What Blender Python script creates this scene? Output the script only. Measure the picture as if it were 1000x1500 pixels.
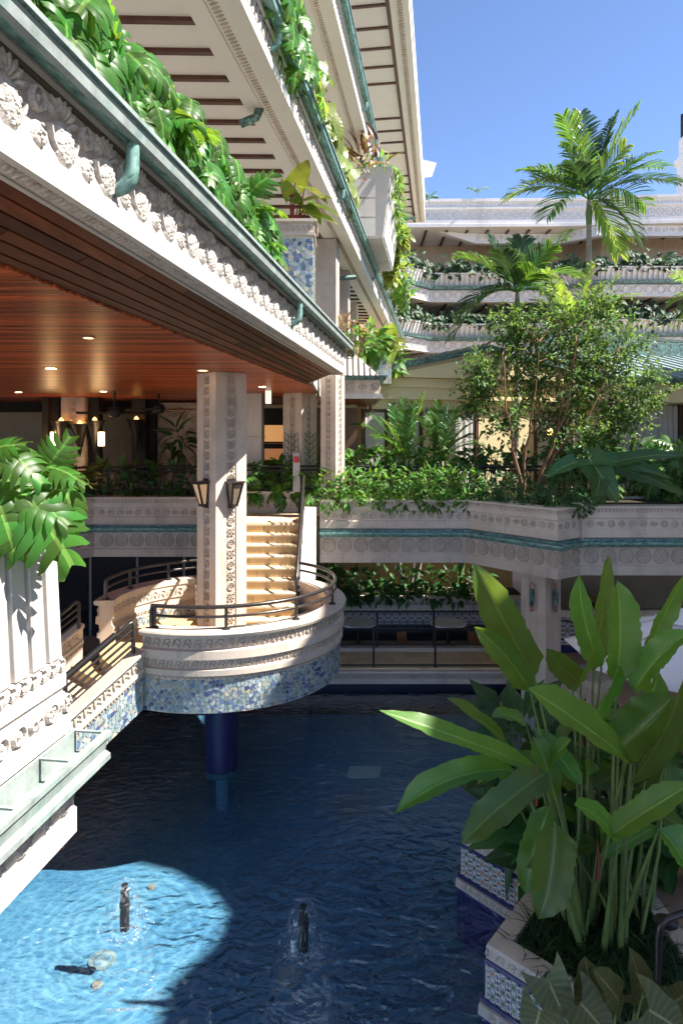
import bpy, bmesh, math, random
import numpy as np
from mathutils import Vector, Matrix

for _o in list(bpy.data.objects):
    bpy.data.objects.remove(_o)
S = bpy.context.scene
COL = S.collection
PI = math.pi
rnd = random.Random(11)

# ------------------------------------------------------------------ camera
cd = bpy.data.cameras.new('camera')
cam = bpy.data.objects.new('camera', cd)
COL.objects.link(cam)
cam.location = (0, 0, 0)
cam.rotation_euler = (PI / 2, 0, 0)
cd.sensor_fit = 'VERTICAL'
cd.sensor_height = 36
cd.lens = 24
cd.shift_y = -110 / 1500
cd.clip_start = 0.05
cd.clip_end = 2000
S.camera = cam

# ------------------------------------------------------------------ world, sun, exposure
SUN = Vector((0.78, -0.12, 1.0)).normalized()
W = bpy.data.worlds.new('World')
S.world = W
W.use_nodes = True
wn = W.node_tree.nodes
bg = wn['Background']
sky = wn.new('ShaderNodeTexSky')
sky.sky_type = 'NISHITA'
sky.sun_disc = False
sky.sun_elevation = math.asin(SUN.z)
sky.sun_rotation = math.atan2(SUN.x, SUN.y)
sky.altitude = 8000
sky.air_density = 1.0
sky.dust_density = 0.3
sky.ozone_density = 1.8
W.node_tree.links.new(sky.outputs[0], bg.inputs[0])
bg.inputs[1].default_value = 0.105
sl = bpy.data.lights.new('sun', 'SUN')
sl.energy = 3.2
sl.angle = math.radians(0.53)
sl.color = (1.0, 0.94, 0.85)
so = bpy.data.objects.new('sun', sl)
COL.objects.link(so)
so.rotation_euler = SUN.to_track_quat('Z', 'Y').to_euler()
so.location = SUN * 60
S.view_settings.view_transform = 'Standard'
S.view_settings.look = 'None'
S.view_settings.gamma = 1
S.view_settings.use_curve_mapping = False
S.view_settings.exposure = 2.2
S.render.engine = 'CYCLES'
S.cycles.max_bounces = 12
S.cycles.diffuse_bounces = 8
S.cycles.glossy_bounces = 4
S.cycles.transmission_bounces = 6
S.cycles.transparent_max_bounces = 12
S.cycles.caustics_reflective = False
S.cycles.caustics_refractive = False
S.cycles.use_denoising = True

# ------------------------------------------------------------------ helpers
Z2, ZL, Z1, ZW, ZB = -1.74, -3.225, -4.93, -5.34, -5.90   # levels: terrace, landing, walkway, water, pool floor
FD = Vector((0.1445, 0.9895, 0))      # run of the wing's front
FN = Vector((0.9895, -0.1445, 0))     # its outward normal
def xf(y): return 0.07 + 0.146 * (y - 13.5)
def at(px, py, D): return Vector(((px - 500) / 1000 * D, D, (640 - py) / 1000 * D))
OFF = {}

def tag(o, label=None, cat=None, group=None, kind=None):
    if label: o['label'] = label
    if cat: o['category'] = cat
    if group: o['group'] = group
    if kind: o['kind'] = kind
    return o

def empty(name, loc, label=None, cat=None, group=None, kind=None):
    o = bpy.data.objects.new(name, None)
    o.empty_display_size = 0.2
    COL.objects.link(o)
    o.location = loc
    OFF[o.name] = Vector(loc)
    return tag(o, label, cat, group, kind)

def off_of(p):
    return OFF.get(p.name, Vector((0, 0, 0)))

def link_mesh(name, me, parent=None, loc=None, mw=None):
    """me holds world coordinates already shifted by the origin, or (mw given) is a template placed at mw"""
    o = bpy.data.objects.new(name, me)
    COL.objects.link(o)
    if parent is not None:
        o.parent = parent
        OFF[o.name] = off_of(parent)
        if mw is not None:
            o.matrix_basis = Matrix.Translation(-off_of(parent)) @ mw
            OFF[o.name] = Vector((0, 0, 0))
    else:
        if mw is not None: o.matrix_basis = mw
        elif loc is not None:
            o.location = loc
            OFF[o.name] = Vector(loc)
    return o

class MB:
    def __init__(s):
        s.v = []; s.f = []; s.m = []; s.mi = 0
    def add(s, vs, fs):
        n = len(s.v)
        s.v += [tuple(v) for v in vs]
        for f in fs:
            s.f.append([i + n for i in f]); s.m.append(s.mi)
        return s
    def hexa(s, p):
        return s.add(p, [(0, 3, 2, 1), (4, 5, 6, 7), (0, 1, 5, 4), (1, 2, 6, 5), (2, 3, 7, 6), (3, 0, 4, 7)])
    def box(s, c, size, rz=0.0, M=None):
        hx, hy, hz = size[0] / 2, size[1] / 2, size[2] / 2
        R = M if M is not None else Matrix.Rotation(rz, 3, 'Z')
        c = Vector(c)
        p = [c + R @ Vector(q) for q in ((-hx, -hy, -hz), (hx, -hy, -hz), (hx, hy, -hz), (-hx, hy, -hz), (-hx, -hy, hz), (hx, -hy, hz), (hx, hy, hz), (-hx, hy, hz))]
        return s.hexa(p)
    def b2(s, x0, x1, y0, y1, z0, z1):
        return s.box(((x0 + x1) / 2, (y0 + y1) / 2, (z0 + z1) / 2), (abs(x1 - x0), abs(y1 - y0), abs(z1 - z0)))
    def bar(s, a, b, w, h=None, up=(0, 0, 1)):
        a = Vector(a); b = Vector(b); h = h or w
        d = (b - a).normalized(); u = Vector(up)
        r = d.cross(u)
        if r.length < 1e-4: r = d.cross(Vector((1, 0, 0)))
        r.normalize(); u = r.cross(d).normalized()
        q = []
        for e in (a, b):
            for i, j in ((-1, -1), (1, -1), (1, 1), (-1, 1)):
                q.append(e + r * (i * w / 2) + u * (j * h / 2))
        return s.add(q, [(0, 3, 2, 1), (4, 5, 6, 7), (0, 1, 5, 4), (1, 2, 6, 5), (2, 3, 7, 6), (3, 0, 4, 7)])
    def prism(s, poly, z0, z1):
        n = len(poly)
        vs = [(x, y, z0) for x, y in poly] + [(x, y, z1) for x, y in poly]
        fs = [list(range(n))[::-1], list(range(n, 2 * n))] + [(i, (i + 1) % n, n + (i + 1) % n, n + i) for i in range(n)]
        return s.add(vs, fs)
    def tube(s, pts, r, n=8, cap=True):
        pts = [Vector(p) for p in pts]
        rs = r if isinstance(r, (list, tuple)) else [r] * len(pts)
        vs = []; prev = None
        for i, p in enumerate(pts):
            if i == 0: d = pts[1] - p
            elif i == len(pts) - 1: d = p - pts[i - 1]
            else: d = (pts[i + 1] - p).normalized() + (p - pts[i - 1]).normalized()
            d.normalize()
            if prev is None:
                a = Vector((0, 0, 1)) if abs(d.z) < 0.9 else Vector((1, 0, 0))
                u = d.cross(a).normalized()
            else:
                u = prev - d * prev.dot(d)
                u.normalize()
            prev = u
            w = d.cross(u)
            for k in range(n):
                t = 2 * PI * k / n
                vs.append(p + (u * math.cos(t) + w * math.sin(t)) * rs[i])
        fs = []
        for i in range(len(pts) - 1):
            for k in range(n):
                k2 = (k + 1) % n
                fs.append((i * n + k, i * n + k2, (i + 1) * n + k2, (i + 1) * n + k))
        if cap:
            fs.append(list(range(n))[::-1])
            fs.append(list(range((len(pts) - 1) * n, len(pts) * n)))
        return s.add(vs, fs)
    def lathe(s, prof, c, n=20, a0=0.0, a1=2 * PI):
        full = abs(a1 - a0 - 2 * PI) < 1e-6
        m = n if full else n + 1
        vs = []
        for r, z in prof:
            for k in range(m):
                t = a0 + (a1 - a0) * k / n
                vs.append((c[0] + r * math.cos(t), c[1] + r * math.sin(t), c[2] + z))
        fs = []
        for i in range(len(prof) - 1):
            for k in range(n):
                k2 = (k + 1) % m
                fs.append((i * m + k, i * m + k2, (i + 1) * m + k2, (i + 1) * m + k))
        if full:
            if prof[0][0] > 1e-5: fs.append(list(range(n))[::-1])
            if prof[-1][0] > 1e-5: fs.append([(len(prof) - 1) * m + k for k in range(n)])
        return s.add(vs, fs)
    def sweep(s, prof, path, caps=True):
        """closed profile of (out, z) carried along a plan polyline, out = right hand of travel"""
        P = [Vector((p[0], p[1], 0)) for p in path]
        zz = [p[2] if len(p) > 2 else 0.0 for p in path]
        m = len(prof); vs = []
        for i, p in enumerate(P):
            ds = []
            if i > 0: ds.append((p - P[i - 1]).normalized())
            if i < len(P) - 1: ds.append((P[i + 1] - p).normalized())
            ns = [Vector((d.y, -d.x, 0)) for d in ds]
            if len(ns) == 2:
                b = (ns[0] + ns[1]).normalized()
                b = b / max(0.3, b.dot(ns[0]))
            else: b = ns[0]
            for o, z in prof:
                q = p + b * o
                vs.append((q.x, q.y, z + zz[i]))
        fs = []
        for i in range(len(P) - 1):
            for k in range(m):
                k2 = (k + 1) % m
                fs.append((i * m + k, i * m + k2, (i + 1) * m + k2, (i + 1) * m + k))
        if caps:
            fs.append(list(range(m))[::-1]); fs.append(list(range((len(P) - 1) * m, len(P) * m)))
        return s.add(vs, fs)
    def dome(s, o, t, n, u, cx, cz, rx, rz, h, rot=0.0, seg=8):
        """raised oval on a plane: o origin, t along, u up, n out"""
        ca, sa = math.cos(rot), math.sin(rot)
        vs = []
        for k, (rr, hh) in enumerate(((1.0, 0.0), (0.8, 0.65), (0.42, 0.95))):
            for i in range(seg):
                a = 2 * PI * i / seg
                x, z = rx * rr * math.cos(a), rz * rr * math.sin(a)
                x, z = x * ca - z * sa, x * sa + z * ca
                vs.append(o + t * (cx + x) + u * (cz + z) + n * (h * hh))
        fs = []
        for k in range(2):
            for i in range(seg):
                j = (i + 1) % seg
                fs.append((k * seg + i, k * seg + j, (k + 1) * seg + j, (k + 1) * seg + i))
        fs.append([2 * seg + i for i in range(seg)])
        return s.add(vs, fs)
    def ring(s, o, t, n, u, cx, cz, r, w, h, seg=14, a0=0.0, a1=2 * PI):
        full = abs(a1 - a0 - 2 * PI) < 1e-6
        m = seg if full else seg + 1
        vs = []
        for rr, hh in ((r - w / 2, 0.0), (r - w / 4, h), (r + w / 4, h), (r + w / 2, 0.0)):
            for i in range(m):
                a = a0 + (a1 - a0) * i / seg
                vs.append(o + t * (cx + rr * math.cos(a)) + u * (cz + rr * math.sin(a)) + n * hh)
        fs = []
        for k in range(3):
            for i in range(seg):
                j = (i + 1) % m
                fs.append((k * m + i, k * m + j, (k + 1) * m + j, (k + 1) * m + i))
        return s.add(vs, fs)
    def mesh(s, name, mats, smooth=None, org=None, recalc=True):
        me = bpy.data.meshes.new(name)
        v = s.v if org is None else [(a - org[0], b - org[1], c - org[2]) for a, b, c in s.v]
        me.from_pydata(v, [], s.f)
        for m in (mats if isinstance(mats, (list, tuple)) else [mats]): me.materials.append(m)
        if any(s.m): me.polygons.foreach_set('material_index', s.m)
        if recalc:
            b = bmesh.new(); b.from_mesh(me)
            bmesh.ops.recalc_face_normals(b, faces=b.faces)
            b.to_mesh(me); b.free()
        if smooth is not None:
            me.shade_smooth(); me.set_sharp_from_angle(angle=math.radians(smooth))
        return me
    def build(s, name, mats, parent=None, smooth=None, loc=None, recalc=True):
        org = off_of(parent) if parent is not None else (Vector(loc) if loc is not None else None)
        return link_mesh(name, s.mesh(name, mats, smooth, org, recalc and len(s.f) > 1), parent, loc)

def bevel(o, w=0.01, seg=2, ang=40):
    m = o.modifiers.new('bevel', 'BEVEL')
    m.width = w; m.segments = seg; m.limit_method = 'ANGLE'; m.angle_limit = math.radians(ang)
    return o

def np_mesh(name, V, F, mats, UV=None, smooth=True):
    me = bpy.data.meshes.new(name)
    nv, nf, k = len(V), len(F), F.shape[1]
    me.vertices.add(nv); me.vertices.foreach_set('co', np.ascontiguousarray(V, dtype=np.float32).ravel())
    me.loops.add(nf * k); me.loops.foreach_set('vertex_index', np.ascontiguousarray(F, dtype=np.int32).ravel())
    me.polygons.add(nf); me.polygons.foreach_set('loop_start', np.arange(0, nf * k, k, dtype=np.int32))
    if UV is not None:
        uv = me.uv_layers.new(name='UVMap')
        uv.data.foreach_set('uv', np.ascontiguousarray(UV[F.ravel()], dtype=np.float32).ravel())
    for m in (mats if isinstance(mats, (list, tuple)) else [mats]): me.materials.append(m)
    me.update(calc_edges=True)
    if smooth: me.shade_smooth()
    return me

def scatter_mesh(name, tmpl, mats4, mat, org=(0, 0, 0)):
    V, F, UV = tmpl
    A = np.array([np.array(m) for m in mats4])            # n,4,4
    n = len(A)
    VV = np.einsum('nij,vj->nvi', A[:, :3, :3], V) + A[:, None, :3, 3] - np.array(org)[None, None, :]
    FF = (F[None] + (np.arange(n) * len(V))[:, None, None]).reshape(-1, F.shape[1])
    return np_mesh(name, VV.reshape(-1, 3), FF, mat, np.tile(UV, (n, 1)))

def frame(pos, d, nrm, s=1.0, roll=0.0):
    """matrix whose y runs along d and z along nrm"""
    y = Vector(d).normalized(); z = Vector(nrm)
    z = z - y * z.dot(y)
    if z.length < 1e-3:
        z = Vector((0, -1, 0.2)); z = z - y * z.dot(y)
    z.normalize(); x = y.cross(z)
    M = Matrix(((x.x, y.x, z.x), (x.y, y.y, z.y), (x.z, y.z, z.z)))
    if roll: M = M @ Matrix.Rotation(roll, 3, 'Y')
    sc = s if isinstance(s, (tuple, list)) else (s, s, s)
    M = M @ Matrix.Diagonal(sc)
    return Matrix.Translation(pos) @ M.to_4x4()

# ------------------------------------------------------------------ materials
def nmat(name):
    m = bpy.data.materials.new(name); m.use_nodes = True
    return m, m.node_tree.nodes, m.node_tree.links, m.node_tree.nodes['Principled BSDF']
def N(nt, t, **kw):
    n = nt.new(t)
    for k, v in kw.items():
        if k.startswith('i_'): n.inputs[k[2:].replace('_', ' ')].default_value = v
        else: setattr(n, k, v)
    return n
def ramp(nt, stops):
    r = nt.new('ShaderNodeValToRGB')
    e = r.color_ramp.elements
    while len(e) > 1: e.remove(e[-1])
    e[0].position = stops[0][0]; e[0].color = (*stops[0][1], 1)
    for p, c in stops[1:]:
        q = e.new(p); q.color = (*c, 1)
    return r
def mul(c, k): return tuple(max(0, min(1, x * k)) for x in c)

def surf(name, col, rough=0.7, var=0.18, scale=3.0, bump=0.15, bscale=70, spec=0.4, metal=0.0, stain=None, dist=0.006, isl=0.0, objr=0.0, stretch=(1, 1, 1)):
    """mottled surface: two octaves of colour noise, stains, fine relief"""
    m, nt, lk, b = nmat(name)
    tc = N(nt, 'ShaderNodeNewGeometry')
    mp = N(nt, 'ShaderNodeMapping'); mp.inputs['Scale'].default_value = stretch
    lk.new(tc.outputs['Position'], mp.inputs[0])
    n1 = N(nt, 'ShaderNodeTexNoise', i_Scale=scale, i_Detail=8.0, i_Roughness=0.65)
    lk.new(mp.outputs[0], n1.inputs['Vector'])
    r = ramp(nt, [(0.28, mul(col, 1 - var)), (0.5, col), (0.75, mul(col, 1 + var * 0.7))])
    lk.new(n1.outputs[0], r.inputs[0])
    out = r.outputs[0]
    if stain:
        n3 = N(nt, 'ShaderNodeTexNoise', i_Scale=scale * 0.7, i_Detail=6.0, i_Roughness=0.75)
        mp3 = N(nt, 'ShaderNodeMapping'); mp3.inputs['Scale'].default_value = (1.6, 1.6, 0.35); mp3.inputs['Location'].default_value = (3.1, 7.7, 1.3)
        lk.new(tc.outputs['Position'], mp3.inputs[0]); lk.new(mp3.outputs[0], n3.inputs['Vector'])
        rr = ramp(nt, [(0.52, (0, 0, 0)), (0.72, (0.75, 0.75, 0.75))]); lk.new(n3.outputs[0], rr.inputs[0])
        mx = N(nt, 'ShaderNodeMix', data_type='RGBA'); lk.new(rr.outputs[0], mx.inputs['Factor'])
        lk.new(out, mx.inputs[6]); mx.inputs[7].default_value = (*stain, 1)
        out = mx.outputs[2]
    if isl or objr:
        src = tc.outputs['Random Per Island'] if isl else N(nt, 'ShaderNodeObjectInfo').outputs['Random']
        k = isl or objr
        mr = N(nt, 'ShaderNodeMapRange'); mr.inputs['To Min'].default_value = 1 - k; mr.inputs['To Max'].default_value = 1 + k
        lk.new(src, mr.inputs[0])
        hs = N(nt, 'ShaderNodeHueSaturation'); lk.new(mr.outputs[0], hs.inputs['Value']); lk.new(out, hs.inputs['Color'])
        out = hs.outputs[0]
    lk.new(out, b.inputs['Base Color'])
    b.inputs['Roughness'].default_value = rough
    b.inputs['Specular IOR Level'].default_value = spec
    b.inputs['Metallic'].default_value = metal
    n2 = N(nt, 'ShaderNodeTexNoise', i_Scale=bscale, i_Detail=5.0)
    lk.new(mp.outputs[0], n2.inputs['Vector'])
    ad = N(nt, 'ShaderNodeMath', operation='MULTIPLY_ADD'); lk.new(n1.outputs[0], ad.inputs[0]); ad.inputs[1].default_value = 0.8; lk.new(n2.outputs[0], ad.inputs[2])
    bp = N(nt, 'ShaderNodeBump', i_Strength=bump, i_Distance=dist)
    lk.new(ad.outputs[0], bp.inputs['Height']); lk.new(bp.outputs[0], b.inputs['Normal'])
    return m

def copper(name, mix=0.5, dark=(0.055, 0.05, 0.045)):
    m, nt, lk, b = nmat(name)
    g = N(nt, 'ShaderNodeNewGeometry')
    mp = N(nt, 'ShaderNodeMapping'); mp.inputs['Scale'].default_value = (2.0, 1.0, 2.0)
    lk.new(g.outputs['Position'], mp.inputs[0])
    a = N(nt, 'ShaderNodeTexNoise', i_Scale=5.5, i_Detail=12.0, i_Roughness=0.8, i_Distortion=0.8)
    lk.new(mp.outputs[0], a.inputs['Vector'])
    k = 0.5 - mix
    r = ramp(nt, [(0.34 + k * .5, dark), (0.41 + k * .5, (0.07, 0.13, 0.12)), (0.48 + k * .5, (0.13, 0.28, 0.245)), (0.55 + k * .3, (0.21, 0.37, 0.33)), (0.62, (0.32, 0.40, 0.385)), (0.72, (0.34, 0.325, 0.32))])
    lk.new(a.outputs[0], r.inputs[0]); lk.new(r.outputs[0], b.inputs['Base Color'])
    b.inputs['Roughness'].default_value = 0.55
    b.inputs['Metallic'].default_value = 0.12
    n2 = N(nt, 'ShaderNodeTexNoise', i_Scale=45.0, i_Detail=6.0); lk.new(g.outputs['Position'], n2.inputs['Vector'])
    bp = N(nt, 'ShaderNodeBump', i_Strength=0.25, i_Distance=0.006); lk.new(n2.outputs[0], bp.inputs['Height']); lk.new(bp.outputs[0], b.inputs['Normal'])
    return m

def wood(name, c0, c1, rough=0.3, along=(0.25, 6, 6), objr=0.35, spec=0.5):
    m, nt, lk, b = nmat(name)
    g = N(nt, 'ShaderNodeNewGeometry'); oi = N(nt, 'ShaderNodeObjectInfo')
    mp = N(nt, 'ShaderNodeMapping'); mp.inputs['Scale'].default_value = along
    lk.new(g.outputs['Position'], mp.inputs[0])
    off = N(nt, 'ShaderNodeVectorMath', operation='ADD'); lk.new(mp.outputs[0], off.inputs[0])
    sc = N(nt, 'ShaderNodeVectorMath', operation='SCALE'); sc.inputs[0].default_value = (37, 11, 23); lk.new(oi.outputs['Random'], sc.inputs['Scale']); lk.new(sc.outputs[0], off.inputs[1])
    a = N(nt, 'ShaderNodeTexNoise', i_Scale=4.0, i_Detail=8.0, i_Roughness=0.7, i_Distortion=0.4); lk.new(off.outputs[0], a.inputs['Vector'])
    r = ramp(nt, [(0.25, c0), (0.75, c1)]); lk.new(a.outputs[0], r.inputs[0])
    mr = N(nt, 'ShaderNodeMapRange'); mr.inputs['To Min'].default_value = 1 - objr; mr.inputs['To Max'].default_value = 1 + objr; lk.new(oi.outputs['Random'], mr.inputs[0])
    hs = N(nt, 'ShaderNodeHueSaturation'); lk.new(mr.outputs[0], hs.inputs['Value']); lk.new(r.outputs[0], hs.inputs['Color'])
    lk.new(hs.outputs[0], b.inputs['Base Color']); b.inputs['Specular IOR Level'].default_value = spec
    b.inputs['Roughness'].default_value = rough
    bp = N(nt, 'ShaderNodeBump', i_Strength=0.12, i_Distance=0.003); lk.new(a.outputs[0], bp.inputs['Height']); lk.new(bp.outputs[0], b.inputs['Normal'])
    return m

def leafmat(name, col, trans, rough=0.36, tw=0.35, rib=None, veins=26.0, var=0.35, hue=0.02, blot=None, spec=0.4, vmix=0.09, edge=False):
    """two-sided leaf: glossy skin, light through the blade, midrib and side veins from the blade's own uv"""
    m, nt, lk, b = nmat(name)
    out = nt['Material Output']
    g = N(nt, 'ShaderNodeNewGeometry'); oi = N(nt, 'ShaderNodeObjectInfo')
    uv = N(nt, 'ShaderNodeUVMap'); sx = N(nt, 'ShaderNodeSeparateXYZ'); lk.new(uv.outputs[0], sx.inputs[0])
    au = N(nt, 'ShaderNodeMath', operation='SUBTRACT'); lk.new(sx.outputs[0], au.inputs[0]); au.inputs[1].default_value = 0.5
    ab = N(nt, 'ShaderNodeMath', operation='ABSOLUTE'); lk.new(au.outputs[0], ab.inputs[0])
    add = N(nt, 'ShaderNodeMath', operation='ADD'); lk.new(g.outputs['Random Per Island'], add.inputs[0]); lk.new(oi.outputs['Random'], add.inputs[1])
    fr = N(nt, 'ShaderNodeMath', operation='FRACT'); lk.new(add.outputs[0], fr.inputs[0])
    no = N(nt, 'ShaderNodeTexNoise', i_Scale=5.0, i_Detail=4.0); lk.new(g.outputs['Position'], no.inputs['Vector'])
    vr = N(nt, 'ShaderNodeMapRange'); vr.inputs['To Min'].default_value = 1 - var; vr.inputs['To Max'].default_value = 1 + var; lk.new(fr.outputs[0], vr.inputs[0])
    v2 = N(nt, 'ShaderNodeMath', operation='MULTIPLY_ADD'); lk.new(no.outputs[0], v2.inputs[0]); v2.inputs[1].default_value = 0.5; v2.inputs[2].default_value = 0.75
    vm = N(nt, 'ShaderNodeMath', operation='MULTIPLY'); lk.new(vr.outputs[0], vm.inputs[0]); lk.new(v2.outputs[0], vm.inputs[1])
    hr = N(nt, 'ShaderNodeMapRange'); hr.inputs['To Min'].default_value = 0.5 - hue; hr.inputs['To Max'].default_value = 0.5 + hue; lk.new(fr.outputs[0], hr.inputs[0])
    rg = N(nt, 'ShaderNodeMath', operation='LESS_THAN'); lk.new(ab.outputs[0], rg.inputs[0]); rg.inputs[1].default_value = 0.028
    # veins
    vv = N(nt, 'ShaderNodeMath', operation='MULTIPLY_ADD'); lk.new(ab.outputs[0], vv.inputs[0]); vv.inputs[1].default_value = -0.5; lk.new(sx.outputs[1], vv.inputs[2])
    v3 = N(nt, 'ShaderNodeMath', operation='MULTIPLY'); lk.new(vv.outputs[0], v3.inputs[0]); v3.inputs[1].default_value = veins * 2 * PI
    sn = N(nt, 'ShaderNodeMath', operation='SINE'); lk.new(v3.outputs[0], sn.inputs[0])
    base = N(nt, 'ShaderNodeMix', data_type='RGBA')
    base.inputs[6].default_value = (*col, 1); base.inputs[7].default_value = (*(rib or mul(col, 2.2)), 1)
    lk.new(rg.outputs[0], base.inputs['Factor'])
    cb = base.outputs[2]
    vf = N(nt, 'ShaderNodeMath', operation='MULTIPLY_ADD'); lk.new(sn.outputs[0], vf.inputs[0]); vf.inputs[1].default_value = vmix; vf.inputs[2].default_value = vmix
    vc = N(nt, 'ShaderNodeMix', data_type='RGBA'); lk.new(vf.outputs[0], vc.inputs['Factor']); lk.new(cb, vc.inputs[6]); vc.inputs[7].default_value = (*mul(col, 3.0), 1)
    cb = vc.outputs[2]
    if blot:
        nb = N(nt, 'ShaderNodeTexNoise', i_Scale=7.0, i_Detail=3.0); lk.new(g.outputs['Position'], nb.inputs['Vector'])
        rb = ramp(nt, [(0.48, (0, 0, 0)), (0.6, (1, 1, 1))]); lk.new(nb.outputs[0], rb.inputs[0])
        mb = N(nt, 'ShaderNodeMix', data_type='RGBA'); lk.new(rb.outputs[0], mb.inputs['Factor']); lk.new(cb, mb.inputs[6]); mb.inputs[7].default_value = (*blot, 1)
        cb = mb.outputs[2]
    if edge:   # browned, dry margins
        ne = N(nt, 'ShaderNodeTexNoise', i_Scale=9.0, i_Detail=5.0, i_Roughness=0.7); lk.new(g.outputs['Position'], ne.inputs['Vector'])
        es = N(nt, 'ShaderNodeMath', operation='MULTIPLY_ADD'); lk.new(ne.outputs[0], es.inputs[0]); es.inputs[1].default_value = 0.16; lk.new(ab.outputs[0], es.inputs[2])
        er = ramp(nt, [(0.555, (0, 0, 0)), (0.585, (0.8, 0.8, 0.8))]); lk.new(es.outputs[0], er.inputs[0])
        em = N(nt, 'ShaderNodeMix', data_type='RGBA'); lk.new(er.outputs[0], em.inputs['Factor']); lk.new(cb, em.inputs[6]); em.inputs[7].default_value = (0.20, 0.15, 0.05, 1)
        cb = em.outputs[2]
    hs = N(nt, 'ShaderNodeHueSaturation'); lk.new(cb, hs.inputs['Color']); lk.new(vm.outputs[0], hs.inputs['Value']); lk.new(hr.outputs[0], hs.inputs['Hue'])
    lk.new(hs.outputs[0], b.inputs['Base Color'])
    b.inputs['Roughness'].default_value = rough
    b.inputs['Specular IOR Level'].default_value = spec
    bp = N(nt, 'ShaderNodeBump', i_Strength=0.3, i_Distance=0.004); lk.new(sn.outputs[0], bp.inputs['Height']); lk.new(bp.outputs[0], b.inputs['Normal'])
    tr = N(nt, 'ShaderNodeBsdfTranslucent')
    h2 = N(nt, 'ShaderNodeHueSaturation'); h2.inputs['Color'].default_value = (*trans, 1); lk.new(vm.outputs[0], h2.inputs['Value']); lk.new(hr.outputs[0], h2.inputs['Hue'])
    lk.new(h2.outputs[0], tr.inputs['Color'])
    mx = N(nt, 'ShaderNodeMixShader'); mx.inputs[0].default_value = tw
    lk.new(b.outputs[0], mx.inputs[1]); lk.new(tr.outputs[0], mx.inputs[2]); lk.new(mx.outputs[0], out.inputs['Surface'])
    return m

def emit(name, col, strength):
    m, nt, lk, b = nmat(name)
    b.inputs['Base Color'].default_value = (*col, 1)
    b.inputs['Emission Color'].default_value = (*col, 1)
    b.inputs['Emission Strength'].default_value = strength
    return m

STONE = surf('beige cast stone', (0.57, 0.485, 0.405), 0.8, 0.18, 2.5, 0.35, 60, stain=(0.31, 0.265, 0.22))
STONED = surf('weathered cast stone relief', (0.46, 0.39, 0.32), 0.85, 0.3, 6, 0.5, 60, stain=(0.19, 0.16, 0.13))
WHITE = surf('white painted stucco', (0.53, 0.505, 0.475), 0.75, 0.10, 2.0, 0.25, 50, stain=(0.42, 0.385, 0.35))
WHITER = surf('white relief with sooty hollows', (0.54, 0.50, 0.46), 0.9, 0.35, 14, 1.0, 45, stain=(0.24, 0.205, 0.18), dist=0.02)
OFFW = surf('off white soffit board', (0.70, 0.67, 0.62), 0.7, 0.05, 1.5, 0.08, 40)
CREAM = surf('cream painted wall', (0.72, 0.60, 0.36), 0.75, 0.06, 1.5, 0.1, 50)
BEIGE = surf('beige lobby wall', (0.44, 0.37, 0.27), 0.8, 0.12, 2.0, 0.2, 40)
LILAC = surf('pale far stucco', (0.62, 0.58, 0.55), 0.8, 0.08, 0.8, 0.2, 20, stain=(0.45, 0.41, 0.39))
LILACR = surf('far stucco relief', (0.55, 0.51, 0.48), 0.85, 0.15, 2, 0.3, 20)
COPPER = copper('verdigris copper', 0.5)
COPPERD = copper('dark verdigris copper', 0.33)
COPPERL = surf('weathered and sunlit copper', (0.29, 0.335, 0.32), 0.6, 0.4, 6, 0.3, 45, spec=0.4, stain=(0.15, 0.30, 0.26), metal=0.1)  # weathered copper, also the paler copy laid on sunlit gutter fronts
ROOFM = surf('blue grey seamed copper', (0.27, 0.34, 0.35), 0.5, 0.25, 3, 0.2, 45, spec=0.4, stain=(0.30, 0.38, 0.35), metal=0.1)
PALEROOF = surf('pale beige roof sheet', (0.55, 0.50, 0.46), 0.6, 0.15, 3, 0.2, 40)
BROWN = surf('dark brown timber', (0.085, 0.035, 0.022), 0.5, 0.3, 6, 0.15, 60)
TRIM = surf('brown painted trim', (0.10, 0.075, 0.06), 0.5, 0.2, 6, 0.15, 60)
CEIL = wood('polished red ceiling board', (0.13, 0.016, 0.005), (0.68, 0.145, 0.034), 0.34, (0.35, 7, 7), 0.55)
SLOPEW = wood('dark red sloped board', (0.055, 0.013, 0.006), (0.19, 0.055, 0.022), 0.5, (4, 0.4, 4), 0.5, 0.2)
WOODM = wood('orange brown timber', (0.22, 0.08, 0.03), (0.40, 0.17, 0.07), 0.4, (5, 5, 1.0), 0.2)
IRON = surf('dark bronze rail paint', (0.045, 0.038, 0.036), 0.28, 0.3, 8, 0.1, 60, spec=0.6, metal=0.35)
BLACK = surf('black iron', (0.014, 0.013, 0.014), 0.4, 0.2, 8, 0.1, 60)
SOIL = surf('dark soil', (0.03, 0.022, 0.016), 0.95, 0.4, 9, 0.8, 40, dist=0.03)
PAVE = surf('ochre paving stone', (0.66, 0.49, 0.29), 0.7, 0.15, 3, 0.25, 50, objr=0.16)
STEPM = surf('sandstone step', (0.50, 0.345, 0.175), 0.75, 0.16, 3, 0.3, 50, objr=0.12)
TREADM = surf('pale sandstone tread', (0.62, 0.49, 0.33), 0.75, 0.14, 3, 0.3, 50, objr=0.1)
GROUT = surf('pale grout', (0.58, 0.54, 0.42), 0.9, 0.1, 8, 0.3, 90)
DARK = surf('dark recess', (0.022, 0.019, 0.017), 0.8, 0.2, 3, 0.1, 40)
GLASSD = surf('dark window glass', (0.012, 0.012, 0.014), 0.08, 0.1, 1, 0.0, 10, spec=0.6)
NAVY = surf('navy glazed tile', (0.028, 0.026, 0.12), 0.25, 0.3, 5, 0.1, 60, spec=0.5)
TEAL = surf('teal glazed band', (0.025, 0.09, 0.12), 0.3, 0.3, 6, 0.1, 60)
CURT = surf('grey voile curtain', (0.52, 0.50, 0.47), 0.9, 0.08, 3, 0.1, 60)
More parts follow.
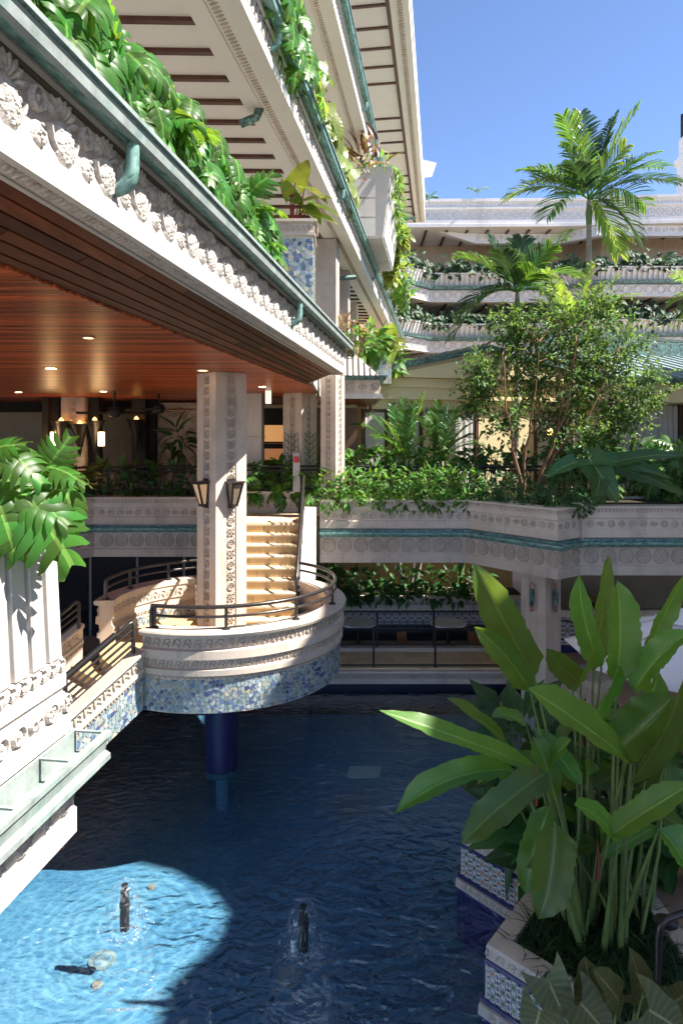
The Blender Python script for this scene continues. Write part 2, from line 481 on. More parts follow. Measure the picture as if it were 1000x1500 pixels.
CANVAS = surf('white parasol canvas', (0.82, 0.81, 0.82), 0.85, 0.03, 2, 0.1, 200)
MARBLE = surf('pale marble', (0.82, 0.81, 0.78), 0.25, 0.1, 5, 0.03, 60)
TILES = [surf('glazed %s chip' % n, c, 0.16, 0.18, 14, 0.08, 40, spec=0.55, objr=0.25) for n, c in (
    ('cobalt', (0.12, 0.18, 0.32)), ('sky', (0.27, 0.36, 0.42)), ('aqua', (0.27, 0.36, 0.36)), ('ice', (0.36, 0.42, 0.44)),
    ('cream', (0.42, 0.41, 0.33)), ('slate', (0.18, 0.23, 0.27)), ('sea', (0.22, 0.31, 0.32)), ('navy', (0.07, 0.10, 0.22)))]
TILEI = [surf('glazed %s chip mix' % n, c, 0.16, 0.18, 14, 0.08, 40, spec=0.55, isl=0.25) for n, c in (
    ('cobalt', (0.12, 0.18, 0.32)), ('sky', (0.27, 0.36, 0.42)), ('aqua', (0.27, 0.36, 0.36)), ('ice', (0.36, 0.42, 0.44)),
    ('cream', (0.42, 0.41, 0.33)), ('slate', (0.18, 0.23, 0.27)), ('sea', (0.22, 0.31, 0.32)), ('navy', (0.07, 0.10, 0.22)))]

L_MON = leafmat('monstera blade', (0.042, 0.125, 0.02), (0.24, 0.42, 0.03), 0.38, 0.42, rib=(0.16, 0.30, 0.06), veins=0, var=0.45, spec=0.28)
L_HEL = leafmat('heliconia blade', (0.060, 0.150, 0.026), (0.34, 0.54, 0.045), 0.2, 0.36, spec=0.6, rib=(0.20, 0.32, 0.07), veins=34, var=0.36, hue=0.018, edge=True)
L_HELY = leafmat('yellowing heliconia blade', (0.075, 0.155, 0.028), (0.38, 0.54, 0.05), 0.28, 0.38, rib=(0.26, 0.34, 0.09), veins=34, var=0.3, edge=True)
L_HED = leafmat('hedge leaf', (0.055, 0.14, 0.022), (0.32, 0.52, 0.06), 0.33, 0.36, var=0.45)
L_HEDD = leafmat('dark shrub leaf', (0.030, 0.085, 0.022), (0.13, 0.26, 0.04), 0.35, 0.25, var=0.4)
L_TREE = leafmat('small tree leaf', (0.045, 0.10, 0.025), (0.26, 0.40, 0.07), 0.34, 0.33, var=0.5)
L_PALM = leafmat('palm leaflet', (0.042, 0.115, 0.025), (0.24, 0.40, 0.04), 0.34, 0.34, veins=2, var=0.35)
L_PALMY = leafmat('yellow green palm leaflet', (0.085, 0.16, 0.025), (0.42, 0.56, 0.06), 0.36, 0.42, veins=2, var=0.35)
L_PALMD = leafmat('dark palm leaflet', (0.022, 0.062, 0.022), (0.10, 0.18, 0.04), 0.36, 0.25, veins=2, var=0.35)
L_YEL = leafmat('yellowing balcony leaf', (0.12, 0.155, 0.028), (0.42, 0.46, 0.06), 0.36, 0.4, veins=8, var=0.4, hue=0.035)
L_CRO = leafmat('croton leaf', (0.10, 0.045, 0.02), (0.45, 0.22, 0.05), 0.36, 0.3, veins=8, var=0.6, hue=0.05, blot=(0.20, 0.14, 0.025))
L_PHI = leafmat('red veined philodendron blade', (0.07, 0.14, 0.022), (0.38, 0.46, 0.05), 0.3, 0.4, rib=(0.35, 0.12, 0.05), veins=7, blot=(0.22, 0.20, 0.03))
L_ALO = leafmat('olive taro blade', (0.075, 0.085, 0.032), (0.20, 0.22, 0.05), 0.38, 0.22, rib=(0.30, 0.28, 0.14), veins=9, var=0.3, vmix=.12)
L_ELE = leafmat('elephant ear blade', (0.045, 0.11, 0.028), (0.24, 0.40, 0.05), 0.36, 0.3, rib=(0.2, 0.3, 0.1), veins=8, var=0.25, vmix=.1)
L_GRA = leafmat('lily turf blade', (0.022, 0.055, 0.018), (0.10, 0.2, 0.03), 0.35, 0.25, veins=0, var=0.4)
L_FAR = leafmat('far balcony leaf', (0.024, 0.058, 0.024), (0.08, 0.15, 0.03), 0.45, 0.2, var=0.4)
COVE = surf('sooty cove', (0.40, 0.365, 0.34), 0.9, 0.3, 5, 0.5, 50, stain=(0.2, 0.175, 0.16))
STEM = surf('green stalk', (0.13, 0.19, 0.055), 0.45, 0.35, 5, 0.1, 40, stretch=(3, 3, 0.6))
REDST = surf('red stalk', (0.22, 0.03, 0.025), 0.4, 0.3, 5, 0.1, 40)
BARK = surf('reddish bark', (0.20, 0.105, 0.06), 0.85, 0.35, 8, 0.6, 40, dist=0.01, stretch=(1, 1, 0.4))
PBARK = surf('ringed palm bark', (0.30, 0.26, 0.21), 0.85, 0.3, 14, 0.5, 40, dist=0.01, stretch=(0.4, 0.4, 1.6))

# ================================================================== SETTING: ground, pool, floors
def structure(name, mb, mat, smooth=None, loc=None):
    return tag(mb.build(name, mat, None, smooth, loc), kind='structure')

structure('ground', MB().add([(-400, -200, -6.6), (400, -200, -6.6), (400, 700, -6.6), (-400, 700, -6.6)], [(0, 1, 2, 3)]), surf('pale bounce ground', (0.45, 0.38, 0.30), 0.9, 0.2, 0.2))  # unseen ground, kept pale to bounce sunlight up into the court

def pool_tile_mat():
    m, nt, lk, b = nmat('blue pool plaster')
    g = N(nt, 'ShaderNodeNewGeometry')
    a = N(nt, 'ShaderNodeTexNoise', i_Scale=0.9, i_Detail=8.0, i_Roughness=0.6); lk.new(g.outputs['Position'], a.inputs['Vector'])
    r = ramp(nt, [(0.3, (0.085, 0.22, 0.34)), (0.55, (0.125, 0.285, 0.40)), (0.8, (0.17, 0.34, 0.44))]); lk.new(a.outputs[0], r.inputs[0])
    lk.new(r.outputs[0], b.inputs['Base Color']); b.inputs['Roughness'].default_value = 0.9; b.inputs['Specular IOR Level'].default_value = 0.1
    return m
POOLM = pool_tile_mat()
pf = MB().b2(-14, 14, -6, 15, ZB - 0.2, ZB)
structure('pool_floor', pf, POOLM)
pw = MB(); pw.b2(-5.2, 4.2, 14.52, 14.9, ZB, -5.22); pw.b2(-5.6, -5.2, 4.9, 14.9, ZB, -5.05)
structure('pool_wall', pw, surf('dark waterline tile', (0.012, 0.014, 0.035), 0.4, 0.3, 5))

FOUNT = [(-2.37, 7.47), (-0.40, 7.17)]
def water_mat():
    """ripples: drifting noise, rings round both jets; a caustic net painted into the tint breaks up the light below"""
    m, nt, lk, b = nmat('rippled pool water')
    out = nt['Material Output']; nt.remove(b)
    g = N(nt, 'ShaderNodeNewGeometry')
    sep = N(nt, 'ShaderNodeSeparateXYZ'); lk.new(g.outputs['Position'], sep.inputs[0])
    def M2(op, a, bb, c=None):
        n = N(nt, 'ShaderNodeMath', operation=op)
        for i, x in enumerate((a, bb, c)):
            if x is None: continue
            if isinstance(x, (int, float)): n.inputs[i].default_value = x
            else: lk.new(x, n.inputs[i])
        return n.outputs[0]
    hs = []; dists = []; sn = []
    warp = N(nt, 'ShaderNodeTexNoise', i_Scale=2.2, i_Detail=3.0); lk.new(g.outputs['Position'], warp.inputs['Vector'])
    for i, (fx, fy) in enumerate(FOUNT):
        dx = M2('SUBTRACT', sep.outputs[0], fx); dy = M2('SUBTRACT', sep.outputs[1], fy)
        d = M2('SQRT', M2('ADD', M2('MULTIPLY', dx, dx), M2('MULTIPLY', dy, dy)), 0)
        dists.append(d)
        dw = M2('ADD', d, M2('MULTIPLY', warp.outputs[0], 0.22))
        s = M2('SINE', M2('MULTIPLY', dw, 2 * PI / (0.125 + 0.02 * i)), 0)
        sn.append(s)
        fall = M2('DIVIDE', 1.0, M2('ADD', 0.35, M2('MULTIPLY', d, 2.2 if i == 0 else 2.2)))
        hs.append(M2('MULTIPLY', s, M2('MULTIPLY', fall, 0.42)))
    n1 = N(nt, 'ShaderNodeTexNoise', i_Scale=3.2, i_Detail=1.5, i_Distortion=0.9)
    mp = N(nt, 'ShaderNodeMapping'); mp.inputs['Scale'].default_value = (1.0, 1.5, 1.0); lk.new(g.outputs['Position'], mp.inputs[0]); lk.new(mp.outputs[0], n1.inputs['Vector'])
    n2 = N(nt, 'ShaderNodeTexNoise', i_Scale=13.0, i_Detail=2.0, i_Distortion=1.2); lk.new(g.outputs['Position'], n2.inputs['Vector'])
    near = M2('ADD', M2('DIVIDE', 1.0, M2('ADD', 0.5, M2('MULTIPLY', dists[1], dists[1]))), M2('DIVIDE', 0.8, M2('ADD', 0.5, M2('MULTIPLY', dists[0], dists[0]))))
    bx = M2('SUBTRACT', sep.outputs[0], 0.55); by = M2('SUBTRACT', sep.outputs[1], 6.9)
    bd = M2('ADD', M2('MULTIPLY', bx, bx), M2('MULTIPLY', by, by))
    blob = M2('DIVIDE', 2.4, M2('ADD', 1.0, M2('POWER', M2('MULTIPLY', bd, 0.42), 2.0)))
    amp = M2('ADD', 0.05, M2('ADD', M2('MULTIPLY', near, 0.12), blob))
    nz = M2('MULTIPLY', M2('ADD', M2('MULTIPLY', n1.outputs[0], 1.5), M2('MULTIPLY', n2.outputs[0], 0.22)), amp)
    h = M2('ADD', M2('MULTIPLY', M2('ADD', hs[0], hs[1]), 0.075), nz)
    bp = N(nt, 'ShaderNodeBump', i_Strength=1.0, i_Distance=0.17); lk.new(h, bp.inputs['Height'])
    gl = N(nt, 'ShaderNodeBsdfGlossy'); gl.inputs['Roughness'].default_value = 0.02; gl.inputs['Color'].default_value = (1, 1, 1, 1); lk.new(bp.outputs[0], gl.inputs['Normal'])
    # painted caustic net and rings, put into the water's tint
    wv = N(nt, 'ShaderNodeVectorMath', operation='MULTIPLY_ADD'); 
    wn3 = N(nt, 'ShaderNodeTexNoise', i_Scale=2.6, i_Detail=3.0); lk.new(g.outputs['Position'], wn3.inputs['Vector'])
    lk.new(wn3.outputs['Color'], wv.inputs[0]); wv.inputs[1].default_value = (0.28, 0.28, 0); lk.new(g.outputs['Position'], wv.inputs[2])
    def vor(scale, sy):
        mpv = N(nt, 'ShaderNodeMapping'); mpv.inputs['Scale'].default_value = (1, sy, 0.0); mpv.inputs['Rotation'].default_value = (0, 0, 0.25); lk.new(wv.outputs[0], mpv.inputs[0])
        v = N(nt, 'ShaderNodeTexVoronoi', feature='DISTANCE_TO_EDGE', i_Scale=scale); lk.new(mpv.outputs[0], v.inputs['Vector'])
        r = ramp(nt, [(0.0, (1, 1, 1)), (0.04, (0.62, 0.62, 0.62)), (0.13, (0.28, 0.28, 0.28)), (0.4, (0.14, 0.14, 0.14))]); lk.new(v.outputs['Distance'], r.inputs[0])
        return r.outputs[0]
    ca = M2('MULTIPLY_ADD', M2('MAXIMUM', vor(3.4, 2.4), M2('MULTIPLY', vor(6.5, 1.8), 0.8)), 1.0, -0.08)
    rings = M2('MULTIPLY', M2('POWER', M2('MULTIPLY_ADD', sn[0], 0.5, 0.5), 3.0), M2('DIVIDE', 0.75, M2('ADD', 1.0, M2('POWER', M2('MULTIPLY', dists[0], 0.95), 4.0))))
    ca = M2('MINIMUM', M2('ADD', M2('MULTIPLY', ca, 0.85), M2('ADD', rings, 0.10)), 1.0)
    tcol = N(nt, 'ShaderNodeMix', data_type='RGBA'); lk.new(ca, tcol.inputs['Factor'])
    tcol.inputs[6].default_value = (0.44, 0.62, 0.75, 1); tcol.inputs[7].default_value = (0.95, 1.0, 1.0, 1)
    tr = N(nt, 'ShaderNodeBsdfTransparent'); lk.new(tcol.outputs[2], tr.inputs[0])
    lw = N(nt, 'ShaderNodeLayerWeight', i_Blend=0.5); bp2 = N(nt, 'ShaderNodeBump', i_Strength=0.8, i_Distance=0.17); lk.new(h, bp2.inputs['Height']); lk.new(bp2.outputs[0], lw.inputs['Normal']); frv = M2('MINIMUM', M2('MULTIPLY_ADD', M2('POWER', lw.outputs['Facing'], 2.6), 0.95, 0.02), 0.85)
    mx = N(nt, 'ShaderNodeMixShader'); lk.new(frv, mx.inputs[0]); lk.new(tr.outputs[0], mx.inputs[1]); lk.new(gl.outputs[0], mx.inputs[2])
    lk.new(mx.outputs[0], out.inputs['Surface'])
    return m
WATER = water_mat()
structure('pool_water', MB().add([(-5.25, -5.5, ZW), (13, -5.5, ZW), (13, 14.55, ZW), (-5.25, 14.55, ZW)], [(0, 1, 2, 3)]), WATER)

# level 1: walkway along the far side of the pool, sunken dining floor, left platform, right deck
wk = structure('walkway', MB().b2(-5.6, 4.15, 14.5, 15.7, -5.22, Z1 - 0.03), STONE, loc=(0, 15, Z1))
y0 = 14.56
for dep in (0.36, 0.38, 0.36):
    x = -5.5 + rnd.uniform(0, 0.4)
    while x < 4.1:
        w = rnd.choice((0.42, 0.5, 0.62, 0.75)); w = min(w, 4.13 - x)
        if w > 0.08:
            if x + w > -0.4:
                MB().b2(x + .006, x + w - .006, y0 + .006, y0 + dep - .006, Z1 - 0.032, Z1 + rnd.uniform(-.003, .003)).build('paving_stone', PAVE, wk)
        x += w
    y0 += dep
ed = MB()
ed.sweep([(0, Z1 - 0.03), (0.07, Z1 - 0.03), (0.09, Z1 - 0.06), (0.07, Z1 - 0.10), (0.03, Z1 - 0.12), (0.03, Z1 - 0.2), (0.08, Z1 - 0.22), (0.08, Z1 - 0.29), (0, Z1 - 0.29)], [(-5.6, 14.5), (4.15, 14.5)])
ed.build('edge_moulding', STONE, wk)
rp = MB()
for i in range(110):
    rp.dome(Vector((-0.6 + i * 0.042, 14.468, Z1 - 0.16)), Vector((1, 0, 0)), Vector((0, -1, 0)), Vector((0, 0, 1)), 0, 0, 0.014, 0.042, 0.016, 0.5, 6)
rp.build('rope_frieze', STONED, wk)
structure('dining_floor', MB().b2(-14, 14, 15.78, 24, -5.3, -5.1), surf('warm terrazzo', (0.46, 0.38, 0.29), 0.5, 0.15, 3))
cb = MB().b2(-5.6, 4.3, 15.7, 15.95, -5.2, Z1 + 0.07); structure('kerb', cb, STONE)
structure('side_platform', MB().b2(-14, -5.2, 4.9, 15.7, -5.25, Z1), surf('dull platform paving', (0.25, 0.21, 0.17), 0.7, 0.15, 3))
dk = [(3.95, 15.7), (3.95, 13.9), (4.35, 12.4), (3.75, 10.6), (2.9, 9.6), (2.15, 8.75), (2.3, 7.6), (2.2, 6.3), (2.35, 5.4), (1.9, 3), (1.9, -5), (14, -5), (14, 15.7)]
structure('pool_deck', MB().prism(dk, -5.9, Z1), surf('rosy deck paving', (0.42, 0.28, 0.20), 0.7, 0.15, 2.5, 0.2))
dm = MB(); dm.sweep([(0.0, Z1), (0.05, Z1), (0.07, Z1 - 0.05), (0.02, Z1 - 0.09), (0.02, Z1 - 0.2), (0.07, Z1 - 0.22), (0.07, Z1 - 0.3), (0, Z1 - 0.3)], [dk[i] for i in (1, 2, 3, 4, 5)][::-1])
dmo = structure('deck_edge', dm, STONE)
dm = MB(); dm.prism([(4.0, 13.8), (4.45, 12.4), (5.2, 12.9), (5.0, 13.9)], Z1 + .004, Z1 + 0.16); dm.prism([(4.35, 13.7), (4.75, 12.75), (5.2, 13.0), (5.0, 13.9)], Z1 + .16, Z1 + 0.31)
structure('pool_step', dm, STONE)

# level 2: the terrace slab round the pool
T_L = [(-8.6, 11.7), (-5.4, 14.9), (-2.45, 14.9)]
T_R = [(-0.45, 14.2), (2.61, 14.2), (3.95, 12.5), (4.48, 12.9), (15, 12.9)]
poly = [(-16, 11.7)] + T_L + [(-2.45, 13.62), (-0.72, 13.62), (-0.72, 14.2)] + T_R + [(15, 40), (-16, 40)]
poly = [(x, y + (.22 if y < 15 else 0)) if not (-2.5 < x < -.7) else (x, y) for x, y in poly]
poly = [p for p in poly if p[1] < 39] 
tfl = MB()
tfl.prism([(-16, 17.3)] + poly + [(15, 17.3)], -2.60, Z2)
tfl.b2(-16, -1.1, 17.3, 18.9, -2.60, Z2); tfl.b2(6.2, 15, 17.3, 18.9, -2.60, Z2); tfl.b2(-16, 15, 18.9, 40, -2.60, Z2)  # gap left in the slab, out of sight, to let daylight below
structure('terrace_floor', tfl, surf('terrace paving', (0.42, 0.33, 0.22), 0.7, 0.15, 3))
structure('terrace_bounce_sheet', MB().b2(-.3, 12, 14.7, 17.28, -2.64, -2.605), OFFW)  # unseen white sheet added to bounce light onto the dining tables
tl = structure('stair_landing', MB().b2(-2.44, -0.73, 13.60, 15.5, Z2 + .004, Z2 + .008), GROUT, loc=(-1.6, 14.5, Z2))
y0 = 13.6
while y0 < 15.4:
    x = -2.43
    while x < -0.75:
        w = min(rnd.choice((0.34, 0.42, 0.5)), -0.74 - x)
        if w > .05: MB().b2(x + .005, x + w - .005, y0 + .005, min(y0 + .37, 15.48) - .005, Z2 + .008, Z2 + .02).build('paving_stone', TREADM, tl)
        x += w
    y0 += 0.38

# ------------------------------------------------------------------ carved friezes
Zv = Vector((0, 0, 1))
def walk(path, step, start=0.0):
    """points along a plan polyline (x, y[, z]) with tangent and right-hand normal"""
    P = [Vector((p[0], p[1], p[2] if len(p) > 2 else 0)) for p in path]
    s = start
    for a, b in zip(P[:-1], P[1:]):
        L = (b - a).length; d = (b - a) / L
        n = Vector((d.y, -d.x, 0)).normalized()
        while s < L:
            yield a + d * s, d, n
            s += step
        s -= L
def scroll_frieze(path, z, h, out, step=None, depth=0.02):
    """slanted leaf-and-curl carving"""
    mb = MB(); step = step or h * 1.1
    for k, (p, d, n) in enumerate(walk(path, step, step * .5)):
        o = p + Zv * z + n * out
        u = Zv; t = d.copy()
        if abs(d.z) > 1e-3: u = n.cross(d).normalized(); u = u if u.z > 0 else -u
        mb.dome(o, t, n, u, -step * .22, 0, h * .16, h * .50, depth, -0.42, 6)
        mb.ring(o, t, n, u, step * .2, h * .14, h * .24, h * .16, depth * .9, 8, -2.4, 2.2)
        mb.dome(o, t, n, u, step * .26, -h * .28, h * .12, h * .2, depth * .9, .5, 6)
    return mb
def tooth_frieze(path, z, h, out, step, depth=0.02):
    mb = MB()
    for k, (p, d, n) in enumerate(walk(path, step, step * .5)):
        o = p + Zv * z + n * out
        mb.dome(o, d, n, Zv, 0, 0, step * .34, h * .5, depth, 0.45, 6)
    return mb
def mix_frieze(path, z, h, out, step, depth=0.02):
    mb = MB(); R = random.Random(3)
    for k, (p, d, n) in enumerate(walk(path, step, step * .5)):
        o = p + Zv * z + n * out; r = h * .44
        q = k % 5
        if q in (0, 2, 4):
            mb.ring(o, d, n, Zv, 0, 0, r * .85, r * .3, depth, 12)
            if q == 2:
                for a in range(4): mb.dome(o, d, n, Zv, r * .38 * math.cos(a * PI / 2 + .78), r * .38 * math.sin(a * PI / 2 + .78), r * .28, r * .2, depth, a * PI / 2 + .78, 6)
            else: mb.dome(o, d, n, Zv, 0, 0, r * .42, r * .42, depth, 0, 8)
        elif q == 1:
            for sg in (-1, 1): mb.ring(o, d, n, Zv, sg * r * .45, 0, r * .42, r * .26, depth, 8)
            mb.dome(o, d, n, Zv, 0, 0, r * .14, r * .95, depth, 0, 6)
        else:
            for sg in (-1, 1): mb.ring(o, d, n, Zv, 0, sg * r * .46, r * .4, r * .24, depth, 8)
            for sg in (-1, 1): mb.dome(o, d, n, Zv, sg * r * .7, 0, r * .18, r * .6, depth, sg * .3, 6)
    return mb
def medallion_mesh(name, r, depth, mat, petals=6):
    mb = MB(); X, Nn = Vector((1, 0, 0)), Vector((0, -1, 0)); o = Vector((0, 0, 0))
    mb.ring(o, X, Nn, Zv, 0, 0, r * .9, r * .2, depth, 18)
    mb.ring(o, X, Nn, Zv, 0, 0, r * .62, r * .1, depth * .7, 14)
    for k in range(petals):
        a = 2 * PI * k / petals
        mb.dome(o, X, Nn, Zv, r * .36 * math.cos(a), r * .36 * math.sin(a), r * .2, r * .1, depth * .8, a, 6)
    mb.dome(o, X, Nn, Zv, 0, 0, r * .13, r * .13, depth, 0, 6)
    return mb.mesh(name, mat, 50)
def face_mat(p, d, n):
    """x along d, -y along n, z up"""
    return Matrix.Translation(p) @ Matrix(((d.x, -n.x, 0), (d.y, -n.y, 0), (d.z, -n.z, 1))).to_4x4()

MED = medallion_mesh('medallion', 0.15, 0.022, STONED)
MEDS = medallion_mesh('small_medallion', 0.10, 0.018, STONED)

def terrace_wall(name, path, label, base, floorp):
    th = empty(name, base, label, 'planter wall')
    prof = [(-0.35, -1.31), (0.05, -1.31), (0.05, -1.345), (0.0, -1.36), (0.0, -1.43), (0.025, -1.44), (0.025, -1.53), (0.0, -1.545), (0.0, -1.735), (0.028, -1.75), (0.028, -1.895), (-0.1, -1.905), (-0.1, -2.07), (0.0, -2.085), (0.0, -2.425), (0.03, -2.44), (0.03, -2.61), (-0.35, -2.61)]
    MB().sweep(prof, path).build('wall', STONE, th)
    tooth_frieze(path, -1.395, 0.06, 0.0, 0.07, .018).build('leaf_frieze', STONED, th)
    mix_frieze(path, -1.64, 0.165, 0.0, 0.20, .02).build('rosette_frieze', STONED, th)
    for k, (p, d, n) in enumerate(walk(path, 0.33, 0.18)):
        if p.x > 7.5: break
        link_mesh('medallion', MED, th, mw=face_mat(p + Zv * -2.255, d, n))
    g = MB(); g.sweep([(-.02, -2.065), (0.14, -2.065), (0.19, -2.0), (0.21, -2.0), (0.21, -1.965), (0.175, -1.965), (0.13, -2.045), (-.02, -2.045)], path)
    g.sweep([(-.02, -1.93), (0.0, -1.93), (0.0, -2.045), (-.02, -2.045)], path)
    go = g.build('gutter', COPPER, th, 30)
    s = MB()
    for p, d, n in walk(path, 0.62, 0.3):
        s.bar(p + n * -0.05 + Zv * -1.955, p + n * .195 + Zv * -1.972, .02)
    s.build('strut', COPPERL, go)
    return th
terrace_wall('terrace_wall', T_L, 'shaded carved stone planter wall with copper gutter on the left behind the balcony', (-5.4, 14.9, -2.61), None)
twr = terrace_wall('terrace_wall', T_R, 'carved stone planter wall with green copper gutter zigzagging behind the pool on the right', (2.61, 14.2, -2.61), None)
dp = MB().tube([(4.5, 12.78, -1.25), (4.52, 12.82, -1.93)], .018, 8); dp.tube([(4.5, 12.78, -1.25), (4.35, 12.9, -1.25)], .018, 8)
dp.build('drain_pipe', STONE, twr, 40)
so_ = MB().prism([(-0.4, 14.25), (2.62, 14.25), (3.95, 12.62), (4.46, 13.0), (15, 13.0), (15, 14.6), (4.6, 15.2), (-0.4, 15.2)], Z2, -1.37); structure('planter_soil', so_, SOIL)
bw = MB().sweep([(0, Z2), (0.1, Z2), (0.1, -1.32), (0, -1.32)], [(15, 14.65), (4.6, 15.25), (-.42, 15.25)]); tag(bw.build('planter_back_wall', STONE, None, loc=(2, 15.25, Z2)), 'low stone back edge of the terrace planter bed under the black railing', 'planter wall')
# planter at the head of the stair
hp = empty('stair_head_planter', (-1.5, 15.6, Z2), 'carved stone planter closing the head of the sandstone stair', 'planter')
MB().sweep([(-.1, -1.24), (.05, -1.24), (.05, -1.29), (0, -1.30), (0, -1.40), (.025, -1.41), (.025, -1.48), (0, -1.49), (0, -1.64), (.025, -1.65), (.025, Z2), (-.1, Z2)], [(-2.6, 16.3), (-2.6, 15.55), (-0.3, 15.55), (-0.3, 16.3)]).build('wall', STONE, hp)
MB().b2(-2.5, -0.4, 15.66, 16.3, Z2, -1.3).build('soil', SOIL, hp)
tooth_frieze([(-2.6, 15.55), (-.3, 15.55)], -1.35, .07, 0, .075).build('leaf_frieze', STONED, hp)
mix_frieze([(-2.6, 15.55), (-.3, 15.55)], -1.565, .14, 0, .17).build('rosette_frieze', STONED, hp)

# ------------------------------------------------------------------ broken-tile mosaic
def voronoi_cells(L, H, cell, seed, shrink=0.82):
    R = random.Random(seed)
    nx, ny = max(1, int(L / cell)), max(1, int(H / cell)); cx, cy = L / nx, H / ny
    pts = {(i, j): ((i + .5 + R.uniform(-.42, .42)) * cx, (j + .5 + R.uniform(-.42, .42)) * cy) for i in range(-2, nx + 2) for j in range(-2, ny + 2)}
    res = []
    for i in range(nx):
        for j in range(ny):
            px, py = pts[i, j]
            poly = [(px - 2 * cx, py - 2 * cy), (px + 2 * cx, py - 2 * cy), (px + 2 * cx, py + 2 * cy), (px - 2 * cx, py + 2 * cy)]
            for di in (-2, -1, 0, 1, 2):
                for dj in (-2, -1, 0, 1, 2):
                    if di == 0 and dj == 0 or (i + di, j + dj) not in pts: continue
                    qx, qy = pts[i + di, j + dj]
                    mx, my, nx_, ny_ = (px + qx) / 2, (py + qy) / 2, qx - px, qy - py
                    new = []
                    for k in range(len(poly)):
                        a, b = poly[k], poly[(k + 1) % len(poly)]
                        da = (a[0] - mx) * nx_ + (a[1] - my) * ny_; db = (b[0] - mx) * nx_ + (b[1] - my) * ny_
                        if da <= 0: new.append(a)
                        if (da < 0) != (db < 0) and abs(da - db) > 1e-9:
                            t = da / (da - db); new.append((a[0] + (b[0] - a[0]) * t, a[1] + (b[1] - a[1]) * t))
                    poly = new
                    if not poly: break
                if not poly: break
            if len(poly) < 3: continue
            poly = [(min(L, max(0, x)), min(H, max(0, y))) for x, y in poly]
            gx = sum(p[0] for p in poly) / len(poly); gy = sum(p[1] for p in poly) / len(poly)
            res.append([(gx + (x - gx) * shrink, gy + (y - gy) * shrink) for x, y in poly])
    return res
TW = (4, 6, 7, 9, 5, 3, 6, 2)
def mosaic(parent, L, H, cell, seed, mapf, single=True, thick=0.007, weights=TW, shrink=.82, vis=None):
    R = random.Random(seed + 99)
    rest = MB(); n = 0
    for poly in voronoi_cells(L, H, cell, seed, shrink):
        k = R.choices(range(8), weights)[0]
        th = thick * R.uniform(.7, 1.2); tl_ = [R.uniform(-.002, .002) for _ in range(3)]
        m = len(poly)
        vs = [mapf(x, y, -0.002) for x, y in poly] + [mapf(x, y, th + tl_[0] * (x - poly[0][0]) / cell + tl_[1] * (y - poly[0][1]) / cell) for x, y in poly]
        fs = [list(range(m, 2 * m))] + [(i, (i + 1) % m, m + (i + 1) % m, m + i) for i in range(m)]
        if single and n < 300 and (vis is None or vis(sum(p[0] for p in poly) / m)):
            q = MB().add(vs, fs); q.build('mosaic_chip', TILES[k], parent); n += 1
        else:
            rest.mi = k; rest.add(vs, fs)
    if rest.v:
        tag(rest.build('mosaic_chips', TILEI, parent), kind='stuff')

# ------------------------------------------------------------------ round balcony over the pool
BC = Vector((-1.91, 10.9, 0))
def arc(a0, a1, r, n=48, z=0):
    return [(BC.x + r * math.cos(math.radians(a0 + (a1 - a0) * i / n)), BC.y + r * math.sin(math.radians(a0 + (a1 - a0) * i / n)), z) for i in range(n + 1)]
RB = 1.9
bal = empty('balcony', (BC.x, BC.y, -3.66), 'round stone balcony with blue mosaic skirt standing over the pool', 'balcony')
ringprof = [(-.24, -2.57), (.07, -2.57), (.085, -2.595), (.07, -2.635), (.02, -2.645), (.0, -2.66), (-.005, -2.80), (.045, -2.82), (.05, -2.93), (.0, -2.945), (-.01, -3.06), (.03, -3.075), (.03, -3.15), (-.02, -3.165), (-.02, -3.66), (-.24, -3.66), (-.24, -3.225), (-.22, -3.05), (-.22, -2.97), (-.195, -2.955), (-.195, -2.87), (-.22, -2.86), (-.22, -2.66), (-.24, -2.64)]
A0, A1, A2, A3 = 246.5, 413, 101, 186
MB().sweep(ringprof, arc(A0, A1, RB, 64)).build('parapet', STONE, bal, 35)
MB().sweep(ringprof, arc(A2, A3, RB, 32)).build('parapet', STONE, bal, 35)
fl = MB().prism([(x, y) for x, y, z in arc(0, 352, 1.84, 44)], -3.655, ZL); fl.build('floor', STEPM, bal)
for (a, b) in ((A0, A1), (A2, A3)):
    scroll_frieze(arc(a, b, RB, 64), -2.73, .13, 0.0).build('leaf_frieze', STONED, bal)
    scroll_frieze(arc(a, b, RB, 64), -3.005, .105, -.006).build('leaf_frieze', STONED, bal)
    br = MB()
    for k, (p, d, n) in enumerate(walk(arc(a, b, RB, 64), .045, .02)):
        br.dome(p + Zv * -3.185 + n * -.015, d, n, Zv, 0, 0, .012, .03, .012, .7 if k % 2 else -.7, 6)
    br.build('braid_frieze', STONED, bal)
    # inner face
    q = arc(b, a, RB - .22, 64)
    scroll_frieze(q, -2.76, .15, 0.0).build('leaf_frieze', STONED, bal)
    scroll_frieze(q, -3.01, .075, 0.0).build('leaf_frieze', STONED, bal)
Ls = math.radians(A1 - A0) * (RB - .02)
def skirt(x, y, h):
    a = math.radians(A0) + x / (RB - .02); r = RB - .018 + h
    return Vector((BC.x + r * math.cos(a), BC.y + r * math.sin(a), -3.655 + y))
mosaic(bal, Ls, 0.445, 0.054, 5, skirt, True, vis=lambda x: x < Ls * .72)
Ls2 = math.radians(A3 - A2) * (RB - .24)
def inner2(x, y, h):
    a = math.radians(A2) + x / (RB - .24); r = RB - .24 - h
    return Vector((BC.x + r * math.cos(a), BC.y + r * math.sin(a), -3.22 + y))
mosaic(bal, Ls2, 0.17, 0.05, 6, inner2, False, weights=(2, 2, 1, 6, 8, 3, 1, 3))
